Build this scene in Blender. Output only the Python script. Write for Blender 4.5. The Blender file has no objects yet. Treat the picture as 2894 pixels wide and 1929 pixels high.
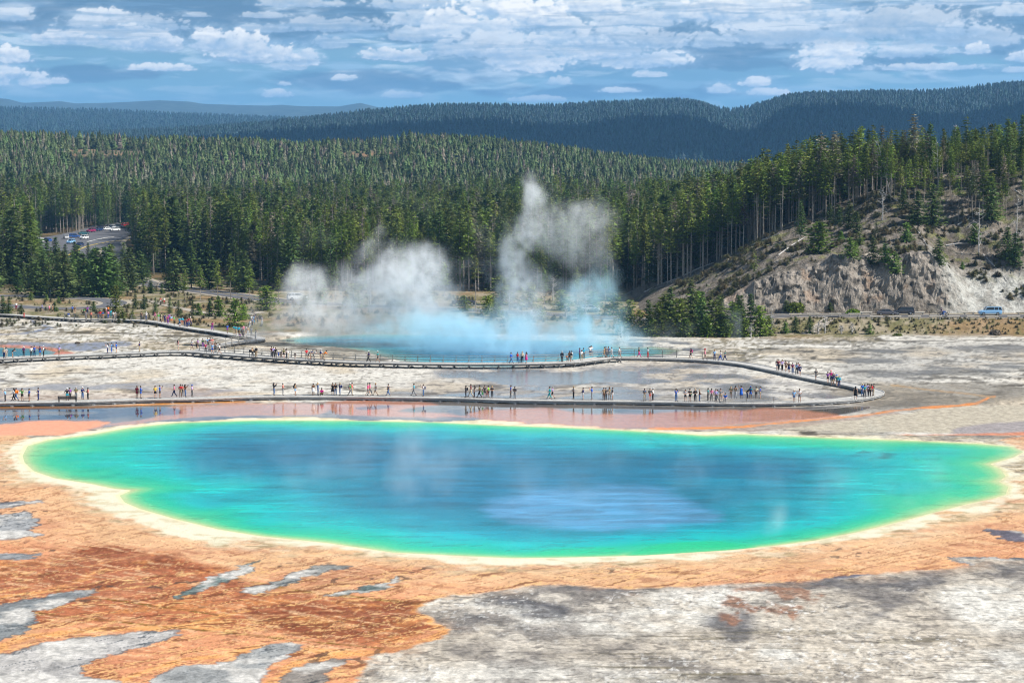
import bpy, math, random
import numpy as np
from mathutils import Vector, Matrix

# ------------------------------------------------------------------ camera, light, sky, exposure
SC = bpy.context.scene
COL = SC.collection
FPX, CU, CV, HV, CAMZ = 5800.0, 1447.0, 964.5, 450.0, 33.0   # focal length in photo pixels, centre, horizon row, eye height
PITCH = math.atan((CV - HV) / FPX)
cd = bpy.data.cameras.new('camera'); cam = bpy.data.objects.new('camera', cd); COL.objects.link(cam)
cd.sensor_width = 36.0; cd.lens = 36.0 * FPX / 2894.0
cd.clip_start = 1.0; cd.clip_end = 90000.0
cam.location = (0, 0, CAMZ); cam.rotation_euler = (math.pi / 2 - PITCH, 0, 0)
SC.camera = cam

SUN_EL, SUN_AZ = math.radians(46), math.radians(101)   # azimuth from +Y (view direction) towards +X
SUNDIR = Vector((math.cos(SUN_EL) * math.sin(SUN_AZ), math.cos(SUN_EL) * math.cos(SUN_AZ), math.sin(SUN_EL)))
w = bpy.data.worlds.new('World'); SC.world = w; w.use_nodes = True
nt = w.node_tree; bg = nt.nodes['Background']
st = nt.nodes.new('ShaderNodeTexSky'); st.sky_type = 'NISHITA'; st.sun_disc = False
st.sun_elevation = SUN_EL; st.sun_rotation = SUN_AZ; st.altitude = 2200; st.dust_density = 0.6
nt.links.new(st.outputs[0], bg.inputs[0]); bg.inputs[1].default_value = 0.055
sd = bpy.data.lights.new('sun', 'SUN'); sun = bpy.data.objects.new('sun', sd); COL.objects.link(sun)
sd.energy = 5.0; sd.angle = math.radians(0.5); sd.color = (1.0, 0.96, 0.89)
sun.rotation_euler = SUNDIR.to_track_quat('Z', 'Y').to_euler()
SC.view_settings.view_transform = 'Standard'; SC.view_settings.look = 'None'
SC.view_settings.exposure = 0.62; SC.view_settings.gamma = 1.0; SC.view_settings.use_curve_mapping = False
SC.render.engine = 'CYCLES'
cy = SC.cycles
cy.max_bounces = 8; cy.diffuse_bounces = 2; cy.glossy_bounces = 3; cy.transmission_bounces = 2
cy.volume_bounces = 4; cy.filter_width = 1.15; cy.transparent_max_bounces = 8; cy.use_denoising = True
cy.sample_clamp_indirect = 4.0; cy.caustics_reflective = False; cy.caustics_refractive = False
cy.volume_step_rate = 3.0; cy.volume_max_steps = 160
SC.render.use_persistent_data = False

# ------------------------------------------------------------------ projection helpers (photo pixel -> real place)
FW = np.array([0, math.cos(PITCH), -math.sin(PITCH)]); UP = np.array([0, math.sin(PITCH), math.cos(PITCH)])
K = 2894.0 / 2352.0                                     # the tracing sheet is 2352 px wide
def P(u, v, z=0.0):
    d = np.array([(u - CU) / FPX, 0, 0]) + UP * (-(v - CV) / FPX) + FW
    t = (z - CAMZ) / d[2]
    return np.array([0, 0, CAMZ]) + d * t
def D(x, y, z=0.0): return P(x * K, y * K, z)
def PY(u, v, Y):                                        # the point on that sight line at distance Y
    d = np.array([(u - CU) / FPX, 0, 0]) + UP * (-(v - CV) / FPX) + FW
    return np.array([0, 0, CAMZ]) + d * (Y / d[1])
def proj(x, y, z):                                      # arrays -> tracing sheet coordinates
    rz = z - CAMZ
    f = y * FW[1] + rz * FW[2]; up = y * UP[1] + rz * UP[2]
    f = np.maximum(f, 1e-3)
    return (CU + FPX * x / f) / K, (CV - FPX * up / f) / K
def lin(c):
    c = np.asarray(c, float)
    return np.where(c <= 0.04045, c / 12.92, ((c + 0.055) / 1.055) ** 2.4)
def ss(a, b, x):
    t = np.clip((x - a) / (b - a), 0, 1); return t * t * (3 - 2 * t)

# ------------------------------------------------------------------ noise
def _h(ix, iy, s):
    n = (ix.astype(np.int64) * 374761393 + iy.astype(np.int64) * 668265263 + s * 974634777) & 0xFFFFFFFF
    n = ((n ^ (n >> 13)) * 1274126177) & 0xFFFFFFFF
    n = (n ^ (n >> 16)) & 0xFFFFFFFF
    return n.astype(np.float64) / 4294967295.0
def vn(x, y, s=0):
    x0 = np.floor(x); y0 = np.floor(y); fx = x - x0; fy = y - y0
    fx = fx * fx * (3 - 2 * fx); fy = fy * fy * (3 - 2 * fy)
    a = _h(x0, y0, s); b = _h(x0 + 1, y0, s); c = _h(x0, y0 + 1, s); d = _h(x0 + 1, y0 + 1, s)
    return (a * (1 - fx) + b * fx) * (1 - fy) + (c * (1 - fx) + d * fx) * fy
def fbm(x, y, o=4, s=0):
    r = 0; a = 0.5; n = 0
    for i in range(o):
        r = r + a * vn(x, y, s + i * 17); n += a; a *= 0.5
        x, y = (x * 0.8 - y * 0.6) * 2.03 + 5.3, (x * 0.6 + y * 0.8) * 2.03 + 1.7
    return r / n
def ridge(x, y, o=4, s=0):
    r = 0; a = 0.5; n = 0
    for i in range(o):
        r = r + a * (1 - np.abs(2 * vn(x, y, s + i * 31) - 1)); n += a; a *= 0.5
        x, y = (x * 0.8 - y * 0.6) * 2.1 + 3.3, (x * 0.6 + y * 0.8) * 2.1 + 8.7
    return r / n
def worley(x, y, s=0):
    x0 = np.floor(x); y0 = np.floor(y); best = np.full(x.shape, 9.0)
    for i in (-1, 0, 1):
        for j in (-1, 0, 1):
            cx = x0 + i; cy_ = y0 + j
            px = cx + _h(cx, cy_, s); py = cy_ + _h(cx, cy_, s + 7)
            best = np.minimum(best, (px - x) ** 2 + (py - y) ** 2)
    return np.sqrt(best)
def polysdf(px, py, poly):                              # negative inside
    poly = np.asarray(poly, float); n = len(poly)
    d = np.full(px.shape, 1e18); inside = np.zeros(px.shape, bool)
    for i in range(n):
        ax, ay = poly[i]; bx, by = poly[(i + 1) % n]
        ex, ey = bx - ax, by - ay; wx, wy = px - ax, py - ay
        t = np.clip((wx * ex + wy * ey) / (ex * ex + ey * ey + 1e-12), 0, 1)
        d = np.minimum(d, (wx - ex * t) ** 2 + (wy - ey * t) ** 2)
        c = ((ay > py) != (by > py))
        if ey != 0:
            xi = ax + (py - ay) / ey * ex
            inside ^= c & (px < xi)
    d = np.sqrt(d)
    return np.where(inside, -d, d)
def linedist(px, py, pts):
    d = np.full(px.shape, 1e18)
    for (ax, ay), (bx, by) in zip(pts[:-1], pts[1:]):
        ex, ey = bx - ax, by - ay; wx, wy = px - ax, py - ay
        t = np.clip((wx * ex + wy * ey) / (ex * ex + ey * ey + 1e-12), 0, 1)
        d = np.minimum(d, (wx - ex * t) ** 2 + (wy - ey * t) ** 2)
    return np.sqrt(d)
def smooth_line(pts, n=6):                              # Catmull-Rom
    pts = [np.asarray(p, float) for p in pts]; out = []
    for i in range(len(pts) - 1):
        p0 = pts[max(i - 1, 0)]; p1 = pts[i]; p2 = pts[i + 1]; p3 = pts[min(i + 2, len(pts) - 1)]
        for k in range(n):
            t = k / n
            out.append(0.5 * ((2 * p1) + (-p0 + p2) * t + (2 * p0 - 5 * p1 + 4 * p2 - p3) * t * t + (-p0 + 3 * p1 - 3 * p2 + p3) * t ** 3))
    out.append(pts[-1]); return out

# ------------------------------------------------------------------ object helpers
def mesh_np(name, V, F, mats=(), midx=None, smooth=False):
    """V (n,3) array; F list of int arrays, each (m,k) for faces of k corners."""
    me = bpy.data.meshes.new(name)
    V = np.asarray(V, np.float32)
    Fs = [np.asarray(f, np.int32) for f in (F if isinstance(F, (list, tuple)) else [F]) if len(f)]
    nl = sum(f.size for f in Fs); nf = sum(len(f) for f in Fs)
    me.vertices.add(len(V)); me.vertices.foreach_set('co', V.ravel())
    me.loops.add(nl); me.polygons.add(nf)
    me.loops.foreach_set('vertex_index', np.concatenate([f.ravel() for f in Fs]))
    tot = np.concatenate([np.full(len(f), f.shape[1]) for f in Fs]).astype(np.int32)
    start = np.concatenate([[0], np.cumsum(tot)[:-1]]).astype(np.int32)
    me.polygons.foreach_set('loop_start', start); me.polygons.foreach_set('loop_total', tot)
    if midx is not None: me.polygons.foreach_set('material_index', np.asarray(midx, np.int32))
    me.polygons.foreach_set('use_smooth', np.full(nf, smooth, bool))
    for m in mats: me.materials.append(m)
    me.update(calc_edges=True); me.validate()
    return me
def grid_faces(nr, nc):
    i = np.arange((nr - 1) * (nc - 1)); r = i // (nc - 1); c = i % (nc - 1); a = r * nc + c
    return np.stack([a, a + 1, a + nc + 1, a + nc], 1)
def link(name, me, parent=None, loc=(0, 0, 0), rz=0.0, sc=1.0):
    o = bpy.data.objects.new(name, me); COL.objects.link(o)
    o.location = loc; o.rotation_euler = (0, 0, rz)
    o.scale = (sc, sc, sc) if not isinstance(sc, (tuple, list)) else sc
    if parent is not None: o.parent = parent
    return o
def tag(o, label=None, cat=None, group=None, kind=None):
    if label: o['label'] = label
    if cat: o['category'] = cat
    if group: o['group'] = group
    if kind: o['kind'] = kind
    return o
def thing(name, label, cat, loc=(0, 0, 0), rz=0.0, group=None, sc=1.0):
    return tag(link(name, None, None, loc, rz, sc), label, cat, group)
def attr(me, name, data, typ='FLOAT'):
    a = me.attributes.new(name, typ, 'POINT')
    if typ == 'FLOAT_COLOR':
        d = np.ones((len(me.vertices), 4), np.float32); d[:, :3] = data; a.data.foreach_set('color', d.ravel())
    else: a.data.foreach_set('value', np.asarray(data, np.float32))
class MB:                                               # collects simple shapes into one mesh
    def __init__(s): s.v = []; s.f = {3: [], 4: []}; s.n = 0; s.mi = {3: [], 4: []}; s.m = 0
    def add(s, V, F):
        V = np.asarray(V, float); s.v.append(V)
        for f in F: s.f[len(f)].append([i + s.n for i in f]); s.mi[len(f)].append(s.m)
        s.n += len(V)
    def box(s, c, size, ang=0.0, taper=1.0, tilt=None):
        x, y, z = np.array(size) / 2.0
        V = np.array([[-x, -y, -z], [x, -y, -z], [x, y, -z], [-x, y, -z], [-x * taper, -y * taper, z], [x * taper, -y * taper, z], [x * taper, y * taper, z], [-x * taper, y * taper, z]])
        if tilt is not None: V = V @ np.array(tilt.to_matrix()).T
        ca, sa = math.cos(ang), math.sin(ang)
        V = V @ np.array([[ca, sa, 0], [-sa, ca, 0], [0, 0, 1]]) + np.array(c)
        s.add(V, [(3, 2, 1, 0), (4, 5, 6, 7), (0, 1, 5, 4), (1, 2, 6, 5), (2, 3, 7, 6), (3, 0, 4, 7)]); return s
    def tube(s, pts, rad, n=6, cap=True):
        pts = [np.asarray(p, float) for p in pts]
        rad = [rad] * len(pts) if np.isscalar(rad) else list(rad)
        V = []; up = None
        for i, p in enumerate(pts):
            d = pts[min(i + 1, len(pts) - 1)] - pts[max(i - 1, 0)]; d = d / (np.linalg.norm(d) + 1e-9)
            if up is None:
                up = np.cross(d, [0, 0, 1.0]);
                if np.linalg.norm(up) < 0.1: up = np.array([1.0, 0, 0])
            up = up - d * np.dot(up, d); up /= np.linalg.norm(up) + 1e-9; sd_ = np.cross(d, up)
            for k in range(n):
                a = 2 * math.pi * k / n; V.append(p + rad[i] * (math.cos(a) * up + math.sin(a) * sd_))
        F = []
        for i in range(len(pts) - 1):
            for k in range(n):
                a = i * n + k; b = i * n + (k + 1) % n; F.append((a, b, b + n, a + n))
        if cap:
            V.append(pts[0]); V.append(pts[-1]); m = len(pts) * n
            for k in range(n):
                F.append((m, (k + 1) % n, k)); F.append((m + 1, (len(pts) - 1) * n + k, (len(pts) - 1) * n + (k + 1) % n))
        s.add(V, F); return s
    def ell(s, c, r, nu=8, nv=6):
        V = [[0, 0, -1]]; F = []
        for j in range(1, nv):
            t = math.pi * j / nv
            for i in range(nu):
                a = 2 * math.pi * i / nu; V.append([math.sin(t) * math.cos(a), math.sin(t) * math.sin(a), -math.cos(t)])
        V.append([0, 0, 1])
        for i in range(nu): F.append((0, 1 + (i + 1) % nu, 1 + i))
        for j in range(nv - 2):
            for i in range(nu):
                a = 1 + j * nu + i; b = 1 + j * nu + (i + 1) % nu; F.append((a, b, b + nu, a + nu))
        l = 1 + (nv - 2) * nu
        for i in range(nu): F.append((l + i, l + (i + 1) % nu, len(V) - 1))
        s.add(np.array(V) * np.array(r) + np.array(c), F); return s
    def mesh(s, name, mats=(), smooth=False):
        fs = [np.array(s.f[k]) for k in (3, 4) if s.f[k]]; mi = s.mi[3] + s.mi[4]
        return mesh_np(name, np.concatenate(s.v), fs, mats, mi, smooth)

# ------------------------------------------------------------------ materials
MATS = {}
def mat(name, col=(0.5, 0.5, 0.5), rough=0.7, spec=0.3, var=0.0, scale=3.0, metal=0.0, bump=0.0, obj_random=0.0, coat=0.0):
    if name in MATS: return MATS[name]
    m = bpy.data.materials.new(name); m.use_nodes = True; t = m.node_tree; b = t.nodes['Principled BSDF']
    b.inputs['Roughness'].default_value = rough; b.inputs['Specular IOR Level'].default_value = spec
    b.inputs['Metallic'].default_value = metal; b.inputs['Coat Weight'].default_value = coat
    b.inputs['Base Color'].default_value = (*col, 1)
    if var > 0 or bump > 0:
        tc = t.nodes.new('ShaderNodeTexCoord'); no = t.nodes.new('ShaderNodeTexNoise')
        no.inputs['Scale'].default_value = scale; no.inputs['Detail'].default_value = 4
        t.links.new(tc.outputs['Object'], no.inputs['Vector'])
        if var > 0:
            mr = t.nodes.new('ShaderNodeMapRange'); mr.inputs[1].default_value = 0.3; mr.inputs[2].default_value = 0.7
            mr.inputs[3].default_value = 1 - var; mr.inputs[4].default_value = 1 + var
            t.links.new(no.outputs[0], mr.inputs[0])
            fac = mr.outputs[0]
            if obj_random > 0:
                oi = t.nodes.new('ShaderNodeObjectInfo'); m2 = t.nodes.new('ShaderNodeMapRange')
                m2.inputs[3].default_value = 1 - obj_random; m2.inputs[4].default_value = 1 + obj_random
                t.links.new(oi.outputs['Random'], m2.inputs[0])
                mm = t.nodes.new('ShaderNodeMath'); mm.operation = 'MULTIPLY'; t.links.new(fac, mm.inputs[0]); t.links.new(m2.outputs[0], mm.inputs[1]); fac = mm.outputs[0]
            vm = t.nodes.new('ShaderNodeVectorMath'); vm.operation = 'SCALE'; vm.inputs[0].default_value = col
            t.links.new(fac, vm.inputs['Scale']); t.links.new(vm.outputs[0], b.inputs['Base Color'])
        if bump > 0:
            bp = t.nodes.new('ShaderNodeBump'); bp.inputs['Distance'].default_value = bump
            t.links.new(no.outputs[0], bp.inputs['Height']); t.links.new(bp.outputs[0], b.inputs['Normal'])
    MATS[name] = m; return m
# ------------------------------------------------------------------ the lie of the land
CREST = [(-400, 0), (28, 0), (34, 3.0), (42, 6.2), (52, 10.8), (62, 15.0), (72, 18.2), (82, 22.6), (92, 25.6), (102, 27.6), (117, 30), (200, 40), (420, 55)]
CX_, CZ_ = np.array(CREST, float).T
RIDGE = [(-400, 285), (0, 283), (200, 290), (500, 299), (700, 301), (850, 290), (960, 283), (1100, 292), (1250, 312), (1400, 334), (1550, 352), (1800, 362), (2352, 366), (3200, 366)]
RX_, RY_ = np.array(RIDGE, float).T
def ground_z(x, y):
    x = np.asarray(x, float); y = np.asarray(y, float)
    z = np.zeros(np.broadcast(x, y).shape)
    ramp = ss(386, 400, y) * ss(34, 58, x) * 2.0 * (1 - ss(430, 520, y))
    z = z + ramp
    z = z + ss(560, 1000, y) * 2.0 * ss(-90, 60, x)
    # long wooded rise
    yy = np.maximum(y, 1.0)
    dx = (CU + FPX * x / yy) / K
    top = CAMZ + (HV - K * np.interp(dx, RX_, RY_)) / FPX * 1500.0 - 15.0
    t = ss(880, 1500, y)
    z = z + t * (top - 2) * (1 - ss(1560, 2300, y)) + t * 5 * (fbm(x / 160, y / 160, 3, 5) - 0.5)
    z = z + 10 * ss(2000, 2600, y)
    return z

# water bodies, traced
POOL_D = [(50,1045),(62,1022),(110,1008),(200,997),(290,981),(400,969),(600,963),(800,964),(1000,968),(1150,975),(1300,980),(1450,987),(1550,993),(1620,998),(1700,995),(1900,1003),(2100,1010),(2250,1017),(2330,1024),(2352,1036),(2330,1048),(2300,1057),(2276,1064),(2300,1076),(2312,1092),(2296,1104),(2318,1116),(2312,1134),(2276,1145),(2226,1155),(2171,1169),(2076,1194),(1976,1219),(1876,1239),(1776,1252),(1676,1262),(1476,1274),(1277,1279),(1177,1280),(1100,1277),(900,1267),(750,1245),(600,1230),(500,1214),(400,1190),(320,1167),(284,1152),(272,1136),(300,1124),(262,1121),(210,1110),(125,1097),(75,1080),(54,1060)]
CRATER_D = [(640,778),(700,768),(850,763),(1000,766),(1060,768),(1150,776),(1300,778),(1400,786),(1440,794),(1500,792),(1560,800),(1520,812),(1440,815),(1370,822),(1300,828),(1250,836),(1150,839),(1050,838),(1000,836),(930,826),(880,814),(850,803),(780,794),(690,788)]
LEFTP_D = [(-260,790),(-100,793),(0,797),(60,799),(105,802),(128,808),(120,814),(90,820),(0,824),(-100,828),(-260,830)]
POOL = [tuple(D(x, y)[:2]) for x, y in POOL_D]
CRATER = [tuple(D(x, y)[:2]) for x, y in CRATER_D]
LEFTP = [tuple(D(x, y)[:2]) for x, y in LEFTP_D]

def poly_mask(dx, dy, poly, soft=6.0, wob=0.0, wx=60.0, s=3, vs=2.2):
    """mask 1 inside a traced outline; corners are rounded and the edge wanders with noise"""
    pp = [np.array([a, b * vs]) for a, b in poly]; n = len(pp); sm = []
    for i in range(n):
        p0, p1, p2, p3 = pp[i - 1], pp[i], pp[(i + 1) % n], pp[(i + 2) % n]
        for t in (0, 1 / 3, 2 / 3): sm.append(0.5 * (2 * p1 + (p2 - p0) * t + (2 * p0 - 5 * p1 + 4 * p2 - p3) * t * t + (3 * p1 - p0 - 3 * p2 + p3) * t ** 3))
    sm = np.array(sm); mg = soft * 1.2 + wob * 1.3 + 4; out = np.zeros(dx.shape)
    sel = np.where((dx > sm[:, 0].min() - mg) & (dx < sm[:, 0].max() + mg) & (dy * vs > sm[:, 1].min() - mg) & (dy * vs < sm[:, 1].max() + mg))[0]
    if not len(sel): return out
    x, y = dx[sel], dy[sel] * vs; sd_ = polysdf(x, y, sm)
    if wob: sd_ = sd_ + (fbm(x / wx, y / wx, 5, s) - 0.5) * 3.0 * wob
    out[sel] = ss(soft, -soft, sd_); return out
def line_mask(dx, dy, pts, width, wob=0.0, wx=50.0, s=5, vs=2.2):
    d = linedist(dx, dy * vs, [(a, b * vs) for a, b in pts])
    if wob: d = d + (fbm(dx / wx, dy * vs / wx, 3, s) - 0.5) * 2 * wob
    return ss(width, width * 0.35, d)
def mix(C, c, m): 
    c = np.asarray(c, float)
    return C * (1 - m[:, None]) + (c if c.ndim == 2 else c[None, :]) * m[:, None]

def Q(a, lo, hi):                                       # soft step between two percentiles of the noise itself
    b = a[:: max(1, len(a) // 20000)]; u, v = np.quantile(b, [lo, hi]); return ss(u, v + 1e-6, a)
WHITE = lin((0.89, 0.87, 0.83)); CREAM = lin((0.84, 0.77, 0.66)); GREY = lin((0.60, 0.58, 0.56)); DGREY = lin((0.40, 0.40, 0.40))
SALMON = lin((0.86, 0.58, 0.44)); TAN = lin((0.83, 0.66, 0.49)); RUST = lin((0.66, 0.38, 0.24)); DRUST = lin((0.50, 0.27, 0.15))
ORANGE = lin((0.86, 0.54, 0.24)); GOLD = lin((0.52, 0.38, 0.12)); BLUEG = lin((0.42, 0.45, 0.48)); TEALG = lin((0.40, 0.47, 0.46))
SOIL = lin((0.60, 0.53, 0.44)); STRAW = lin((0.62, 0.56, 0.40)); FLOOR = lin((0.30, 0.27, 0.20))

def paint_ground(x, y):
    dx, dy = proj(x, y, np.zeros_like(x))
    n = len(x)
    C = np.tile(WHITE, (n, 1)); wet = np.zeros(n); fine = np.full(n, 0.6)
    sp = polysdf(x, y, POOL)                                    # metres outside the pool
    near = (dy > 1000)
    fx = dx + 46 * (fbm(dx / 70, dy / 5.5, 4, 501) - 0.5); fy = dy + 7 * (fbm(dx / 28, dy / 9, 4, 502) - 0.5)   # flows draw the edges out into fingers
    # --- thin wandering runnels on white sinter between and beyond the walks
    wx_ = x + 6 * (fbm(x / 14, y / 20, 3, 50) - 0.5); wy_ = y + 10 * (fbm(x / 17, y / 24, 3, 51) - 0.5)
    r1 = ridge(wx_ / 15, wy_ / 9, 4, 1); r2 = ridge(wx_ / 5.5, wy_ / 4.0, 4, 2); r3 = ridge(wx_ / 2.2, wy_ / 2.4, 3, 6)
    big = fbm(x / 30 + 4, y / 24, 4, 9)
    pale = mix(np.tile(WHITE, (n, 1)), CREAM, Q(fbm(x / 9, y / 14, 4, 33), .35, .9) * 0.7)
    C = mix(pale, lin((0.62, 0.60, 0.56)), Q(fbm(wx_ / 7, wy_ / 6, 5, 34), .55, .92) * (0.25 + 0.5 * Q(big, .3, .8)))
    C = mix(C, lin((0.36, 0.33, 0.29)), Q(r1, .86, .975) * 0.95 * Q(big, .05, .6))
    C = mix(C, lin((0.38, 0.35, 0.31)), Q(r2, .84, .975) * 0.9 * Q(big, .1, .7))
    C = mix(C, lin((0.42, 0.38, 0.33)), Q(r3, .84, .975) * 0.7 * Q(fbm(x / 12, y / 12, 3, 37), .35, .85))
    lg = ridge((dx + 40 * fbm(dx / 80, dy / 14, 3, 503)) / 120, dy / 4.6, 5, 504); lg2 = ridge(dx / 46 + 9, (dy + 0.06 * dx) / 2.6, 4, 505)
    C = mix(C, lin((0.40, 0.37, 0.33)), Q(lg, .80, .98) * 0.85 * Q(big, .0, .7)); C = mix(C, lin((0.46, 0.43, 0.39)), Q(lg2, .80, .98) * 0.6 * Q(-big, .1, .9))
    # greyer wet ground between walks in the middle and to the right
    g1 = poly_mask(dx, dy, [(820,930),(860,900),(980,865),(1040,848),(1400,838),(1660,842),(1800,880),(1990,915),(1800,932),(1300,934)], 30, 20)
    sb = Q(fbm(wx_ / 8, wy_ / 8, 5, 12), .25, .75)
    C = mix(C, lin((0.56, 0.54, 0.54)), g1 * (0.25 + 0.75 * sb)); C = mix(C, lin((0.44, 0.42, 0.40)), g1 * Q(r2, .82, .97) * 0.7); wet = np.maximum(wet, g1 * (0.35 + 0.5 * sb))
    g1b = poly_mask(dx, dy, [(-50,850),(120,868),(300,872),(480,880),(620,905),(600,925),(-50,935)], 18, 14)
    C = mix(C, lin((0.62, 0.61, 0.62)), g1b * sb * 0.9); wet = np.maximum(wet, g1b * sb * 0.6)
    g1c = poly_mask(dx, dy, [(-50,905),(300,905),(420,885),(560,905),(560,925),(-50,935)], 18, 10)
    C = mix(C, lin((0.72, 0.62, 0.55)), g1c * 0.5)
    g2 = poly_mask(dx, dy, [(1640,785),(2352,770),(2700,770),(2700,900),(2352,905),(2100,935),(1900,945),(1990,900),(1830,860),(1700,840)], 25, 20)
    st2 = np.maximum(Q(ridge(wx_ / 11, wy_ / 8, 5, 21), .72, .97), Q(ridge(wx_ / 4, wy_ / 3.2, 4, 23), .82, .98) * 0.9); st3 = Q(fbm(wx_ / 9, wy_ / 8, 5, 22), .45, .85)
    C = mix(C, lin((0.38, 0.36, 0.33)), g2 * np.clip(st2 * 0.85 + st3 * 0.5, 0, 1)); wet = np.maximum(wet, g2 * st3 * 0.45)
    g3 = poly_mask(dx, dy, [(2000,800),(2352,790),(2700,790),(2700,870),(2352,850),(2200,860),(2050,880),(1930,870)], 30, 20)
    C = mix(C, lin((0.50, 0.50, 0.50)), g3 * (0.3 + 0.5 * st3)); wet = np.maximum(wet, g3 * 0.4)
    g3b = poly_mask(dx, dy, [(1890,900),(2120,880),(2352,885),(2352,918),(2290,918),(2260,930),(2040,946),(1900,950),(1990,925)], 14, 8)
    C = mix(C, lin((0.50, 0.46, 0.40)), g3b * 0.65); wet = np.maximum(wet, g3b * 0.5)
    # bluish runoff left of centre around the small pool
    bl = np.maximum(poly_mask(dx, dy, [(-100,786),(60,785),(140,788),(260,783),(300,790),(250,800),(180,806),(130,800),(-100,792)], 5, 6, 30),
                    line_mask(dx, dy, [(0,768),(60,765),(120,752),(80,742),(70,732)], 5, 3))
    C = mix(C, lin((0.50, 0.52, 0.60)), bl * 0.85); wet = np.maximum(wet, bl * 0.6)
    sl = poly_mask(dx, dy, [(-300,782),(0,790),(60,793),(120,798),(150,806),(135,815),(-300,832)], 3, 2, 30)
    C = mix(C, lin((0.80, 0.54, 0.47)), sl)
    # --- around the big pool: wet film with salmon shoals between pool and front walk
    film = poly_mask(dx, dy, [(-100,935),(400,930),(1000,921),(1400,929),(1800,935),(2000,932),(1950,950),(1850,962),(1700,975),(1560,985),(1000,972),(700,965),(300,975),(150,995),(-100,1010)], 5, 3)
    C = mix(C, mix(np.tile(lin((0.50, 0.48, 0.47)), (n, 1)), lin((0.62, 0.57, 0.52)), Q(fbm(x / 6, y / 7, 4, 38), .4, .9)), film); wet = np.maximum(wet, film)
    def zone(poly, col, soft=14, wob=12, w_=None, amt=1.0, s=3, wx=45):
        nonlocal C, wet
        m = poly_mask(fx * .5 + dx * .5, dy, poly, soft, wob, wx, s) * amt
        C = mix(C, lin(col) if np.ndim(col) == 1 and max(col) <= 1 else col, m)
        if w_ is not None: wet = wet * (1 - m) + w_ * m
        return m
    zone([(-100,985),(0,975),(90,964),(200,966),(250,974),(130,1003),(-100,1050)], (0.95,0.66,0.52), 8, 6, 0.5)
    zone([(-100,940),(330,938),(330,950),(180,962),(0,966),(-100,970)], (0.34,0.35,0.40), 6, 6, 1.0)
    zone([(-100,945),(130,944),(220,948),(130,952),(-100,953)], (0.62,0.60,0.58), 3, 4, 0.8, 0.8)
    zone([(240,975),(330,962),(380,945),(400,932),(560,926),(640,932),(720,944),(690,954),(560,955),(420,960),(300,975)], (0.96,0.70,0.56), 5, 5, 0.9)
    zone([(330,938),(380,935),(420,948),(350,955),(310,950)], (0.42,0.43,0.50), 5, 5, 1.0, 0.8)
    zone([(630,926),(745,930),(740,950),(640,950),(600,944)], (0.95,0.68,0.54), 5, 5, 0.95)
    zone([(758,922),(990,926),(960,936),(900,944),(1000,946),(1080,958),(900,958),(770,950)], (0.95,0.66,0.53), 5, 6, 0.95)
    zone([(820,936),(880,930),(900,934),(850,942)], (0.45,0.44,0.52), 3, 3, 1.0, 0.8)
    zone([(1080,948),(1180,938),(1260,936),(1350,950),(1580,946),(1770,938),(1880,946),(1930,954),(1850,964),(1700,976),(1560,986),(1300,978),(1130,968)], (0.95,0.65,0.51), 7, 6, 0.9)
    zone([(1560,985),(1700,972),(1900,960),(2040,945),(2060,955),(1900,972),(1750,990)], (0.66,0.58,0.52), 6, 5, 0.6, 0.8)
    # white tongue on the right and the orange stream
    m = zone([(2060,952),(2140,940),(2260,936),(2352,930),(2800,930),(2800,985),(2352,990),(2100,994),(1900,990),(1800,985),(1880,975)], WHITE, 5, 8, 0.05)
    zone([(2240,975),(2352,968),(2800,968),(2800,992),(2352,996),(2190,994)], (0.60,0.57,0.60), 6, 6, 0.5, 0.7)
    zone([(2060,997),(2200,998),(2352,992),(2800,990),(2800,1012),(2352,1012),(2200,1008)], (0.84,0.55,0.42), 5, 4, 0.4)
    lm = line_mask(fx * .4 + dx * .6, dy, [(1500,984),(1600,983),(1700,980),(1765,973),(1840,966),(1915,960),(1990,953),(2040,945),(2115,936),(2190,932),(2245,926),(2268,912),(2282,910)], 7, 4, 25)
    C = mix(C, lin((0.92, 0.58, 0.30)), lm * (0.6 + 0.4 * Q(fbm(x / 2, y / 3, 3, 39), .2, .8))); wet = wet * (1 - lm) + 0.5 * lm
    lm = line_mask(dx, dy, [(2282,912),(2230,905),(2120,893),(2050,884)], 5, 3)
    C = mix(C, lin((0.72, 0.58, 0.40)), lm * 0.7)
    lm = line_mask(dx, dy, [(-100,936),(200,935),(360,928),(420,925),(560,922)], 6, 1)
    C = mix(C, lin((0.86, 0.56, 0.20)), lm * 0.9)
    # --- near side
    tex = fbm(x / 1.1, y / 1.6, 5, 40); tex2 = fbm(x / 5, y / 7, 5, 41)
    OMP = [(-700,1010),(0,1000),(54,1000),(300,1100),(700,1200),(1200,1250),(1700,1220),(2200,1130),(2352,1090),(2352,1040),(2352,1000),(3100,1000),(3100,1290),(2352,1285),(2170,1281),(2240,1296),(2100,1310),(1900,1331),(1700,1341),(1500,1350),(1380,1351),(1300,1343),(1200,1346),(1100,1360),(1020,1370),(975,1385),(960,1400),(1000,1430),(1030,1445),(1010,1465),(930,1490),(860,1505),(835,1540),(800,1600),(760,1700),(-700,1700)]
    om = poly_mask(fx * .6 + dx * .4, fy, OMP, 7, 6, 45) * near; halo = poly_mask(fx, fy, OMP, 60, 26, 50) * near
    # grey and white algal flats lower right, under the orange
    gn = near * (1 - om)
    G = mix(np.tile(lin((0.80, 0.755, 0.69)), (n, 1)), lin((0.56, 0.53, 0.50)), Q(fbm(x / 7 + 2, y / 9, 6, 61), .4, .9))
    G = mix(G, lin((0.88, 0.84, 0.78)), Q(fbm(x / 3 + 2, y / 3, 5, 62), .5, .92) * 0.7)
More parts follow.
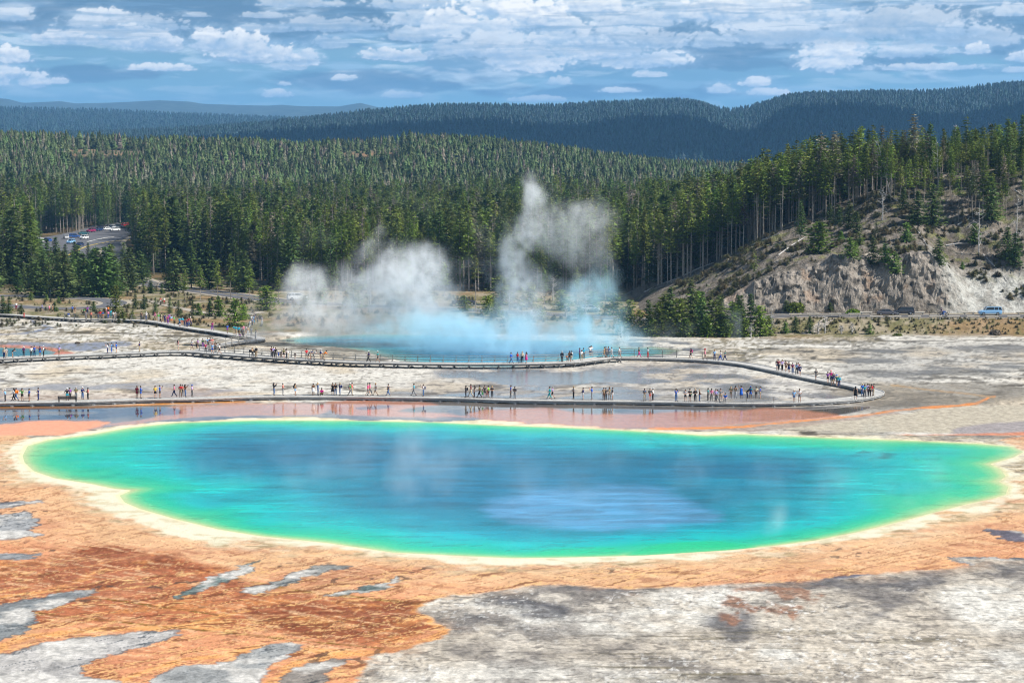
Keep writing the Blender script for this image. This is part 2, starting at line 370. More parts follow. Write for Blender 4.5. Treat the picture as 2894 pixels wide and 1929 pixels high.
    G = mix(G, lin((0.36, 0.33, 0.31)), Q(ridge(x / 3.2, y / 2.6, 4, 63), .86, .985) * 0.6)
    def wp(poly, soft=40, wob=30): return poly_mask(dx, dy, poly, soft, wob, 110, 66)
    wm = np.clip(wp([(2150,1360),(2352,1330),(2800,1300),(2800,1480),(2352,1450),(2200,1440)]) + wp([(1500,1340),(1760,1345),(1700,1430),(1560,1420)]) + wp([(1180,1420),(1500,1400),(1540,1460),(1300,1450)]) * 0.8 + wp([(1750,1480),(1850,1490),(1830,1530),(1740,1520)], 14, 14) + wp([(900,1550),(1400,1530),(1600,1600),(900,1700)]) * 0.7 + wp([(2250,1500),(2800,1450),(2800,1700),(2200,1650)]) * 0.8 + wp([(1050,1380),(1200,1385),(1290,1410),(1200,1420)], 12, 12), 0, 1)
    G = mix(G, lin((0.90, 0.88, 0.84)), wm * (0.30 + 0.70 * Q(fbm(x / 2.2, y / 2.6, 5, 64), .15, .7)))
    dk = np.clip(wp([(1080,1372),(1300,1385),(1290,1420),(1150,1405)], 16, 14) + wp([(1620,1415),(1720,1395),(1720,1470),(1640,1470)], 22, 16) + wp([(1930,1400),(2080,1340),(2180,1325),(2060,1400),(1950,1440)], 20, 18) * 0.8 + wp([(1560,1335),(2100,1315),(2352,1288),(2352,1310),(2100,1345),(1700,1352),(1250,1352)], 10, 10) * 0.9 + wp([(960,1400),(1120,1400),(1090,1470),(1000,1475)], 25, 16) * 0.5, 0, 1)
    G = mix(G, lin((0.33, 0.33, 0.36)), dk * 0.85 * (0.25 + 0.75 * Q(fbm(x / 2.6, y / 4.5, 5, 65), .15, .8)) * 0.9)
    G = mix(G, lin((0.60, 0.42, 0.31)), np.clip(wp([(1690,1350),(1880,1355),(1870,1385),(1760,1385),(1690,1440),(1650,1410)], 10, 10) + wp([(1760,1385),(1850,1380),(1800,1440)], 10, 8), 0, 1) * 0.85 * Q(fbm(x / 1.3, y / 2.4, 5, 67), .25, .75))
    # long thin scum lines running across the flats
    lw = ss(0.80, 0.92, ridge((x + 8 * fbm(x / 30, y / 30, 2, 70)) / 26, y / 2.1, 3, 71)) * wp([(950,1470),(1700,1450),(2352,1470),(2352,1540),(1700,1560),(900,1540)], 30, 10)
    G = mix(G, lin((0.42, 0.38, 0.26)), lw * 0.75)
    spz = Q(fbm(x / 5, y / 6, 3, 82), .3, .9); speck = Q(fbm(x / 0.30, y / 0.62, 3, 80), .80, .97); speck2 = Q(fbm(x / 0.28 + 9, y / 0.7, 3, 81), .75, .97)
    G = mix(G, lin((0.95, 0.94, 0.92)), speck * 0.65 * spz); G = mix(G, lin((0.30, 0.28, 0.27)), speck2 * 0.55 * (0.3 + 0.7 * spz))  # pale specks put fine glitter into the colour, dark specks mottle it
    C = np.where(gn[:, None] > 0, C * (1 - gn[:, None]) + G * gn[:, None], C); wet = wet * (1 - gn) + gn * 0.42
    G = mix(G, lin((0.78, 0.62, 0.48)), halo * 0.75 * Q(fbm((fx + fy) / 50, fy / 9, 5, 511), .2, .85)); G = mix(G, lin((0.36, 0.33, 0.30)), Q(ridge(dx / 130, (dy - 0.03 * dx + 6 * fbm(dx / 90, dy / 20, 2, 509)) / 5.0, 5, 510), .84, .985) * 0.65); C = np.where(gn[:, None] > 0, C * (1 - gn[:, None]) + G * gn[:, None], C)
    # orange family
    O = np.tile(lin((0.92, 0.73, 0.56)), (n, 1))
    O = mix(O, lin((0.88, 0.60, 0.43)), ss(7, 20, sp) * 0.9)
    O = mix(O, TAN, ss(0.5, 0.7, tex2) * 0.5)
    rust = poly_mask(fx, fy, [(-500,1290),(60,1290),(200,1255),(330,1262),(480,1295),(560,1335),(700,1362),(960,1385),(950,1410),(990,1440),(900,1480),(760,1475),(640,1450),(470,1440),(300,1425),(0,1440),(-500,1480)], 18, 12) * near
    O = mix(O, lin((0.74, 0.45, 0.30)), rust)
    dr = poly_mask(fx, fy, [(110,1300),(230,1252),(330,1268),(480,1300),(430,1312),(300,1300),(200,1330),(100,1345)], 8, 10) + poly_mask(fx, fy, [(620,1380),(960,1388),(960,1410),(1000,1440),(900,1465),(700,1450),(560,1410)], 20, 14) + poly_mask(dx, dy, [(480,1330),(640,1345),(700,1370),(560,1365)], 8, 8) * 0.7
    O = mix(O, lin((0.57, 0.31, 0.19)), np.clip(dr, 0, 1) * (0.35 + 0.65 * ss(0.3, 0.6, tex)))
    streak = ss(0.70, 0.88, ridge((x + 0.25 * y) / 9, (y - 0.4 * x) / 5, 4, 44))
    O = mix(O, lin((0.86, 0.58, 0.34)), streak * 0.7 * rust)
    for pts, wd in [([(975,1383),(955,1402),(1000,1432),(1026,1446),(1008,1462),(930,1486),(860,1500),(700,1492)], 16), ([(0,1490),(60,1462),(200,1446),(420,1438),(520,1446)], 14), ([(270,1568),(330,1540),(440,1512),(540,1500),(600,1482)], 12), ([(620,1568),(680,1520),(800,1502),(870,1498)], 14), ([(0,1372),(130,1352),(240,1308)], 9), ([(400,1440),(520,1410),(560,1402)], 10)]:
        lm = line_mask(fx, fy, pts, wd * 1.2, 6, 30); O = mix(O, lin((0.96, 0.70, 0.42)), lm * 0.75)
    for pts, wd, c in [([(545,1328),(620,1344),(700,1358),(800,1368),(960,1386)], 8, GOLD), ([(120,1357),(240,1374),(350,1390),(500,1412)], 5, GOLD), ([(0,1395),(150,1415),(300,1430),(500,1450),(750,1476),(880,1488)], 6, GOLD), ([(210,1256),(330,1280),(480,1312)], 6, DRUST)]:
        lm = line_mask(dx, dy, pts, wd, 3, 20); O = mix(O, c, lm * (0.55 + 0.45 * ss(0.35, 0.55, tex)))
    # dappled crust
    O = mix(O, lin((0.92, 0.72, 0.52)), Q(fbm(x / 0.28, y / 0.6, 3, 90), .80, .97) * 0.6 * (0.15 + rust) * Q(fbm(x / 4, y / 5, 3, 91), .2, .8))
    O = mix(O, lin((0.50, 0.28, 0.17)), Q(fbm(x / 0.5, y / 0.8, 4, 92), .70, .97) * 0.55 * (0.10 + rust))
    O = mix(O, lin((0.93, 0.70, 0.50)), Q(ridge((x + 0.3 * y) / 7, (y - 0.3 * x) / 3.5, 5, 93), .80, .98) * 0.55)
    O = mix(O, lin((0.72, 0.46, 0.34)), Q(fbm((x + 0.3 * y) / 12, (y - 0.3 * x) / 5, 5, 94), .5, .95) * 0.5); fl_ = fbm((fx + 2.0 * fy) / 90, (fy - 0.16 * fx) / 3.5, 5, 95); O = mix(O, lin((0.97, 0.80, 0.62)), Q(fl_, .72, .97) * 0.55); O = mix(O, lin((0.62, 0.38, 0.27)), Q(-fl_, .76, .98) * 0.5)
    ow = np.full(n, 0.25)
    drain = Q(ridge((dx + 14 * fbm(dx / 30, dy / 10, 3, 506)) / 95, (dy + 0.20 * dx + 5 * fbm(dx / 50, dy / 20, 2, 507)) / 5.0, 4, 508), .76, .95)
    O = mix(O, lin((0.56, 0.35, 0.20)), drain * 0.6)
    br = ridge((dx + 60 * fbm(dx / 90, dy / 16, 3, 512)) / 170, (dy + 0.13 * dx + 16 * fbm(dx / 110, dy / 30, 3, 513)) / 11.0, 5, 514)
    lowl = ss(1270, 1330, dy)
    O = mix(O, lin((0.96, 0.78, 0.52)), Q(br, .62, .80) * (1 - Q(br, .80, .88)) * 0.65 * (0.3 + 0.7 * lowl)); O = mix(O, lin((0.46, 0.26, 0.13)), Q(br, .84, .97) * 0.75 * (0.15 + 0.85 * lowl))
    def inc(poly, col, soft=5, wob=7, a=1.0, w_=0.5, s=13):
        nonlocal O, ow
        m = poly_mask(fx, fy, poly, soft, wob, 22, s) * a; O = mix(O, lin(col), m); ow = ow * (1 - m) + w_ * m; return m
    for poly, col, ecol in [
        ([(-300,1185),(0,1180),(60,1174),(88,1198),(72,1216),(98,1226),(0,1240),(-300,1250)], (0.66,0.66,0.66), (0.25,0.27,0.30)),
        ([(-300,1500),(0,1500),(60,1486),(160,1468),(400,1446),(385,1468),(300,1490),(190,1524),(198,1550),(290,1570),(320,1640),(-300,1700)], (0.78,0.76,0.74), (0.38,0.40,0.42)),
        ([(330,1600),(350,1560),(400,1532),(520,1520),(560,1505),(620,1478),(682,1480),(668,1502),(612,1536),(596,1568),(560,1620)], (0.68,0.68,0.67), (0.40,0.42,0.44)),
        ([(405,1371),(450,1345),(500,1322),(602,1282),(560,1318),(532,1332),(440,1364)], (0.42,0.50,0.48), (0.22,0.27,0.28)),
        ([(-200,1400),(0,1390),(100,1370),(218,1352),(185,1374),(100,1398),(60,1404),(90,1420),(0,1470),(-200,1480)], (0.55,0.56,0.56), (0.34,0.38,0.40)),
        ([(560,1353),(620,1340),(680,1311),(740,1297),(800,1300),(790,1306),(700,1325),(640,1347),(580,1362)], (0.60,0.60,0.58), (0.30,0.33,0.34)),
        ([(740,1368),(800,1354),(860,1344),(922,1320),(900,1340),(850,1356)], (0.40,0.46,0.44), (0.25,0.29,0.28)),
        ([(-100,1158),(60,1150),(100,1152),(40,1162),(-100,1172)], (0.50,0.50,0.52), (0.30,0.32,0.34)),
        ([(-100,1278),(60,1270),(100,1272),(40,1282),(-100,1290)], (0.62,0.62,0.62), (0.42,0.44,0.46)),
        ([(650,1568),(680,1530),(790,1512),(800,1516),(740,1545),(760,1600)], (0.62,0.58,0.54), (0.34,0.33,0.33)),
        ([(2172,1281),(2240,1280),(2352,1284),(2352,1300),(2240,1296)], (0.40,0.43,0.47), (0.3,0.33,0.37)),
        ([(2268,1212),(2300,1216),(2352,1226),(2352,1240),(2290,1236)], (0.45,0.42,0.46), (0.3,0.3,0.34)),
        ([(1890,1330),(1990,1318),(2060,1322),(2000,1336),(1900,1345)], (0.42,0.41,0.46), (0.38,0.36,0.40))]:
        m = inc(poly, col)
        e = np.clip(m * (1 - m) * 4, 0, 1); O = mix(O, lin(ecol), e * 0.8)
        O = mix(O, lin(ecol) * 0.8, m * drain * 0.9); O = mix(O, lin(col) * 0.75, m * Q(fbm(x / 1.5, y / 3, 5, 79), .3, .9) * 0.7)
        O = mix(O, lin((0.86, 0.84, 0.81)), m * Q(fbm(x / 2.4, y / 2.2, 5, 78), .35, .85) * 0.9)
    # small dark scum marks
    mk = ss(0.765, 0.80, fbm(x / 1.0, y / 1.3, 2, 101)) * ss(0.55, 0.65, fbm(x / 9, y / 9, 2, 102)); O = mix(O, lin((0.36, 0.27, 0.22)), mk * 0.8)
    C = C * (1 - om[:, None]) + O * om[:, None]; wet = wet * (1 - om) + ow * om
    # white sinter rim round the pool
    rimw = 1.7 + 3.4 * (fbm(x / 5, y / 6, 4, 30) - 0.5) * 2 + 2.4 * poly_mask(dx, dy, [(150,1110),(300,1110),(480,1190),(520,1260),(380,1230),(200,1170)], 20, 0)
    rim = ss(rimw + 0.5, rimw - 0.7, sp + 1.2 * (fbm(x / 1.1, y / 1.1, 4, 31) - 0.5))
    lace = ss(rimw + 5.5, rimw - 0.5, sp) * near * (0.25 + 0.75 * ss(0.42, 0.62, fbm(x / 1.6, y / 1.1, 4, 35)))
    C = mix(C, lin((0.91, 0.85, 0.73)), np.clip(lace, 0, 1) * 0.8)
    C = mix(C, lin((0.56, 0.49, 0.33)), np.clip(lace * 1.4, 0, 1) * Q(fbm(x / 1.3, y / 0.8, 4, 36), .5, .93) * 0.75 * ss(rimw - 1.6, rimw + 0.4, sp)); C = mix(C, lin((0.80, 0.70, 0.55)), ss(rimw + 9, rimw, sp) * near * Q(ridge((x + y * .3) / 5, y / 2.2, 4, 39), .7, .97) * 0.6)
    C = mix(C, mix(mix(np.tile(lin((0.93, 0.90, 0.80)), (n, 1)), lin((0.80, 0.74, 0.58)), Q(fbm(x / 1.6, y / 1.2, 5, 32), .5, .95) * 0.6), lin((0.90, 0.88, 0.70)), ss(0.6, 0.0, sp)), rim); wet = wet * (1 - rim) + 0.15 * rim
    # --- speckled dry sinter with tufts, beyond the far walk
    tuft = poly_mask(dx, dy, [(-300,722),(250,735),(400,760),(560,790),(560,800),(430,806),(-300,800)], 10, 8) + poly_mask(dx, dy, [(1640,765),(2000,768),(2000,788),(1800,792),(1740,830),(1620,815)], 12, 8)
    tn = ss(0.50, 0.60, fbm(x / 0.8, y / 1.6, 3, 110))
    C = mix(C, lin((0.45, 0.41, 0.30)), np.clip(tuft, 0, 1) * Q(fbm(x / 0.7, y / 1.5, 3, 110), .55, .85) * 0.75)
    # crater rim, banks
    cz = poly_mask(dx, dy, [(600,765),(900,785),(900,815),(850,830),(600,790)], 8, 8)
    C = mix(C, lin((0.52, 0.50, 0.46)), cz * (0.4 + 0.6 * ss(0.4, 0.6, tex2)))
    cz = poly_mask(dx, dy, [(1440,780),(1560,785),(1620,795),(1580,812),(1480,818)], 8, 8)
    C = mix(C, lin((0.45, 0.46, 0.48)), cz * ss(0.35, 0.6, fbm(x / 3, y / 4, 4, 120)))
    # ground turning to dry meadow, then forest floor
    edge = np.interp(dx, [-400, 0, 200, 300, 400, 560, 640, 1400, 1500, 1800, 2000, 2352, 3000], [722, 728, 731, 738, 752, 765, 762, 768, 772, 772, 770, 770, 768])
    md = ss(6, -4, dy - edge + (fbm(x / 6, y / 8, 3, 130) - 0.5) * 12)
    M = mix(np.tile(lin((0.66, 0.61, 0.52)), (n, 1)), lin((0.50, 0.47, 0.33)), ss(0.42, 0.62, fbm(x / 2.2, y / 4, 4, 131)))
    M = mix(M, lin((0.62, 0.50, 0.36)), ss(0.5, 0.68, fbm(x / 14, y / 14, 3, 132)) * 0.7)
    M = mix(M, lin((0.42, 0.43, 0.26)), ss(0.58, 0.7, fbm(x / 1.3, y / 2.0, 3, 133)) * 0.6)
    C = mix(C, M, md); wet = wet * (1 - md)
    gr = line_mask(dx, dy, [(-100, 724), (200, 728), (300, 736), (420, 752)], 9, 4); C = mix(C, lin((0.56, 0.54, 0.36)), gr * 0.5)
    fl = ss(4, -6, dy - np.interp(dx, [-400, 0, 300, 420, 640, 1500, 2352], [664, 664, 655, 640, 640, 640, 600]) + (fbm(x / 9, y / 14, 3, 135) - 0.5) * 10)
    FLc = mix(np.tile(lin((0.33, 0.30, 0.21)), (n, 1)), lin((0.50, 0.42, 0.30)), ss(0.5, 0.7, fbm(x / 6, y / 9, 4, 136)))
    C = mix(C, FLc, fl)
    far = ss(900, 1100, y)
    C = mix(C, mix(np.tile(lin((0.13, 0.16, 0.10)), (n, 1)), lin((0.20, 0.21, 0.13)), ss(0.4, 0.6, fbm(x / 40, y / 60, 4, 140))), far)
    # clearings on the wooded rise
    ddx, ddy = proj(x, y, ground_z(x, y))
    clr = clearing(ddx, ddy, x, y)
    C = mix(C, mix(np.tile(lin((0.62, 0.50, 0.38)), (n, 1)), lin((0.46, 0.42, 0.33)), ss(0.4, 0.6, fbm(x / 30, y / 40, 3, 141))), clr * far)
    C = C * (1 - 0.30 * film * ss(0.75, 0.9, wet))[:, None]; C = np.clip(C * 0.74, 0, 0.66); fine = np.clip(1.0 - om * (0.62 - 0.35 * rust - 2.2 * np.clip(ow - 0.25, 0, 0.25)) - 0.55 * rim - 0.6 * film, 0.12, 1) * (0.65 + 0.35 * near)
    return C, wet, fine, sp
def clearing(ddx, ddy, x, y):
    a = poly_mask(ddx, ddy, [(160,345),(220,336),(300,338),(335,345),(300,356),(190,360),(160,356)], 4, 12, 14) + poly_mask(ddx, ddy, [(780,356),(850,338),(915,334),(920,346),(860,358)], 4, 12, 14)
    return np.clip(a, 0, 1) * ss(950, 1050, y) * (1 - ss(1480, 1500, y))

# ------------------------------------------------------------------ ground sheet
def build_ground():
    vs = np.concatenate([np.linspace(2700, 2000, 26)[:-1], np.linspace(2000, 885, 430)])
    ys = [P(CU, v)[1] for v in vs]
    ys = np.array(ys); last = ys[-1]
    ys = np.concatenate([ys, np.geomspace(last, 1700, 190)[1:], np.geomspace(1700, 60000, 50)[1:]])
    a = np.concatenate([np.linspace(-0.75, -0.262, 60)[:-1], np.linspace(-0.262, 0.262, 860), np.linspace(0.262, 0.75, 60)[1:]])
    Y, A = np.meshgrid(ys, a, indexing='ij'); X = A * Y
    x = X.ravel(); y = Y.ravel()
    C, wet, fine, sp = paint_ground(x, y)
    z = ground_z(x, y)
    z = z - 3.0 * ss(0.2, -14, sp) - 0.06 * ss(0.4, -0.3, sp)
    sc_ = polysdf(x, y, CRATER); z = z - 1.6 * ss(1.5, -1.0, sc_)
    sl = polysdf(x, y, LEFTP); z = z - 0.5 * ss(0.4, -1.5, sl)
    # small relief: terraces and crust
    rel = (fbm(x / 3.1, y / 3.1, 4, 150) - 0.5) * 0.10 * ss(0.5, 3, np.minimum(sp, np.minimum(sc_, sl)))
    z = z + rel * (1 - ss(500, 600, y)) * (1 - 0.75 * np.clip(wet, 0, 1)) * 0.8
    z = z + (fbm(x / 1.2, y / 1.2, 3, 151) - 0.4) * 0.5 * ss(386, 392, y) * ss(40, 58, x) * (1 - ss(400, 402, y))
    me = mesh_np('ground', np.stack([x, y, z], 1), [grid_faces(len(ys), len(a))], (), None, True)
    attr(me, 'col', C, 'FLOAT_COLOR'); attr(me, 'wet', wet); attr(me, 'fine', fine)
    m = bpy.data.materials.new('sinter_ground'); m.use_nodes = True; t = m.node_tree; b = t.nodes['Principled BSDF']; N = t.nodes.new; L = t.links.new
    ac = N('ShaderNodeAttribute'); ac.attribute_name = 'col'; aw = N('ShaderNodeAttribute'); aw.attribute_name = 'wet'; af = N('ShaderNodeAttribute'); af.attribute_name = 'fine'
    tc = N('ShaderNodeTexCoord')
    n1 = N('ShaderNodeTexNoise'); n1.inputs['Scale'].default_value = 2.2; n1.inputs['Detail'].default_value = 6; n1.inputs['Roughness'].default_value = 0.7
    L(tc.outputs['Object'], n1.inputs['Vector'])
    mr = N('ShaderNodeMapRange'); mr.inputs[1].default_value = 0.3; mr.inputs[2].default_value = 0.7; mr.inputs[3].default_value = 0.66; mr.inputs[4].default_value = 1.26
    L(n1.outputs[0], mr.inputs[0])
    mp = N('ShaderNodeMapping'); mp.inputs['Scale'].default_value = (1.3, 0.7, 1.0); mp.inputs['Rotation'].default_value = (0, 0, 0.25); L(tc.outputs['Object'], mp.inputs[0])
    n2 = N('ShaderNodeTexNoise'); n2.inputs['Scale'].default_value = 0.9; n2.inputs['Detail'].default_value = 7; n2.inputs['Roughness'].default_value = 0.65; n2.inputs['Distortion'].default_value = 0.6
    L(mp.outputs[0], n2.inputs['Vector'])
    m2 = N('ShaderNodeMapRange'); m2.inputs[1].default_value = 0.4; m2.inputs[2].default_value = 0.6; m2.inputs[3].default_value = 0.72; m2.inputs[4].default_value = 1.2
    L(n2.outputs[0], m2.inputs[0])
    mu = N('ShaderNodeMath'); mu.operation = 'MULTIPLY'; L(mr.outputs[0], mu.inputs[0]); L(m2.outputs[0], mu.inputs[1]); fm = N('ShaderNodeMix'); fm.inputs[2].default_value = 1.0; L(af.outputs['Fac'], fm.inputs[0]); L(mu.outputs[0], fm.inputs[3]); mu = fm
    sv = N('ShaderNodeVectorMath'); sv.operation = 'SCALE'; L(ac.outputs['Color'], sv.inputs[0]); L(mu.outputs[0], sv.inputs['Scale'])
    L(sv.outputs[0], b.inputs['Base Color'])
    # dry crust is rough, the thin water film is mirror-like
    r_ = N('ShaderNodeMapRange'); r_.inputs[1].default_value = 0.2; r_.inputs[2].default_value = 0.95; r_.inputs[3].default_value = 0.8; r_.inputs[4].default_value = 0.03
    L(aw.outputs['Fac'], r_.inputs[0]); L(r_.outputs[0], b.inputs['Roughness'])
    s_ = N('ShaderNodeMapRange'); s_.inputs[3].default_value = 0.15; s_.inputs[4].default_value = 0.5; L(aw.outputs['Fac'], s_.inputs[0]); L(s_.outputs[0], b.inputs['Specular IOR Level'])
    b.inputs['IOR'].default_value = 1.33
    bs = N('ShaderNodeMapRange'); bs.inputs[3].default_value = 0.55; bs.inputs[4].default_value = 0.0; L(aw.outputs['Fac'], bs.inputs[0])
    bp = N('ShaderNodeBump'); bp.inputs['Distance'].default_value = 0.30; L(bs.outputs[0], bp.inputs['Strength']); L(n1.outputs[0], bp.inputs['Height']); L(bp.outputs[0], b.inputs['Normal'])
    me.materials.append(m)
    tag(link('ground', me), kind='structure')
build_ground()

# ------------------------------------------------------------------ water
def water_mat(name, bump=0.02, rough=0.06):
    m = bpy.data.materials.new(name); m.use_nodes = True; t = m.node_tree; b = t.nodes['Principled BSDF']; N = t.nodes.new; L = t.links.new
    ac = N('ShaderNodeAttribute'); ac.attribute_name = 'col'; L(ac.outputs['Color'], b.inputs['Base Color'])
    ar = N('ShaderNodeAttribute'); ar.attribute_name = 'ripple'
    b.inputs['Roughness'].default_value = rough; b.inputs['IOR'].default_value = 1.15; b.inputs['Specular IOR Level'].default_value = 0.5
    tc = N('ShaderNodeTexCoord'); mp = N('ShaderNodeMapping'); mp.inputs['Scale'].default_value = (0.8, 1.6, 1); mp.inputs['Rotation'].default_value = (0, 0, 0.5)
    L(tc.outputs['Object'], mp.inputs[0])
    n1 = N('ShaderNodeTexNoise'); n1.inputs['Scale'].default_value = 2.4; n1.inputs['Detail'].default_value = 5; n1.inputs['Roughness'].default_value = 0.65; L(mp.outputs[0], n1.inputs['Vector'])
    bp = N('ShaderNodeBump'); bp.inputs['Distance'].default_value = bump; L(ar.outputs['Fac'], bp.inputs['Strength']); L(n1.outputs[0], bp.inputs['Height']); L(bp.outputs[0], b.inputs['Normal'])
    return m
def ramp(t, stops):
    xs = [s[0] for s in stops]; cs = np.array([lin(s[1]) for s in stops])
    return np.stack([np.interp(t, xs, cs[:, k]) for k in range(3)], 1)
def water_sheet(name, poly, step, z, colour, mt, ripple):
    pa = np.array(poly); x0, y0 = pa.min(0) - 2; x1, y1 = pa.max(0) + 2
    xs = np.arange(x0, x1, step); ys = np.arange(y0, y1, step * 1.3)
    Y, X = np.meshgrid(ys, xs, indexing='ij'); x = X.ravel(); y = Y.ravel()
    sd_ = polysdf(x, y, poly)
    F = grid_faces(len(ys), len(xs)); keep = (sd_[F] < 1.2).all(1); F = F[keep]
    used, inv = np.unique(F, return_inverse=True); F = inv.reshape(F.shape)
    x, y, sd_ = x[used], y[used], sd_[used]
    me = mesh_np(name, np.stack([x, y, np.full(len(x), z)], 1), [F], (mt,), None, True)
    C = colour(x, y, -sd_); attr(me, 'col', C, 'FLOAT_COLOR'); attr(me, 'ripple', ripple(x, y))
    return tag(link(name, me), kind='structure')
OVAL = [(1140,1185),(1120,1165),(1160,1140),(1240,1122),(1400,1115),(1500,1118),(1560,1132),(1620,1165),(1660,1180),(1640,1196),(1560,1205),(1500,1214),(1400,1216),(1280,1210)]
def pool_col(x, y, d):
    dx, dy = proj(x, y, np.zeros_like(x))
    nz = fbm(x / 7, y / 9, 5, 200) - 0.5; nz2 = fbm(x / 22, y / 16, 3, 201) - 0.5; n3 = fbm(x / 1.6, y / 2.6, 4, 202) - 0.5
    t = 1.15 * d * (1 + 0.9 * nz2) + 8 * nz * ss(0, 5, d) + 2.2 * n3 * ss(1, 6, d)
    t = t * (1 - 0.38 * poly_mask(dx, dy, [(60,1000),(420,960),(420,1100),(330,1190),(100,1100)], 70, 0)) * (1 - 0.35 * poly_mask(dx, dy, [(1750,990),(2352,1000),(2352,1180),(2050,1190),(1850,1080)], 90, 0))
    C = ramp(t, [(-1, (0.90, 0.89, 0.74)), (0.3, (0.78, 0.85, 0.62)), (0.9, (0.54, 0.83, 0.58)), (2.2, (0.24, 0.80, 0.60)), (4.5, (0.04, 0.76, 0.64)), (8.0, (0.0, 0.74, 0.74)), (13, (0.0, 0.63, 0.70)), (20, (0.0, 0.53, 0.64)), (30, (0.0, 0.46, 0.60)), (60, (0.0, 0.43, 0.58))])
    # branching dark cracks near the far edge
    ck = ss(0.80, 0.90, ridge(x / 7, y / 12, 4, 210)) * poly_mask(dx, dy, [(1450,990),(1800,998),(2200,1015),(2100,1060),(1700,1050),(1500,1010)], 20, 10)
    C = mix(C, lin((0.03, 0.42, 0.45)), ck * 0.6)
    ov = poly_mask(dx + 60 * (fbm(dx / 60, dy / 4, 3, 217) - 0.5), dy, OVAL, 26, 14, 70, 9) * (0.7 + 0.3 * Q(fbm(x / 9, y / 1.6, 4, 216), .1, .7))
    C = mix(C, lin((0.34, 0.60, 0.78)), ov * 0.85)  # pale oval: sky reflection put into the water colour
    st_ = ss(0.62, 0.75, fbm(x / 3, y / 1.5, 4, 212)); C = mix(C, C * 0.7, st_ * 0.5); s2_ = Q(fbm(x / 6, y / 1.3, 4, 214), .6, .95) * ss(6, 14, d); C = mix(C, C * 0.66, s2_ * 0.75); s3_ = Q(fbm(x / 5 + 7, y / 1.1, 4, 215), .6, .95) * ss(3, 8, d); C = mix(C, C * 1.35, s3_ * 0.6)  # ripple shading put into the colour as darker and lighter streaks
    sh = np.maximum(poly_mask(dx, dy, [(1440,1274),(1500,1252),(1560,1243),(1640,1240),(1700,1247),(1730,1256),(1600,1268)], 8, 3), poly_mask(dx, dy, [(1190,1277),(1290,1258),(1400,1256),(1430,1266),(1400,1276)], 10, 3) * 0.7)
    C = mix(C, lin((0.10, 0.80, 0.55)), sh * 0.8)
    return C * 0.84
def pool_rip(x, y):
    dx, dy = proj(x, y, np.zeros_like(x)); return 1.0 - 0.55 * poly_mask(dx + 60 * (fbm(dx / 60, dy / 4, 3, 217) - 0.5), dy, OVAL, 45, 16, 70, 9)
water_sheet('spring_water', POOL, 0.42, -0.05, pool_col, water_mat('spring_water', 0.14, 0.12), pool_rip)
def crater_col(x, y, d):
    nz = fbm(x / 6, y / 8, 4, 220) - 0.5
    C = ramp(d + 3 * nz, [(-1, (0.72, 0.70, 0.60)), (0.8, (0.62, 0.74, 0.66)), (3, (0.35, 0.74, 0.76)), (8, (0.22, 0.66, 0.80)), (20, (0.20, 0.62, 0.82))]); return C * 0.6
water_sheet('crater_water', CRATER, 0.6, -0.30, crater_col, water_mat('crater_water', 0.03, 0.08), lambda x, y: np.ones_like(x))
def left_col(x, y, d):
    return ramp(d, [(-1, (0.80, 0.52, 0.42)), (0.6, (0.45, 0.62, 0.58)), (3, (0.10, 0.55, 0.62)), (12, (0.06, 0.48, 0.62))]) * 0.6
water_sheet('small_spring_water', LEFTP, 0.6, -0.05, left_col, water_mat('small_spring_water', 0.02, 0.08), lambda x, y: np.ones_like(x))
# ------------------------------------------------------------------ rocky hill on the right
def hill_z(x, y):
    x = np.asarray(x, float); y = np.asarray(y, float)
    cr = np.interp(x + 5 * (fbm(x / 12, y / 12, 2, 300) - 0.5), CX_, CZ_)
    foot = 413 + 3 * (fbm(x / 9, x * 0 + 3, 2, 301) - 0.5)
    t = y - foot
    cliff = np.minimum(cr * 0.62, 10.5) * (1 - ss(86, 96, x)) 
    clz = cliff * ss(0, 7.5, t)
    slope = ss(2, 62, t) * 0.35 + np.clip((t - 2) / 56, 0, 1) * 0.65
    z = clz + (cr - cliff) * slope
    z = z * (1 - 0.35 * ss(478, 600, y)) * (1 - ss(600, 900, y)) 
    clm = ss(0, 2, t) * (1 - ss(7, 11, t)) * ss(3, 8, cliff)
    z = z + clm * (ridge(x / 3.2, t / 6, 3, 303) - 0.5) * 3.0
    z = z + ss(0, 4, t) * ss(2, 6, cr) * ((fbm(x / 6, y / 6, 4, 305) - 0.5) * 2.2 + (fbm(x / 1.4, y / 1.4, 3, 306) - 0.5) * 0.7)
    return z + 2.0 * ss(40, 58, x) - 0.35
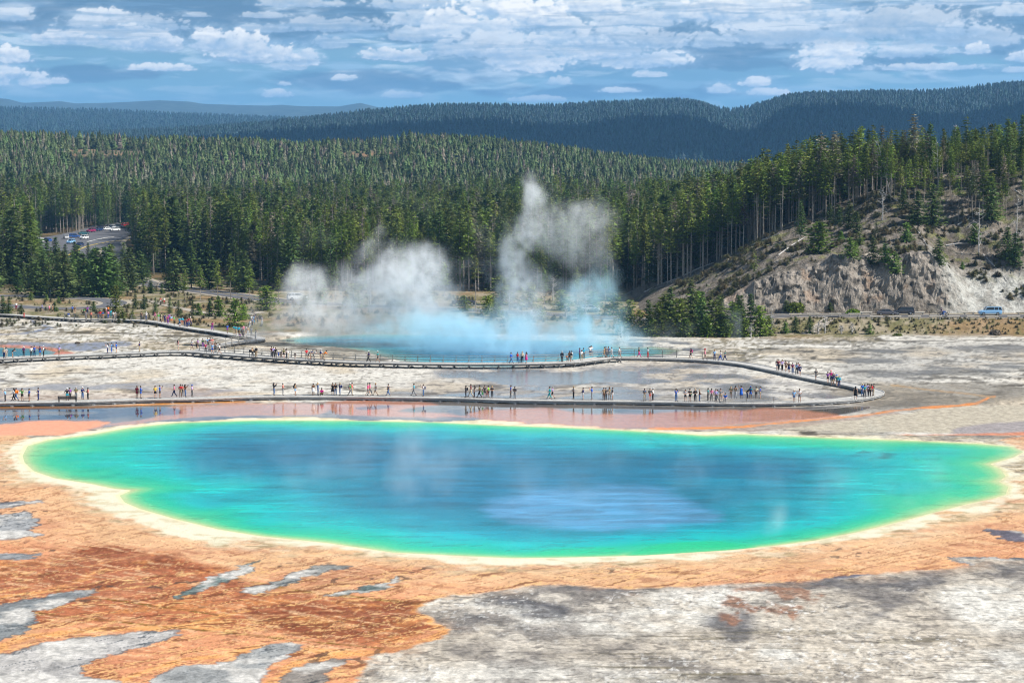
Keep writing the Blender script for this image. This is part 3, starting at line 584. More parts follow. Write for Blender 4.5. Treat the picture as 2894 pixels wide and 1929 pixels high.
def build_hill():
    xs = np.arange(22, 190, 0.42); ys = np.concatenate([np.arange(410, 426, 0.30), np.arange(426, 482, 0.6), np.arange(482, 900, 6)])
    Y, X = np.meshgrid(ys, xs, indexing='ij'); x = X.ravel(); y = Y.ravel(); z = hill_z(x, y)
    # columnar crags are pushed out sideways so that the rock face is broken
    t = y - 413; cliff = np.interp(x, CX_, CZ_) > 5
    m = ss(0, 3, t) * (1 - ss(8, 12, t)) * cliff * (1 - ss(86, 96, x))
    yo = y - m * ((ridge(x / 3.4, z / 3.0, 4, 310) - 0.4) * 1.9 + (fbm(x / 0.9, z / 0.8, 3, 319) - 0.5) * 1.4)
    n = len(x)
    C = np.tile(lin((0.52, 0.47, 0.41)), (n, 1))
    C = mix(C, lin((0.42, 0.38, 0.33)), ss(0.45, 0.65, fbm(x / 3, y / 3, 5, 311)))
    C = mix(C, lin((0.62, 0.58, 0.53)), Q(fbm(x / 1.2, y / 1.0, 4, 312), .6, .95) * 0.6); C = mix(C, lin((0.27, 0.26, 0.18)), Q(fbm(x / 0.9, y / 0.9, 4, 317), .72, .96) * 0.75); C = mix(C, lin((0.30, 0.29, 0.20)), ss(19, 27, z) * Q(fbm(x / 5, y / 5, 4, 318), .3, .8) * 0.7)
    C = mix(C, lin((0.46, 0.46, 0.24)), ss(0.62, 0.72, fbm(x / 2.5, y / 2.5, 4, 313)) * ss(8, 20, t) * 0.7)
    rock = m
    R = np.tile(lin((0.62, 0.57, 0.51)), (n, 1)); R = mix(R, lin((0.40, 0.37, 0.33)), Q(ridge(x / 1.3, z / 1.6, 4, 314) + 0.3 * fbm(x / 4, z / 4, 3, 320), .55, .97))
    R = mix(R, lin((0.66, 0.48, 0.32)), ss(0.66, 0.76, fbm(x / 3, z / 2.5, 4, 315)) * 0.28)
    C = C * (1 - rock[:, None]) + R * rock[:, None]
    sc_ = ss(84, 92, x) * (1 - ss(105, 122, x)) * (1 - ss(14, 24, t)); C = mix(C, lin((0.74, 0.72, 0.67)), sc_ * (0.5 + 0.5 * ss(0.35, 0.6, fbm(x / 1, z / 1, 4, 316))))
    C = C * np.array([0.82, 0.86, 0.93])
    me = mesh_np('hill', np.stack([x, yo, z], 1), [grid_faces(len(ys), len(xs))], (), None, False)
    attr(me, 'col', C, 'FLOAT_COLOR')
    mt = bpy.data.materials.new('hill_rock'); mt.use_nodes = True; t_ = mt.node_tree; b = t_.nodes['Principled BSDF']
    a = t_.nodes.new('ShaderNodeAttribute'); a.attribute_name = 'col'; tc = t_.nodes.new('ShaderNodeTexCoord'); no = t_.nodes.new('ShaderNodeTexNoise'); no.inputs['Scale'].default_value = 1.6; no.inputs['Detail'].default_value = 6; no.inputs['Roughness'].default_value = 0.7
    t_.links.new(tc.outputs['Object'], no.inputs[0]); mr = t_.nodes.new('ShaderNodeMapRange'); mr.inputs[1].default_value = 0.3; mr.inputs[2].default_value = 0.7; mr.inputs[3].default_value = 0.55; mr.inputs[4].default_value = 1.4; t_.links.new(no.outputs[0], mr.inputs[0])
    sv = t_.nodes.new('ShaderNodeVectorMath'); sv.operation = 'SCALE'; t_.links.new(a.outputs['Color'], sv.inputs[0]); t_.links.new(mr.outputs[0], sv.inputs['Scale']); t_.links.new(sv.outputs[0], b.inputs['Base Color'])
    bp = t_.nodes.new('ShaderNodeBump'); bp.inputs['Distance'].default_value = 0.5; t_.links.new(no.outputs[0], bp.inputs['Height']); t_.links.new(bp.outputs[0], b.inputs['Normal'])
    b.inputs['Roughness'].default_value = 0.9; b.inputs['Specular IOR Level'].default_value = 0.15
    me.materials.append(mt); tag(link('hill', me), kind='structure')
build_hill()
def land_z(x, y):
    g = ground_z(x, y); h = np.where((np.asarray(x) > 23) & (np.asarray(y) > 411) & (np.asarray(x) < 188) & (np.asarray(y) < 890), hill_z(x, y), -50)
    return np.maximum(g, h)
def on_land(u, v):                                      # where a sight line first meets the land
    Y = np.concatenate([np.arange(380, 620, 0.5), np.arange(620, 2200, 4)]); d1 = PY(u, v, 1.0) - [0, 0, CAMZ]
    x = d1[0] * Y; z = CAMZ + d1[2] * Y; lz = land_z(x, Y); hit = np.nonzero(z <= lz)[0]
    if len(hit): i = hit[0]; return np.array([x[i], Y[i], lz[i]])
    return PY(u, v, 2200)

# ------------------------------------------------------------------ far hills
FM = {}
def farmat(name, c):
    return mat(name, c, 0.95, 0.05, 0.35, 0.012)
def far_range(name, prof, Yc, depth, z0, seed, c, res, tree_h, rough=14, valleys=()):
    px, py = np.array(prof, float).T
    def zf(x, y):
        dxp = (CU + FPX * x / y) / K
        top = CAMZ + (HV - K * np.interp(dxp, px, py)) / FPX * Yc - tree_h
        s = (y - (Yc - depth)) / depth
        f = np.where(s < 1, ss(0, 1, s) * 0.55 + np.clip(s, 0, 1) * 0.45, 1 - 0.6 * ss(1, 1.8, s))
        z = z0 + (top - z0) * f
        env = np.clip(s, 0, 1) * (1 - ss(0.8, 1.0, s)) + 0.10
        z = z + env * rough * 2.4 * (ridge(x / (depth * 0.5), y / (depth * 0.9), 4, seed) - 0.55)
        for (vx, vw, va) in valleys: z = z - va * np.exp(-((dxp - vx - (1 - np.clip(s, 0, 1)) * vw * 0.7) / vw) ** 2) * np.clip(s * 2.2, 0, 1) * ss(1.25, 0.75, s)
        return z
    ys = np.linspace(Yc - depth, Yc + depth * 0.9, 90); ax = np.linspace(-0.42, 0.42, 420)
    Y, A = np.meshgrid(ys, ax, indexing='ij'); X = A * Y
    z = zf(X.ravel(), Y.ravel())
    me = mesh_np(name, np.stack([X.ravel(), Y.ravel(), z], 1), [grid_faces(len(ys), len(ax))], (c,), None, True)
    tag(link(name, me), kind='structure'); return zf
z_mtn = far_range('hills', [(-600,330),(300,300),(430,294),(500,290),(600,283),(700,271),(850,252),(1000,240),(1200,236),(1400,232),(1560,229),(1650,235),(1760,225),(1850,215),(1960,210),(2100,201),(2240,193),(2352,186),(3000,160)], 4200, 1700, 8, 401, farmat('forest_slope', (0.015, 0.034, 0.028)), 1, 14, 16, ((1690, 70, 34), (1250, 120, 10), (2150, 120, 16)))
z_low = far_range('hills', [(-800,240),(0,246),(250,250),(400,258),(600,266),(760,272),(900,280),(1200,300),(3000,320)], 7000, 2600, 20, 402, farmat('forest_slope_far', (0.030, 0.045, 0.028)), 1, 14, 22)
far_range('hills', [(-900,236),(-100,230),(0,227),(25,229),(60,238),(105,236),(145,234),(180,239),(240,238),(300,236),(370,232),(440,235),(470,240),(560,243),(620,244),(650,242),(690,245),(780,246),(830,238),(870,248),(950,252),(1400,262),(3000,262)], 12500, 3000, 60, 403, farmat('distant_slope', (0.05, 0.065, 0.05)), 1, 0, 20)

# ------------------------------------------------------------------ conifers
RNG = np.random.default_rng(7)
def conifer(seed, H=18.0, bare=0.35, R=1.7, whorls=24, per=6, clumps=6, leaf=0.42, droop=0.25, ragged=0.35, dead=0.0, tip=0.08, trunk_r=0.16, lean=0.0):
    """returns (trunk V,F4), (crown V,F quads): sprays of small needle clumps set along every bough"""
    r = np.random.default_rng(seed)
    tb = MB(); nseg = 6; pts = []; 
    for i in range(nseg + 1):
        t = i / nseg; pts.append((lean * H * t + 0.06 * math.sin(seed + t * 5), 0.06 * math.cos(seed * 2 + t * 4), H * t * 0.985))
    tb.tube(pts, [trunk_r * (1 - 0.88 * i / nseg) for i in range(nseg + 1)], 6, True)
    V = []; n = 0
    nsn = int(8 * bare * H / 6)
    for i in range(nsn):                                # dead snags on the bare trunk
        h = H * bare * r.uniform(0.35, 1.15); a = r.uniform(0, 6.28); l = r.uniform(0.3, 1.1) * min(R, 1.5)
        tb.tube([(lean * h, 0, h), (lean * h + l * math.cos(a), l * math.sin(a), h + r.uniform(-0.25, 0.15))], [0.035, 0.012], 3, False)
    for wi in range(whorls):
        t = (wi + r.uniform(-0.3, 0.3)) / whorls; t = min(max(t, 0), 1)
        h = H * (bare + (1 - bare) * t)
        prof = (1 - t) ** 0.75 * (0.55 + 0.45 * min(1, t * 5 + 0.25)) + tip
        k = max(3, int(per * (1 - 0.4 * t)))
        a0 = r.uniform(0, 6.28)
        for b_ in range(k):
            if r.random() < ragged * 0.35: continue
            a = a0 + 6.283 * b_ / k + r.uniform(-0.35, 0.35); L_ = R * prof * r.uniform(1 - ragged, 1 + ragged * 0.5)
            ca, sa = math.cos(a), math.sin(a)
            cl = max(2, int(clumps * min(1, L_ / R + 0.35)))
            for c_ in range(cl):
                s = (c_ + 0.6) / cl; rr = L_ * s
                zz = h - droop * rr * (1 - 0.4 * s) + r.normal(0, 0.06)
                off = r.normal(0, 0.10 + 0.10 * rr / R, 3) * np.array([1, 1, 0.6])
                c = np.array([lean * h + rr * ca, rr * sa, zz]) + off
                sz = leaf * r.uniform(0.7, 1.25) * (1.1 - 0.35 * s)
                d1 = np.array([ca, sa, -droop * 0.5 + r.uniform(-0.35, 0.35)]); d1 += r.normal(0, 0.35, 3); d1 /= np.linalg.norm(d1)
                d2 = np.cross(d1, r.normal(0, 1, 3) + np.array([0, 0, 1.6])); d2 /= np.linalg.norm(d2) + 1e-6
                V.append([c - d1 * sz * 0.7, c - d2 * sz * 0.32, c + d1 * sz * 0.9, c + d2 * sz * 0.32])
    V.append([[lean * H - .05, 0, H * .97], [lean * H + .05, 0, H * .97], [lean * H + .03, 0.02, H * 1.02], [lean * H - .03, 0, H * 1.02]])
    V = np.array(V).reshape(-1, 3); F = np.arange(len(V)).reshape(-1, 4)
    return tb, V, F
def foliage_mat(name, c, var=0.62, rnd=0.42, hue=0.0):
    m = bpy.data.materials.new(name); m.use_nodes = True; t = m.node_tree; b = t.nodes['Principled BSDF']; N = t.nodes.new; L = t.links.new
    tc = N('ShaderNodeTexCoord'); no = N('ShaderNodeTexNoise'); no.inputs['Scale'].default_value = 1.3; no.inputs['Detail'].default_value = 3; L(tc.outputs['Object'], no.inputs[0])
    oi = N('ShaderNodeObjectInfo')
    mr = N('ShaderNodeMapRange'); mr.inputs[1].default_value = 0.3; mr.inputs[2].default_value = 0.7; mr.inputs[3].default_value = 1 - var; mr.inputs[4].default_value = 1 + var; L(no.outputs[0], mr.inputs[0])
    m2 = N('ShaderNodeMapRange'); m2.inputs[3].default_value = 1 - rnd; m2.inputs[4].default_value = 1 + rnd; L(oi.outputs['Random'], m2.inputs[0])
    mm = N('ShaderNodeMath'); mm.operation = 'MULTIPLY'; L(mr.outputs[0], mm.inputs[0]); L(m2.outputs[0], mm.inputs[1])
    mx = N('ShaderNodeMix'); mx.data_type = 'RGBA'; mx.inputs[6].default_value = (*c, 1); mx.inputs[7].default_value = (c[0] * 1.35, c[1] * 0.95, c[2] * 1.3, 1)
    wn = N('ShaderNodeTexWhiteNoise'); wn.noise_dimensions = '1D'; L(oi.outputs['Random'], wn.inputs['W']); L(wn.outputs['Value'], mx.inputs[0])
    sv = N('ShaderNodeVectorMath'); sv.operation = 'SCALE'; L(mx.outputs[2], sv.inputs[0]); L(mm.outputs[0], sv.inputs['Scale']); L(sv.outputs[0], b.inputs['Base Color'])
    b.inputs['Roughness'].default_value = 0.75; b.inputs['Specular IOR Level'].default_value = 0.2
    # needles let some light through
    tr = N('ShaderNodeBsdfTranslucent'); L(sv.outputs[0], tr.inputs[0]); mixs = N('ShaderNodeMixShader'); mixs.inputs[0].default_value = 0.22
    out = t.nodes['Material Output']; L(b.outputs[0], mixs.inputs[1]); L(tr.outputs[0], mixs.inputs[2]); L(mixs.outputs[0], out.inputs[0])
    return m
M_NEEDLE = foliage_mat('pine_needles', (0.128, 0.205, 0.030))
M_NEEDLE_B = foliage_mat('fir_needles', (0.080, 0.145, 0.034))
M_NEEDLE_G = foliage_mat('young_pine_needles', (0.10, 0.19, 0.03))
M_NEEDLE_D = foliage_mat('grey_green_needles', (0.15, 0.17, 0.10))
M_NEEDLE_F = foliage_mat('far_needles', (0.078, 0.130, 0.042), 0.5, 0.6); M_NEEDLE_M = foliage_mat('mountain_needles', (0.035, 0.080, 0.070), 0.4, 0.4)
M_BARK = mat('pine_bark', (0.30, 0.26, 0.22), 0.9, 0.1, 0.35, 5.0, obj_random=0.3)
M_DEADWOOD = mat('weathered_wood', (0.42, 0.40, 0.38), 0.9, 0.1, 0.3, 4.0)
TREES = {}
def proto(kind):
    if kind in TREES: return TREES[kind]
    base, i = kind.rsplit('_', 1); i = int(i)
    cfg = {'lodge': dict(H=18, bare=0.42, R=1.9, whorls=24, per=7, clumps=6, leaf=0.50, droop=0.25, ragged=0.5, tip=0.09, trunk_r=0.15),
           'tall': dict(H=20, bare=0.60, R=1.9, whorls=18, per=6, clumps=6, leaf=0.50, droop=0.2, ragged=0.55, tip=0.12, trunk_r=0.15),
           'full': dict(H=12, bare=0.05, R=2.6, whorls=26, per=9, clumps=8, leaf=0.55, droop=0.28, ragged=0.3, tip=0.05, trunk_r=0.16),
           'young': dict(H=5, bare=0.03, R=1.45, whorls=17, per=9, clumps=6, leaf=0.40, droop=0.05, ragged=0.3, tip=0.05, trunk_r=0.08),
           'bushy': dict(H=8, bare=0.04, R=2.8, whorls=18, per=9, clumps=8, leaf=0.60, droop=-0.05, ragged=0.5, tip=0.20, trunk_r=0.14),
           'sparse': dict(H=16, bare=0.35, R=1.3, whorls=16, per=5, clumps=4, leaf=0.38, droop=0.3, ragged=0.9, tip=0.06, trunk_r=0.14),
           'spruce': dict(H=16, bare=0.12, R=2.1, whorls=32, per=8, clumps=7, leaf=0.48, droop=0.4, ragged=0.35, tip=0.04, trunk_r=0.17)}[base]
    H = cfg['H']
    tb, V, F = conifer(900 + i * 13 + len(base) * 101, **cfg)
    nm = {'lodge': M_NEEDLE, 'tall': M_NEEDLE, 'full': M_NEEDLE_B, 'young': M_NEEDLE_G, 'bushy': M_NEEDLE, 'spruce': M_NEEDLE_B, 'sparse': M_NEEDLE_D}[base]
    if base == 'lodge' and i == 3: nm = M_NEEDLE_D
    tm = tb.mesh('trunk', (M_BARK,)); cm = mesh_np('crown', V, [F], (nm,))
    TREES[kind] = (tm, cm, H, tb, V, F, nm); return TREES[kind]
def plant_tree(kind, p, h, name, label, cat='tree', group=None, rz=None, wide=1.0, rnd=random.Random(5)):
    tm, cm, H = proto(kind)[:3]; s = h / H
    e = thing(name, label, cat, tuple(p), rnd.uniform(0, 6.28) if rz is None else rz, group, (s * wide, s * wide, s))
    link('trunk', tm, e, sc=(0.8, 0.8, 1)); link('crown', cm, e); return e
def proto_obj(name, kinds):                             # one mesh holding trunk and crown, for the uncounted forest
    out = []
    for k in kinds:
        tm, cm, H, tb, V, F, nm = proto(k)
        tv = np.concatenate(tb.v); fs4 = np.array(tb.f[4]); fs3 = np.array(tb.f[3]) if tb.f[3] else np.zeros((0, 3), int)
        VV = np.concatenate([tv, V]) / H; fl = [a for a in (fs3, np.concatenate([fs4, F + len(tv)])) if len(a)]
        mi = [0] * (len(fs3) + len(fs4)) + [1] * len(F)
        me = mesh_np(name, VV, fl, (M_BARK, nm), mi); out.append(bpy.data.objects.new(name, me))
    return out
def far_proto(name, seed, levels, m, slim=0.15):
    """small far conifer: ragged skirts of boughs one above the other round a trunk"""
    r = np.random.default_rng(seed); V = []; F = []; k = 9
    for l in range(levels):
        t = l / levels; z0 = 0.14 + 0.80 * t + r.uniform(-0.02, 0.02); z1 = min(1.0, z0 + 1.7 / levels * 0.86); R = slim * ((1 - t) ** 0.8) + 0.012
        b = len(V); V.append([r.normal(0, 0.004), r.normal(0, 0.004), z1])
        for i in range(k):
            a = 6.283 * (i + r.uniform(-0.3, 0.3)) / k; q = R * r.uniform(0.55, 1.25); V.append([q * math.cos(a), q * math.sin(a), z0 + r.uniform(-0.03, 0.03)])
        for i in range(k):
            if r.random() < 0.93: F.append((b, b + 1 + i, b + 1 + (i + 1) % k))
    n = len(F); b = len(V)
    V += [[-0.008, 0, 0], [0.008, 0, 0], [0, 0, 0.6], [0, -0.008, 0], [0, 0.008, 0], [0, 0, 0.6]]; F += [(b, b + 1, b + 2), (b + 3, b + 4, b + 5)]
    return bpy.data.objects.new(name, mesh_np(name, np.array(V), [np.array(F)], (m, M_BARK), [0] * n + [1, 1]))
def forest(name, label, pts, hts, protos, cat='forest', wide=None):
    """an uncountable wood: one object, its trees instanced on points by geometry nodes"""
    n = len(pts); me = bpy.data.meshes.new(name); me.vertices.add(n); me.vertices.foreach_set('co', np.asarray(pts, np.float32).ravel())
    r = np.random.default_rng(n)
    attr(me, 'ht', hts); attr(me, 'rot', r.uniform(0, 6.28, n)); attr(me, 'pick', r.integers(0, len(protos), n)); attr(me, 'wid', hts * (r.uniform(0.95, 1.7, n) if wide is None else wide))
    o = link(name, me); tag(o, label, cat, None, 'stuff')
    g = bpy.data.node_groups.new(name, 'GeometryNodeTree'); g.interface.new_socket('Geometry', in_out='INPUT', socket_type='NodeSocketGeometry'); g.interface.new_socket('Geometry', in_out='OUTPUT', socket_type='NodeSocketGeometry')
    N = g.nodes.new; L = g.links.new; gi = N('NodeGroupInput'); go = N('NodeGroupOutput'); jn = N('GeometryNodeJoinGeometry')
    def na(nm):
        a = N('GeometryNodeInputNamedAttribute'); a.data_type = 'FLOAT'; a.inputs[0].default_value = nm; return a.outputs[0]
    sc = N('ShaderNodeCombineXYZ'); L(na('wid'), sc.inputs[0]); L(na('wid'), sc.inputs[1]); L(na('ht'), sc.inputs[2]); ro = N('ShaderNodeCombineXYZ'); L(na('rot'), ro.inputs[2]); pk = na('pick')
    for i, p in enumerate(protos):
        oi = N('GeometryNodeObjectInfo'); oi.inputs['Object'].default_value = p; oi.inputs['As Instance'].default_value = True
        cp = N('FunctionNodeCompare'); cp.data_type = 'FLOAT'; cp.operation = 'EQUAL'; L(pk, cp.inputs[0]); cp.inputs[1].default_value = float(i); cp.inputs['Epsilon'].default_value = 0.1
        ip = N('GeometryNodeInstanceOnPoints'); L(gi.outputs[0], ip.inputs['Points']); L(cp.outputs[0], ip.inputs['Selection']); L(oi.outputs['Geometry'], ip.inputs['Instance']); L(sc.outputs[0], ip.inputs['Scale']); L(ro.outputs[0], ip.inputs['Rotation'])
        L(ip.outputs[0], jn.inputs[0])
    L(jn.outputs[0], go.inputs[0])
    md = o.modifiers.new('forest', 'NODES'); md.node_group = g
    return o
def scatter(y0, y1, xf, spacing, seed, jitter=0.75):
    pts = []
    r = np.random.default_rng(seed); y = y0
    while y < y1:
        s = spacing(y) if callable(spacing) else spacing
        x0, x1 = xf(y); n = int((x1 - x0) / s); x = x0 + (np.arange(n) + 0.5) * s + r.uniform(-jitter, jitter, n) * s * 0.7
        pts.append(np.stack([x, y + r.uniform(-jitter, jitter, n) * s * 0.7], 1)); y += s
    return np.concatenate(pts)
# windows of view that trees must not close: (d-sheet x0,y0,x1,y1, distance)
OPEN = [(80, 526, 294, 557, 900), (212, 540, 288, 574, 860)]
def front_edge_v(dx):                                   # where the wood begins, on the sheet
    return np.interp(dx, [-600, 0, 150, 300, 360, 420, 520, 600, 640, 1000, 1400, 1460, 1520, 1580, 1620], [652, 652, 650, 640, 628, 622, 630, 650, 668, 668, 672, 665, 645, 628, 600])
def wood_ok(x, y, H=18):
    z = land_z(x, y); dx, dy = proj(x, y, z); _, dt = proj(x, y, z + H)
    ok = dy < front_edge_v(dx)
    brow = 474 - 22 * ss(74, 92, x / y * 450); ok |= (x > 34) & (y > brow)
    ok &= ~((x > 24) & (y > 410) & (y < brow - 4) & (x > 30))
    for (a, b, c, d, Y) in OPEN: ok &= ~((dx > a - 4) & (dx < c + 4) & (dt < d) & (dy > b - 4) & (y < Y + 10))
    pk = poly_mask(dx, dy, PARK_D, 1, 0); ok &= pk < 0.3
    ok &= linedist(x, y, ROAD) > 9
    return ok
PARK_D = [(20,562),(60,552),(100,546),(150,538),(205,530),(240,523),(300,518),(312,528),(300,540),(262,556),(225,576),(205,600),(160,602),(148,590),(140,578),(100,578),(60,580),(20,580)]
ROAD = [tuple(p[:2]) for p in smooth_line([(230, 404, 0), (140, 405, 0), (60, 407, 0), (35, 415, 0), (16, 430, 0), (-11, 450, 0), (-50, 474, 0), (-72, 505, 0), (-84, 524, 0), (-99, 550, 0), (-118, 610, 0), (-134, 690, 0), (-148, 760, 0), (-160, 820, 0), (-168, 880, 0)], 5)]

PROTO_N = proto_obj('forest_tree', ['lodge_0', 'lodge_1', 'lodge_2', 'lodge_3', 'spruce_0', 'tall_0', 'spruce_1', 'lodge_4', 'full_1', 'sparse_0', 'sparse_1', 'lodge_5', 'spruce_2'])
PROTO_T = proto_obj('forest_tree', ['tall_0', 'tall_1', 'tall_2', 'lodge_3', 'lodge_0'])
PROTO_F = [far_proto('forest_tree', 50 + i, 9, M_NEEDLE_F if i else M_NEEDLE_D, 0.13 + 0.02 * i) for i in range(5)]
PROTO_M = [far_proto('forest_tree', 80 + i, 5, M_NEEDLE_M, 0.18) for i in range(3)]
INDIV = []                                              # front rows come out as single trees
def build_forest():
    r = np.random.default_rng(3)
    p = scatter(452, 1010, lambda y: (-0.40 * y - 6, 0.38 * y + 6), lambda y: 3.0 + (y - 450) * 0.0035, 11)
    x, y = p.T; hh = 14.5 + 7.5 * fbm(x / 26, y / 26, 3, 60) + r.uniform(-5.5, 3.2, len(x)); hh = hh * np.interp(x / y * 450, [30, 45, 70, 90, 130], [1.0, 0.9, 0.82, 0.55, 0.42])
    ok = wood_ok(x, y, hh) & (r.random(len(x)) < 0.92)
    x, y, hh = x[ok], y[ok], hh[ok]; z = land_z(x, y)
    dx, dy = proj(x, y, z)
    # the nearest couple of hundred trees of the wood are set one by one
    edge = front_edge_v(dx) - dy
    order = np.argsort(y); front = np.zeros(len(x), bool)
    cand = order[(np.abs(dx[order] - 1176) < 1190)]
    near = cand[(edge[cand] < 24) | ((x[cand] > 34) & (y[cand] < 500))][:205]
    front[near] = True
    for i in near: INDIV.append((x[i], y[i], z[i], hh[i]))
    m = ~front
    forest('forest', 'dense dark green conifer forest with grey trunks filling the valley beyond the steam', np.stack([x, y, z], 1)[m], hh[m] , PROTO_N)
    p = scatter(1010, 1620, lambda y: (-0.38 * y, 0.36 * y), lambda y: 3.9 + (y - 1000) * 0.003, 12)
    x, y = p.T; hh = r.uniform(6.0, 12.5, len(x)) * (0.65 + 0.75 * fbm(x / 70, y / 90, 3, 62)); z = ground_z(x, y); dx, dy = proj(x, y, z)
    clr = clearing(dx, dy, x, y); ok = (r.random(len(x)) < 0.9 - 0.55 * clr)
    c2 = np.max([clearing(dx, dy - o_, x, y) for o_ in (0, 9, 18, 27, 36, 45, 54)], 0); hh = hh * (1 - 0.62 * c2 * r.uniform(0.5, 1.3, len(x))); ok &= r.random(len(x)) < 1 - 0.45 * c2
    dxt, dyt = proj(x, y, z + hh)
    x, y, z, hh = x[ok], y[ok], z[ok], hh[ok]
    forest('far_forest', 'paler grey green conifer forest on the low rise beyond the valley, with bare clearings', np.stack([x, y, z], 1), hh, PROTO_F)
    p = scatter(2550, 4260, lambda y: (-0.36 * y, 0.34 * y), 10.5, 13); x, y = p.T; z = z_mtn(x, y); dx, dy = proj(x, y, z)
    ok = (z > 8) & (dy < 372); x, y, z = x[ok], y[ok], z[ok]
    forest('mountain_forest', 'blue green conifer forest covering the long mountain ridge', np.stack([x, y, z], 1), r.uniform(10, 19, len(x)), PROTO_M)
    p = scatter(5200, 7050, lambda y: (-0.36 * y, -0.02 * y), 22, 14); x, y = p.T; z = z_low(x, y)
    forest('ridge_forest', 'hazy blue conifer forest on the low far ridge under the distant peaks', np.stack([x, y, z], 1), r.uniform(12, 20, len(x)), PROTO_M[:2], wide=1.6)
build_forest()
for i, (x, y, z, h) in enumerate(INDIV):
    rr = random.Random(i * 7 + 1); k = rr.choice(['tall_0', 'tall_1', 'tall_2', 'tall_0', 'lodge_0', 'lodge_1', 'lodge_2', 'lodge_3'])
    plant_tree(k, (x, y, z - 0.1), h, 'pine_tree', 'tall slender pine with long bare grey trunk in the front rows of the forest', 'tree', 'pines in the front rows of the forest', wide=rr.uniform(1.15, 1.6), rnd=rr)
print('individual forest trees', len(INDIV))

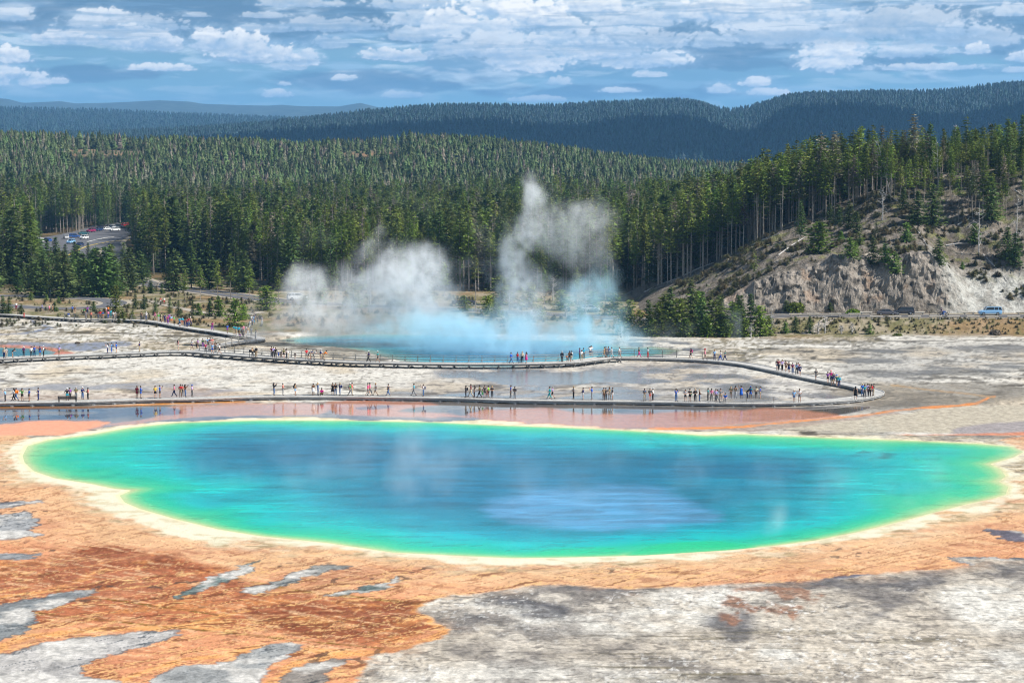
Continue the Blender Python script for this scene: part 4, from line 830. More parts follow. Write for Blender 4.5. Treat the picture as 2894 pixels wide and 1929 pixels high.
# ------------------------------------------------------------------ sky backdrop with clouds
def build_sky():
    # azimuth and elevation rows; the part in view is fine, the rest coarse
    az = np.concatenate([np.linspace(-180, -16, 90)[:-1], np.linspace(-16, 16, 1150), np.linspace(16, 180, 90)[1:]])
    el = np.concatenate([np.linspace(-1.5, 5.2, 300), np.linspace(5.2, 34, 110)[1:]])
    E, A = np.meshgrid(np.radians(el), np.radians(az), indexing='ij')
    dirx = np.cos(E) * np.sin(A); diry = np.cos(E) * np.cos(A); dirz = np.sin(E)
    x = ((np.degrees(A).ravel()) * (FPX * math.pi / 180) + CU) / K
    y = (HV - FPX * np.tan(E).ravel()) / K
    n = len(x)
    base = ramp(-y, [(-300, (0.52, 0.70, 0.80)), (-230, (0.47, 0.66, 0.77)), (-150, (0.48, 0.66, 0.77)), (-40, (0.52, 0.67, 0.78)), (400, (0.55, 0.69, 0.80)), (2600, (0.36, 0.54, 0.76))])
    C = base * np.array([1.0, 0.92, 0.82])
    wx = x + 60 * (fbm(x / 120, y / 60, 3, 500) - 0.5); wy = y + 14 * (fbm(x / 90, y / 40, 3, 501) - 0.5)
    up = ss(260, 40, y)
    s1 = fbm(wx / 340, wy / 34, 5, 502); s2 = fbm(wx / 160, wy / 22, 5, 503)
    C = mix(C, lin((0.70, 0.80, 0.88)), Q(s2, .35, .85) * (0.18 + 0.72 * up))
    C = mix(C, lin((0.40, 0.54, 0.66)), ss(0.50, 0.64, s1) * (0.15 + 0.75 * up))
    s3 = fbm(wx / 90, wy / 12, 5, 504); C = mix(C, lin((0.88, 0.92, 0.94)), Q(s3, .6, .97) * 0.6 * (0.2 + up))
    rs = random.Random(4)
    dark = [(330, 15, 330, 34), (620, 52, 300, 26), (820, 15, 120, 30), (480, 84, 330, 14), (120, 66, 150, 20), (1700, 95, 260, 34), (2150, 50, 220, 40), (2280, 95, 160, 40), (1280, 60, 120, 26), (980, 92, 130, 12), (1500, 96, 260, 16), (1120, 118, 90, 18), (1560, 66, 120, 26), (2000, 150, 200, 16), (1000, 20, 60, 20), (1650, 150, 220, 14), (900, 60, 90, 24), (1980, 70, 90, 30), (230, 175, 160, 16), (1380, 215, 260, 16), (840, 190, 240, 24)]
    # broken layer with lit edges: brightness from how the layer thins towards the light
    def lay(ax, ay): return fbm(ax / 270, ay / 62, 6, 547) + 0.10 * (1 - worley(ax / 70, ay / 28, 541))
    l0 = lay(wx, wy); l1 = lay(wx + 7, wy - 6); lit = np.clip(0.34 + (l0 - l1) * 9.0 + (fbm(wx / 200, wy / 50, 3, 548) - 0.5) * 1.3, 0, 1)
    cov = Q(l0 + 0.10 * up, .40, .72) * ss(250, 150, y) * 0.72
    lc = lin((0.47, 0.58, 0.68))[None] * (1 - lit[:, None]) + lin((0.93, 0.95, 0.96))[None] * lit[:, None]; C = C * (1 - cov[:, None]) + lc * cov[:, None]
    for cx, cy_, w_, h_ in dark:
        w_ *= 1.2; h_ *= 1.35
        X = (x - cx) / w_; Y = (y - cy_) / h_; d = 1 - X * X - Y * Y + (fbm(wx / 70, wy / 18, 5, 510) - 0.5) * 1.8
        m = ss(0.0, 0.8, d); sh = lin((0.41, 0.54, 0.65)) 
        C = mix(C, sh * 0.74, m * 0.85)
    puff_a = 1 - worley(wx / 26, wy / 17, 520); puff_b = 1 - worley(wx / 11, wy / 8, 521); puff_c = fbm(x / 7, y / 5, 4, 522)
    puff = puff_a * 0.38 + puff_b * 0.16 + puff_c * 0.30 + 0.42 * fbm(wx / 34, wy / 20, 4, 523)
    clouds = [(1130, 105, 120, 46, .45), (1400, 90, 170, 40, .4), (300, 60, 120, 30, .35), (760, 60, 110, 26, .35), (2050, 60, 160, 60, .4), (1780, 80, 120, 40, .45), (1000, 80, 90, 30, .45), (175, 92, 62, 30, 1), (245, 84, 60, 22, .9), (330, 92, 70, 40, 1), (385, 105, 40, 30, .9), (495, 96, 40, 38, .9), (560, 108, 60, 52, 1), (620, 128, 80, 30, 1), (705, 132, 32, 34, 1), (55, 133, 42, 32, 1), (385, 159, 60, 14, .8), (20, 185, 26, 34, .8), (45, 172, 40, 26, .8), (105, 188, 30, 30, .8), (160, 190, 16, 14, .8), (885, 126, 50, 20, .75), (935, 130, 44, 22, .9), (1060, 110, 28, 34, .6), (1035, 50, 60, 52, 1), (1120, 62, 60, 30, .8), (1210, 35, 90, 60, 1), (1290, 62, 60, 30, .9), (1160, 128, 46, 36, .95), (1225, 138, 70, 46, 1), (1370, 118, 110, 34, 1), (1480, 138, 90, 34, 1), (1130, 20, 60, 36, .9), (1350, 15, 80, 34, .9), (1450, 45, 80, 40, .55), (1640, 22, 70, 50, .95), (1760, 18, 90, 56, 1), (1720, 52, 90, 36, .95), (1560, 30, 50, 40, .55), (1895, 128, 62, 60, 1), (1930, 112, 40, 34, .95), (1855, 120, 26, 20, .7), (1730, 190, 30, 18, .8), (1645, 205, 26, 18, .6), (1420, 208, 40, 10, .6), (1485, 172, 34, 12, .7), (2215, 120, 24, 20, .9), (2165, 124, 20, 12, .7), (2330, 138, 40, 22, .9), (250, 42, 50, 24, .75), (2290, 35, 40, 24, .6), (2060, 118, 60, 34, .5), (2200, 90, 90, 44, .45), (620, 70, 60, 16, .4), (60, 45, 40, 24, .5), (950, 10, 90, 24, .6), (1625, 95, 50, 30, .45), (1300, 92, 90, 18, .7), (1240, 228, 60, 10, .4), (2100, 160, 120, 12, .6), (2330, 168, 60, 10, .5), (760, 100, 40, 24, .35), (700, 12, 80, 16, .4), (2200, 12, 100, 20, .5), (1890, 45, 60, 20, .5), (960, 45, 50, 30, .6)]
    for i in range(24): clouds.append((rs.uniform(-200, 2600), rs.uniform(20, 235), rs.uniform(14, 46), rs.uniform(7, 16), rs.uniform(0.25, 0.7)))
    for i in range(420): clouds.append((rs.uniform(-9000, 11000), -rs.uniform(20, 2500), rs.uniform(60, 330), rs.uniform(30, 110), rs.uniform(0.4, 0.95)))
    clouds = clouds[::-1]
    for cx, cy_, w_, h_, b_ in clouds:
        if cy_ > -10: w_ *= 1.22; h_ *= 1.25
        sel = np.where((np.abs(x - cx) < w_ * 1.9) & (np.abs(y - cy_) < h_ * 1.7))[0]
        if not len(sel): continue
        xs, ys = x[sel], y[sel]; X = (xs - cx) / w_; Yb = (cy_ + h_ * 0.5 - ys) / h_
        big = w_ > 60 and cy_ < -10
        pf = puff[sel]
        low = np.where(Yb < 0.12, (0.12 - Yb) * 5.0, 0)
        pf = pf * 0.95; d = 1.0 - X * X * 0.9 - np.maximum(Yb - 0.25, 0) ** 2 * 1.5 - low + (pf - 0.60) * 2.2
        halo = ss(-0.9, 0.5, d) * 0.32 * b_; C[sel] = C[sel] * (1 - halo[:, None]) + lin((0.74, 0.82, 0.88))[None] * halo[:, None]
        m = ss(0.06, 0.46, d) * min(1, 0.35 + b_ * 0.75)
        br = np.clip(0.22 + 0.75 * Yb + (pf - 0.6) * 1.0 + (lit[sel] - 0.34) * 0.45, 0, 1) * (0.35 + 0.65 * b_)
        ub = ss(-0.9, 0.6, d) * ss(0.35, 0.0, Yb) * ss(-0.9, -0.2, Yb) * 0.5; C[sel] = C[sel] * (1 - ub[:, None]) + lin((0.43, 0.55, 0.66))[None] * ub[:, None]
        cc = lin((0.60, 0.70, 0.80))[None] * (1 - br[:, None]) + lin((1.0, 0.985, 0.955))[None] * br[:, None]
        C[sel] = C[sel] * (1 - m[:, None]) + cc * m[:, None]
    # thin flat shelves in front
    sh = fbm(wx / 260, wy / 9, 4, 530); C = mix(C, lin((0.46, 0.59, 0.70)), ss(0.60, 0.72, sh) * ss(210, 60, y) * 0.45)
    R = 26000.0
    V = np.stack([dirx.ravel() * R, diry.ravel() * R, dirz.ravel() * R + CAMZ], 1)
    F = grid_faces(len(el), len(az))
    me = mesh_np('sky', V, [F], (), None, True); attr(me, 'col', C, 'FLOAT_COLOR')
    m = bpy.data.materials.new('cloudy_sky'); m.use_nodes = True; t = m.node_tree; t.nodes.remove(t.nodes['Principled BSDF'])
    e = t.nodes.new('ShaderNodeEmission'); a = t.nodes.new('ShaderNodeAttribute'); a.attribute_name = 'col'; t.links.new(a.outputs['Color'], e.inputs[0]); e.inputs[1].default_value = 0.86
    t.links.new(e.outputs[0], t.nodes['Material Output'].inputs[0])
    m.cycles.emission_sampling = 'NONE'
    me.materials.append(m); tag(link('sky', me), kind='structure')
build_sky()

# ------------------------------------------------------------------ air
def build_haze():
    mb = MB(); mb.box((0, 7500, 350), (22000, 19500, 900)); 
    V = np.concatenate(mb.v); V[:, 2] = np.where(V[:, 2] < 0, -4.5, 560)
    m = bpy.data.materials.new('haze_air'); m.use_nodes = True; t = m.node_tree; t.nodes.remove(t.nodes['Principled BSDF'])
    pv = t.nodes.new('ShaderNodeVolumePrincipled'); pv.inputs['Density'].default_value = HAZE; pv.inputs['Color'].default_value = (0.24, 0.56, 1.0, 1); pv.inputs['Anisotropy'].default_value = 0.1
    t.links.new(pv.outputs[0], t.nodes['Material Output'].inputs['Volume'])
    me = mesh_np('haze', V, [np.array(mb.f[4])], (m,)); tag(link('haze', me), 'thin blue air over the valley and hills', 'haze', None, 'stuff')
HAZE = 0.000065
build_haze()
# ------------------------------------------------------------------ boardwalks
M_PLANK = mat('weathered_planks', (0.42, 0.41, 0.39), 0.85, 0.15, 0.22, 1.6)
M_BEAM = mat('dark_timber', (0.17, 0.165, 0.16), 0.85, 0.15, 0.3, 2.0)
M_EDGE = mat('kerb_timber', (0.46, 0.45, 0.43), 0.8, 0.2, 0.2, 2.0)
M_RAIL = mat('rail_timber', (0.30, 0.28, 0.25), 0.85, 0.15, 0.25, 2.5)
def frame_at(pts):
    pts = np.array(pts, float); T = np.gradient(pts, axis=0); T[:, 2] = 0; T /= np.linalg.norm(T, axis=1)[:, None] + 1e-9
    Nn = np.stack([-T[:, 1], T[:, 0], np.zeros(len(T))], 1); s = np.concatenate([[0], np.cumsum(np.linalg.norm(np.diff(pts, axis=0), axis=1))])
    return pts, T, Nn, s
def resample(pts, step):
    pts = np.array(pts, float); s = np.concatenate([[0], np.cumsum(np.linalg.norm(np.diff(pts, axis=0), axis=1))])
    n = max(2, int(s[-1] / step)); q = np.linspace(0, s[-1], n); return np.stack([np.interp(q, s, pts[:, k]) for k in range(3)], 1)
def ribbon(pts, half, z0, z1, off=0.0):
    pts, T, Nn, s = frame_at(pts); n = len(pts); V = []
    for sgn, z in ((-1, z0), (1, z0), (1, z1), (-1, z1)): V.append(pts + Nn * (off + sgn * half) + np.array([0, 0, z]))
    V = np.stack(V, 1).reshape(-1, 3); F = []
    for i in range(n - 1):
        for k in range(4): a = i * 4 + k; b = i * 4 + (k + 1) % 4; F.append((a, b, b + 4, a + 4))
    F.append((3, 2, 1, 0)); F.append(tuple((n - 1) * 4 + k for k in range(4)))
    return V, F
def planks(pts, width, z):
    """cross planks laid one by one along the line"""
    p = resample(pts, 0.30); p, T, Nn, s = frame_at(p); mb = MB(); r = np.random.default_rng(len(p))
    for i in range(len(p)):
        mb.box(p[i] + np.array([0, 0, z + r.uniform(-0.004, 0.004)]), (0.28, width + r.uniform(-0.04, 0.04), 0.05), math.atan2(T[i][1], T[i][0]))
    return mb
def boardwalk(name, label, line, h, width=2.5, wide=None, bent=2.6, leg=0.5, rails=(), kerb=True, cat='boardwalk'):
    p = resample(smooth_line(line, 6), 0.5); fp, T, Nn, s = frame_at(p)
    root = thing(name, label, cat, tuple(p[0] * [1, 1, 0])); o = np.array([p[0][0], p[0][1], 0.0])
    pl = p - o
    mb = planks(pl, width, h - 0.03)
    link('deck', mb.mesh('deck', (M_PLANK,)), root)
    for sgn in (-1, 1):
        b = MB(); V, F = ribbon(pl, 0.045, h - 0.27, h - 0.061, sgn * (width / 2 - 0.12)); b.add(V, F); link('beam', b.mesh('beam', (M_BEAM,)), root)
        if kerb:
            b = MB(); V, F = ribbon(pl, 0.05, h - 0.003, h + 0.075, sgn * (width / 2 - 0.03)); b.add(V, F); link('kerb_rail', b.mesh('kerb_rail', (M_EDGE,)), root)
    q = resample(pl, bent); q, T2, N2, s2 = frame_at(q); r = np.random.default_rng(3)
    for i in range(min(len(q), 98)):
        a = math.atan2(T2[i][1], T2[i][0]); b = MB(); c = q[i]
        b.box(c + [0, 0, h - 0.36], (0.16, width + 0.15, 0.16), a)
        for sgn in (-1, 1):
            b.box(c + N2[i] * sgn * (width / 2 - 0.25) + [0, 0, (h - 0.44) / 2 - 0.1], (0.15, 0.15, h - 0.44 + 0.2), a)
            b.box(c + N2[i] * sgn * (width / 2 - 0.25) + [0, 0, 0.03], (0.5, 0.4, 0.10), a)
        link('support', b.mesh('support', (M_BEAM,)), root)
    if len(q) > 98:
        b = MB()
        for i in range(98, len(q)):
            a = math.atan2(T2[i][1], T2[i][0]); c = q[i]; b.box(c + [0, 0, h - 0.36], (0.16, width + 0.15, 0.16), a)
            for sgn in (-1, 1): b.box(c + N2[i] * sgn * (width / 2 - 0.25) + [0, 0, (h - 0.44) / 2 - 0.1], (0.15, 0.15, h - 0.24), a)
        tag(link('support', b.mesh('support', (M_BEAM,)), root), kind='stuff')
    for (ua, ub, side, sp_) in rails:                   # between two photo columns, on the side away (+1) or towards (-1)
        up_, vp_ = proj(p[:, 0], p[:, 1], p[:, 2] + h); lo, hi = min(ua, ub), max(ua, ub)
        # keep one contiguous run, nearest to the listed rows
        idx = [i for i in range(len(p)) if lo <= up_[i] * K <= hi and (len(rails) == 1 or True)]
        runs = []; cur = []
        for i in idx:
            if cur and i != cur[-1] + 1: runs.append(cur); cur = []
            cur.append(i)
        if cur: runs.append(cur)
        run = max(runs, key=lambda R_: len(R_)) if sp_ is None else max(runs, key=lambda R_: -abs(np.mean(vp_[R_]) * K - sp_))
        rp = pl[run]; rp, T3, N3, s3 = frame_at(rp)
        far = np.where(((N3 @ np.array([0, 1.0, 0])) > 0)[:, None], N3, -N3); edge = rp + far * side * (width / 2 + 0.02)
        ee = resample(edge, 1.95)
        for c in ee:
            b = MB(); b.box(c + [0, 0, h + 0.46], (0.10, 0.10, 1.3)); 
            b.tube([c + [0, -side * 0.0, h + 0.55], c + far[0] * side * 0.45 + [0, 0, h - 0.25]], 0.04, 4)
            link('post', b.mesh('post', (M_RAIL,)), root)
        for zz, hw, hh in ((1.12, 0.09, 0.03), (0.80, 0.03, 0.06), (0.42, 0.03, 0.06)):
            b = MB(); V, F = ribbon(resample(edge, 1.95), hw, h + zz - hh, h + zz + hh); b.add(V, F); link('rail', b.mesh('rail', (M_RAIL,)), root)
    return root
def L2(pts, z): return [P(u, v, z) * np.array([1, 1, 0]) for u, v in pts]
H1, H2, H3 = 0.42, 0.75, 0.6
WALK_A = [(-420,1141),(-200,1140),(0,1137),(130,1135),(250,1133),(400,1128),(540,1126),(720,1120),(900,1119),(1100,1121),(1300,1124),(1448,1129),(1700,1132),(1850,1134),(2000,1137),(2130,1138),(2250,1136),(2340,1132),(2400,1127),(2440,1121),(2466,1114),(2474,1108),(2462,1102),(2430,1093),(2371,1081),(2300,1068),(2240,1055),(2180,1042),(2120,1030),(2060,1022),(2000,1017),(1940,1014),(1850,1011),(1750,1010)]
WALK_B = [(1752,1010),(1715,1010),(1680,1014),(1640,1019),(1600,1023),(1500,1026),(1400,1027),(1300,1027),(1200,1026),(1100,1024),(1000,1022),(900,1017),(800,1011),(724,1006),(660,1001),(600,997),(560,993),(480,992),(400,995),(300,999),(200,1003),(100,1007),(0,1012),(-200,1020),(-420,1030)]
WALK_C = [(566,990),(585,981),(615,974),(650,968),(690,963),(722,960),(733,957),(728,953),(706,950),(670,946),(611,936),(560,929),(505,920),(458,911),(410,905),(370,903),(323,902),(238,901),(184,898),(100,893),(30,888),(-150,880)]
M_BEAM, MB_ = mat('grey_timber', (0.30, 0.30, 0.30), 0.8, 0.2, 0.25, 2.0), M_BEAM
boardwalk('boardwalk', 'long low timber boardwalk looping round the big spring, standing in shallow water', L2(WALK_A, H1), H1, 2.5, rails=())
M_BEAM = MB_
boardwalk('boardwalk', 'raised timber boardwalk with a long railing before the steaming blue crater', L2(WALK_B, H2), H2, 2.8, bent=2.3, rails=((545, 1628, 1, 1015), (1668, 1752, 1, 1010)))
boardwalk('boardwalk', 'grey timber walk climbing from the hairpin bend to the path between young pines', L2(WALK_C, H3), H3, 2.2, kerb=False, rails=((572, 712, -1, 972), (190, 332, -1, 901), (376, 430, -1, 905)))
# railing of the walk east of the crater, along its far edge
def rail_fence(name, label, pts, h, n=None, cat='railing', post=0.1, levels=(1.12, 0.80, 0.42)):
    root = thing(name, label, cat, tuple(pts[0])); o = np.array(pts[0]); q = resample(np.array(pts) - o, 1.95)
    for c in q: b = MB(); b.box(c + [0, 0, 0.5], (post, post, 1.25)); link('post', b.mesh('post', (M_RAIL,)), root)
    for zz in levels: b = MB(); V, F = ribbon(q, 0.04, zz - 0.05, zz + 0.05); b.add(V, F); link('rail', b.mesh('rail', (M_RAIL,)), root)
    return root
e = [P(u, v, H2) for u, v in ((1752, 1005), (1850, 1007), (1940, 1010), (1985, 1013))]
rail_fence('railing', 'dark timber railing with three rails where the far walk crosses pale blue runoff', smooth_line(e, 4), H2)

# benches
M_BENCH = mat('dark_bench_wood', (0.06, 0.055, 0.05), 0.7, 0.25, 0.2, 3.0)
def bench(label, p, L_, rz=0.0, back=True, m=M_BENCH):
    t = thing('bench', label, 'bench', tuple(p), rz)
    b = MB()
    for k in range(3): b.box((0, -0.16 + k * 0.16, 0.45), (L_, 0.13, 0.04))
    link('seat', b.mesh('seat', (m,)), t)
    if back:
        b = MB()
        for k in range(2): b.box((0, 0.27 + k * 0.03, 0.62 + k * 0.17), (L_, 0.04, 0.14))
        link('backrest', b.mesh('backrest', (m,)), t)
    for sx in ((-1, 0, 1) if L_ > 3 else (-1, 1)):
        b = MB(); x = sx * (L_ / 2 - 0.1); b.box((x, -0.18, 0.215), (0.07, 0.07, 0.43)); b.box((x, 0.22, 0.43), (0.07, 0.07, 0.86) if back else (0.07, 0.07, 0.43)); b.box((x, 0.02, 0.40), (0.065, 0.46, 0.06)) ; link('leg', b.mesh('leg', (m,)), t)
    return t
pb = P(191, 1136, H1); bench('long dark wooden bench with backrest on the front boardwalk', pb, 2.5, math.pi)
pb = P(2110, 1136, H1); bench('long low grey bench without back at the widened part of the front walk', pb, 7.5, 0.0, False, M_RAIL)
pb = P(713, 1009, H2)
t = thing('sign_panel', 'dark tilted information panel on two legs against the crater railing', 'sign', tuple(pb))
b = MB(); b.box((0, 0, 1.0), (1.1, 0.6, 0.06), 0, 1, Matrix.Rotation(0.6, 3, 'X').to_4x4().to_quaternion()); link('panel', b.mesh('panel', (M_BENCH,)), t)
for sx in (-1, 1): b = MB(); b.box((sx * 0.45, 0.02, 0.48), (0.07, 0.07, 0.96)); link('leg', b.mesh('leg', (M_BENCH,)), t)

# ------------------------------------------------------------------ roads and paths
def strip(name, line, half, lift, m, kind='structure', zf=land_z):
    p = resample(smooth_line(line, 6), 1.0); p, T, Nn, s = frame_at(p); V = []; n = len(p); kk = 5
    for k in range(kk): 
        q = p + Nn * half * (k / (kk - 1) * 2 - 1); q[:, 2] = zf(q[:, 0], q[:, 1]); V.append(q)
    V = np.stack(V, 1); V[:, :, 2] = V.max(1)[:, None, 2] if False else V[:, :, 2]; V = V.reshape(-1, 3); V[:, 2] += lift
    return tag(link(name, mesh_np(name, V, [grid_faces(n, kk)], (m,), None, True)), kind=kind)
M_ASPH = mat('asphalt', (0.11, 0.11, 0.12), 0.85, 0.2, 0.15, 0.6)
M_SHOULDER = mat('road_shoulder', (0.33, 0.29, 0.23), 0.95, 0.1, 0.2, 0.7)
M_PAINT = mat('road_paint', (0.75, 0.74, 0.68), 0.7); M_YEL = mat('yellow_paint', (0.62, 0.45, 0.10), 0.7)
RL = [np.array([a, b, 0.0]) for a, b in ROAD]
strip('road_shoulder', RL, 5.6, 0.10, M_SHOULDER, zf=ground_z); strip('road', RL, 3.7, 0.16, M_ASPH, zf=ground_z); strip('road_marking', RL, 0.09, 0.20, M_YEL, zf=ground_z)
def DL(pts): return [D(x, y) for x, y in pts]
LOOP = DL([(-120,682),(-20,680),(60,680),(150,683),(225,688),(262,694),(258,701),(225,706),(160,709),(90,708),(20,703),(-60,698),(-120,694)])
strip('path', LOOP, 3.9, 0.10, M_SHOULDER); strip('road', LOOP, 2.7, 0.15, M_ASPH)
strip('path', DL([(262,697),(300,690),(340,690),(400,705),(480,720),(560,722),(600,716)]), 1.3, 0.08, mat('dusty_path', (0.34, 0.30, 0.25), 0.95, 0.1, 0.15, 0.6))
strip('path', DL([(1850,768),(1890,760),(1930,748),(1975,738),(2010,732)]), 1.1, 0.10, mat('dusty_path'))
def flat_poly(name, poly, z, m):
    me = bpy.data.meshes.new(name); me.from_pydata([(a, b, z) for a, b in poly], [], [tuple(range(len(poly)))]); me.materials.append(m)
    return tag(link(name, me), kind='structure')
PK = [tuple(D(x, y)[:2]) for x, y in PARK_D]; pa = np.array(PK)
gx = np.arange(pa[:, 0].min(), pa[:, 0].max(), 1.0); gy = np.arange(pa[:, 1].min(), pa[:, 1].max(), 1.5); GY, GX = np.meshgrid(gy, gx, indexing='ij'); gx_, gy_ = GX.ravel(), GY.ravel()
F = grid_faces(len(gy), len(gx)); F = F[(polysdf(gx_, gy_, PK)[F] < 0.5).all(1)]
PZ = float(ground_z(-160, 850)) + 0.1
used, inv = np.unique(F, return_inverse=True)
tag(link('parking_lot', mesh_np('parking_lot', np.stack([gx_[used], gy_[used], ground_z(gx_[used], gy_[used]) + 0.25], 1), [inv.reshape(F.shape)], (M_ASPH,), None, True)), kind='structure')
lm_ = strip('road_marking', [D(150, 592), D(175, 578), D(205, 566), D(250, 557), D(300, 552)], 0.35, 0.0, M_YEL, zf=lambda x, y: ground_z(x, y) + 0.33)
strip('road_marking', [D(200, 557), D(235, 549), D(262, 545)], 0.35, 0.0, M_PAINT, zf=lambda x, y: ground_z(x, y) + 0.33)

# log barriers beside the road
M_LOG = mat('barrier_log', (0.46, 0.42, 0.36), 0.9, 0.1, 0.25, 3.0)
def log_me():
    b = MB(); b.tube([(-1.25, 0, 0.52), (1.25, 0, 0.52)], 0.14, 8); return b.mesh('rail_log', (M_LOG,))
LOGME = log_me(); LB = MB(); LB.box((0, 0, 0.19), (0.22, 0.5, 0.40)); LBME = LB.mesh('block', (M_LOG,))
def barrier(u, v, label, grp, L_=1.0, z=2.1, rz=0.0):
    p = P(u, v, z); p[2] = float(ground_z(p[0], p[1])) + 0.1
    t = thing('log_barrier', label, 'log barrier', tuple(p), rz, grp); 
    link('rail_log', LOGME, t, sc=(L_, 1, 1)); link('block', LBME, t, (-0.85 * L_, 0, 0)); link('block', LBME, t, (0.85 * L_, 0, 0))
gb = 'log barriers along the near edge of the road'
for z in (235, 502, 785, 1085, 1342, 1622, 1892, 2205): barrier(2430 + z / 5.07, 900.5, 'peeled log on two blocks edging the near side of the road', gb)
for z in (245, 410, 612, 792): barrier(2172 + z / 3.26, 894, 'peeled log on two blocks edging the near side of the road', gb)
for z in (90, 840, 1565, 2335): barrier(2430 + z / 5.07, 889.5, 'peeled log on two blocks on the far road side under the hill', 'log barriers along the far edge of the road')
for (x, y) in ((1330, 765), (1425, 795), (1530, 790), (1600, 815)): barrier(x / 3.25, 560 + y / 3.25, 'small log barrier beside the short road stretch between young pines', 'log barriers on the short road stretch', 1.0, 0.1, -0.3)
b = MB(); b.box((0, 0, 0.75), (0.09, 0.05, 1.5)); p = P(2430 + 995 / 5.07, 901, 2.0)
tag(link('marker_post', b.mesh('marker_post', (mat('brown_steel', (0.16, 0.10, 0.06), 0.6),)), None, tuple(p)), 'thin brown marker post standing on the near verge of the road', 'post')

# ------------------------------------------------------------------ vehicles
M_GLASS = mat('car_glass', (0.02, 0.025, 0.03), 0.08, 0.5); M_TYRE = mat('tyre_rubber', (0.02, 0.02, 0.02), 0.8); M_RIM = mat('alloy', (0.45, 0.45, 0.47), 0.3, 0.5, metal=0.8)
M_LAMP = mat('lamp_glass', (0.75, 0.76, 0.74), 0.15, 0.5); M_TAIL = mat('tail_lamp', (0.35, 0.01, 0.01), 0.2, 0.5); M_TRIM = mat('dark_trim', (0.03, 0.03, 0.03), 0.6)
def loft(st, m, name):
    """stations along x: list of (x, [(y,z)...]) half sections, mirrored"""
    b = MB(); V = []; k = len(st[0][1]) * 2
    for x, sec in st:
        for y, z in sec: V.append((x, y, z))
        for y, z in sec[::-1]: V.append((x, -y, z))
    F = []
    for i in range(len(st) - 1):
        for j in range(k): a = i * k + j; c = i * k + (j + 1) % k; F.append((a, a + k, c + k, c))
    b.add(V, F)
    for base, rev in ((0, False), ((len(st) - 1) * k, True)):
        hk = k // 2
        for j in range(hk - 1):
            q = (base + j, base + j + 1, base + k - 2 - j, base + k - 1 - j); b.add([V[i] for i in q], [(0, 1, 2, 3) if not rev else (3, 2, 1, 0)])
    return b.mesh(name, (m,), False)
CARS = {}
def car_parts(kind):
    if kind in CARS: return CARS[kind]
    if kind == 'sedan': L, W, belt, roof, hood, x0, x1, x2, x3, gc = 4.6, 0.90, 0.92, 1.42, 0.80, -1.75, -0.95, 0.55, 1.35, 0.18
    elif kind == 'suv': L, W, belt, roof, hood, x0, x1, x2, x3, gc = 4.8, 0.96, 1.12, 1.76, 1.02, -2.28, -2.05, 0.55, 1.20, 0.26
    elif kind == 'wagon_suv': L, W, belt, roof, hood, x0, x1, x2, x3, gc = 5.2, 1.0, 1.22, 1.90, 1.12, -2.52, -2.38, 0.75, 1.30, 0.28
    else: L, W, belt, roof, hood, x0, x1, x2, x3, gc = 5.6, 1.0, 1.15, 1.82, 1.08, -0.95, -0.75, 0.65, 1.25, 0.32
    h = L / 2
    def sec(w_, zb, zt): return [(w_ * 0.86, zb), (w_, zb + 0.16), (w_ * 1.0, zt - 0.22), (w_ * 0.95, zt - 0.04), (w_ * 0.86, zt)]
    rearz = belt if kind != 'sedan' else 0.95
    st = [(-h, sec(W * 0.82, gc + 0.12, rearz * 0.86)), (-h + 0.12, sec(W * 0.95, gc + 0.03, rearz * 0.97)), (-h + 0.6, sec(W, gc, rearz)), (-0.5, sec(W, gc, belt)), (0.6, sec(W, gc, belt)), (x3, sec(W, gc, hood + 0.06)), (h - 0.55, sec(W * 0.98, gc, hood)), (h - 0.12, sec(W * 0.9, gc + 0.04, hood * 0.88)), (h, sec(W * 0.76, gc + 0.14, hood * 0.74))]
    body = loft(st, None, 'body')
    def cab(w0, w1, za, zb, dx=0): return None
    gl = MB(); g = 0.02
    A = [(x0 + g, W * 0.88, belt - 0.03), (x3 - 0.05, W * 0.88, belt - 0.03), (x2, W * 0.74, roof - 0.05), (x1, W * 0.74, roof - 0.05)]
    V = [(x, y, z) for x, y, z in A] + [(x, -y, z) for x, y, z in A]
    gl.add(V, [(0, 1, 2, 3), (7, 6, 5, 4), (1, 5, 6, 2), (4, 0, 3, 7), (3, 2, 6, 7)])
    glass = gl.mesh('windows', (M_GLASS,))
    rf = MB(); rf.box(((x1 + x2) / 2, 0, roof - 0.02), (x2 - x1 + 0.1, W * 1.50, 0.07), 0, 0.93)
    for xa, xb in ((x0, x1), (x3, x2), ((x0 + x3) / 2 - 0.1, (x1 + x2) / 2 - 0.1)) + ((((x0 * 2 + x3) / 3 - 0.45, (x1 * 2 + x2) / 3 - 0.4),) if 'suv' in kind else ()):
        for sy in (-1, 1): rf.tube([(xa, sy * W * 0.885, belt - 0.02), (xb, sy * W * 0.75, roof - 0.03)], 0.045, 5)
    roofm = rf.mesh('roof', (None,))
    wh = MB(); wr = 0.33 if kind == 'sedan' else 0.38; wh.tube([(0, -0.11, 0), (0, 0.11, 0)], wr, 14); tyre = wh.mesh('wheel', (M_TYRE,))
    r_ = MB(); r_.tube([(0, -0.12, 0), (0, 0.12, 0)], wr * 0.62, 10); rim = r_.mesh('rim', (M_RIM,))
    hl = MB(); hl.ell((0, 0, 0), (0.12, 0.17, 0.09), 8, 5); head = hl.mesh('headlight', (M_LAMP,)); tl = MB(); tl.box((0, 0, 0), (0.10, 0.2, 0.16)); tail = tl.mesh('tail_light', (M_TAIL,))
    wx = (-L * 0.30, L * 0.31)
    CARS[kind] = (body, glass, roofm, tyre, rim, head, tail, wx, wr, W, h, hood, rearz, kind); return CARS[kind]
def paint(o, m):
    if not len(o.data.materials): o.data.materials.append(None)
    o.material_slots[0].link = 'OBJECT'; o.material_slots[0].material = m
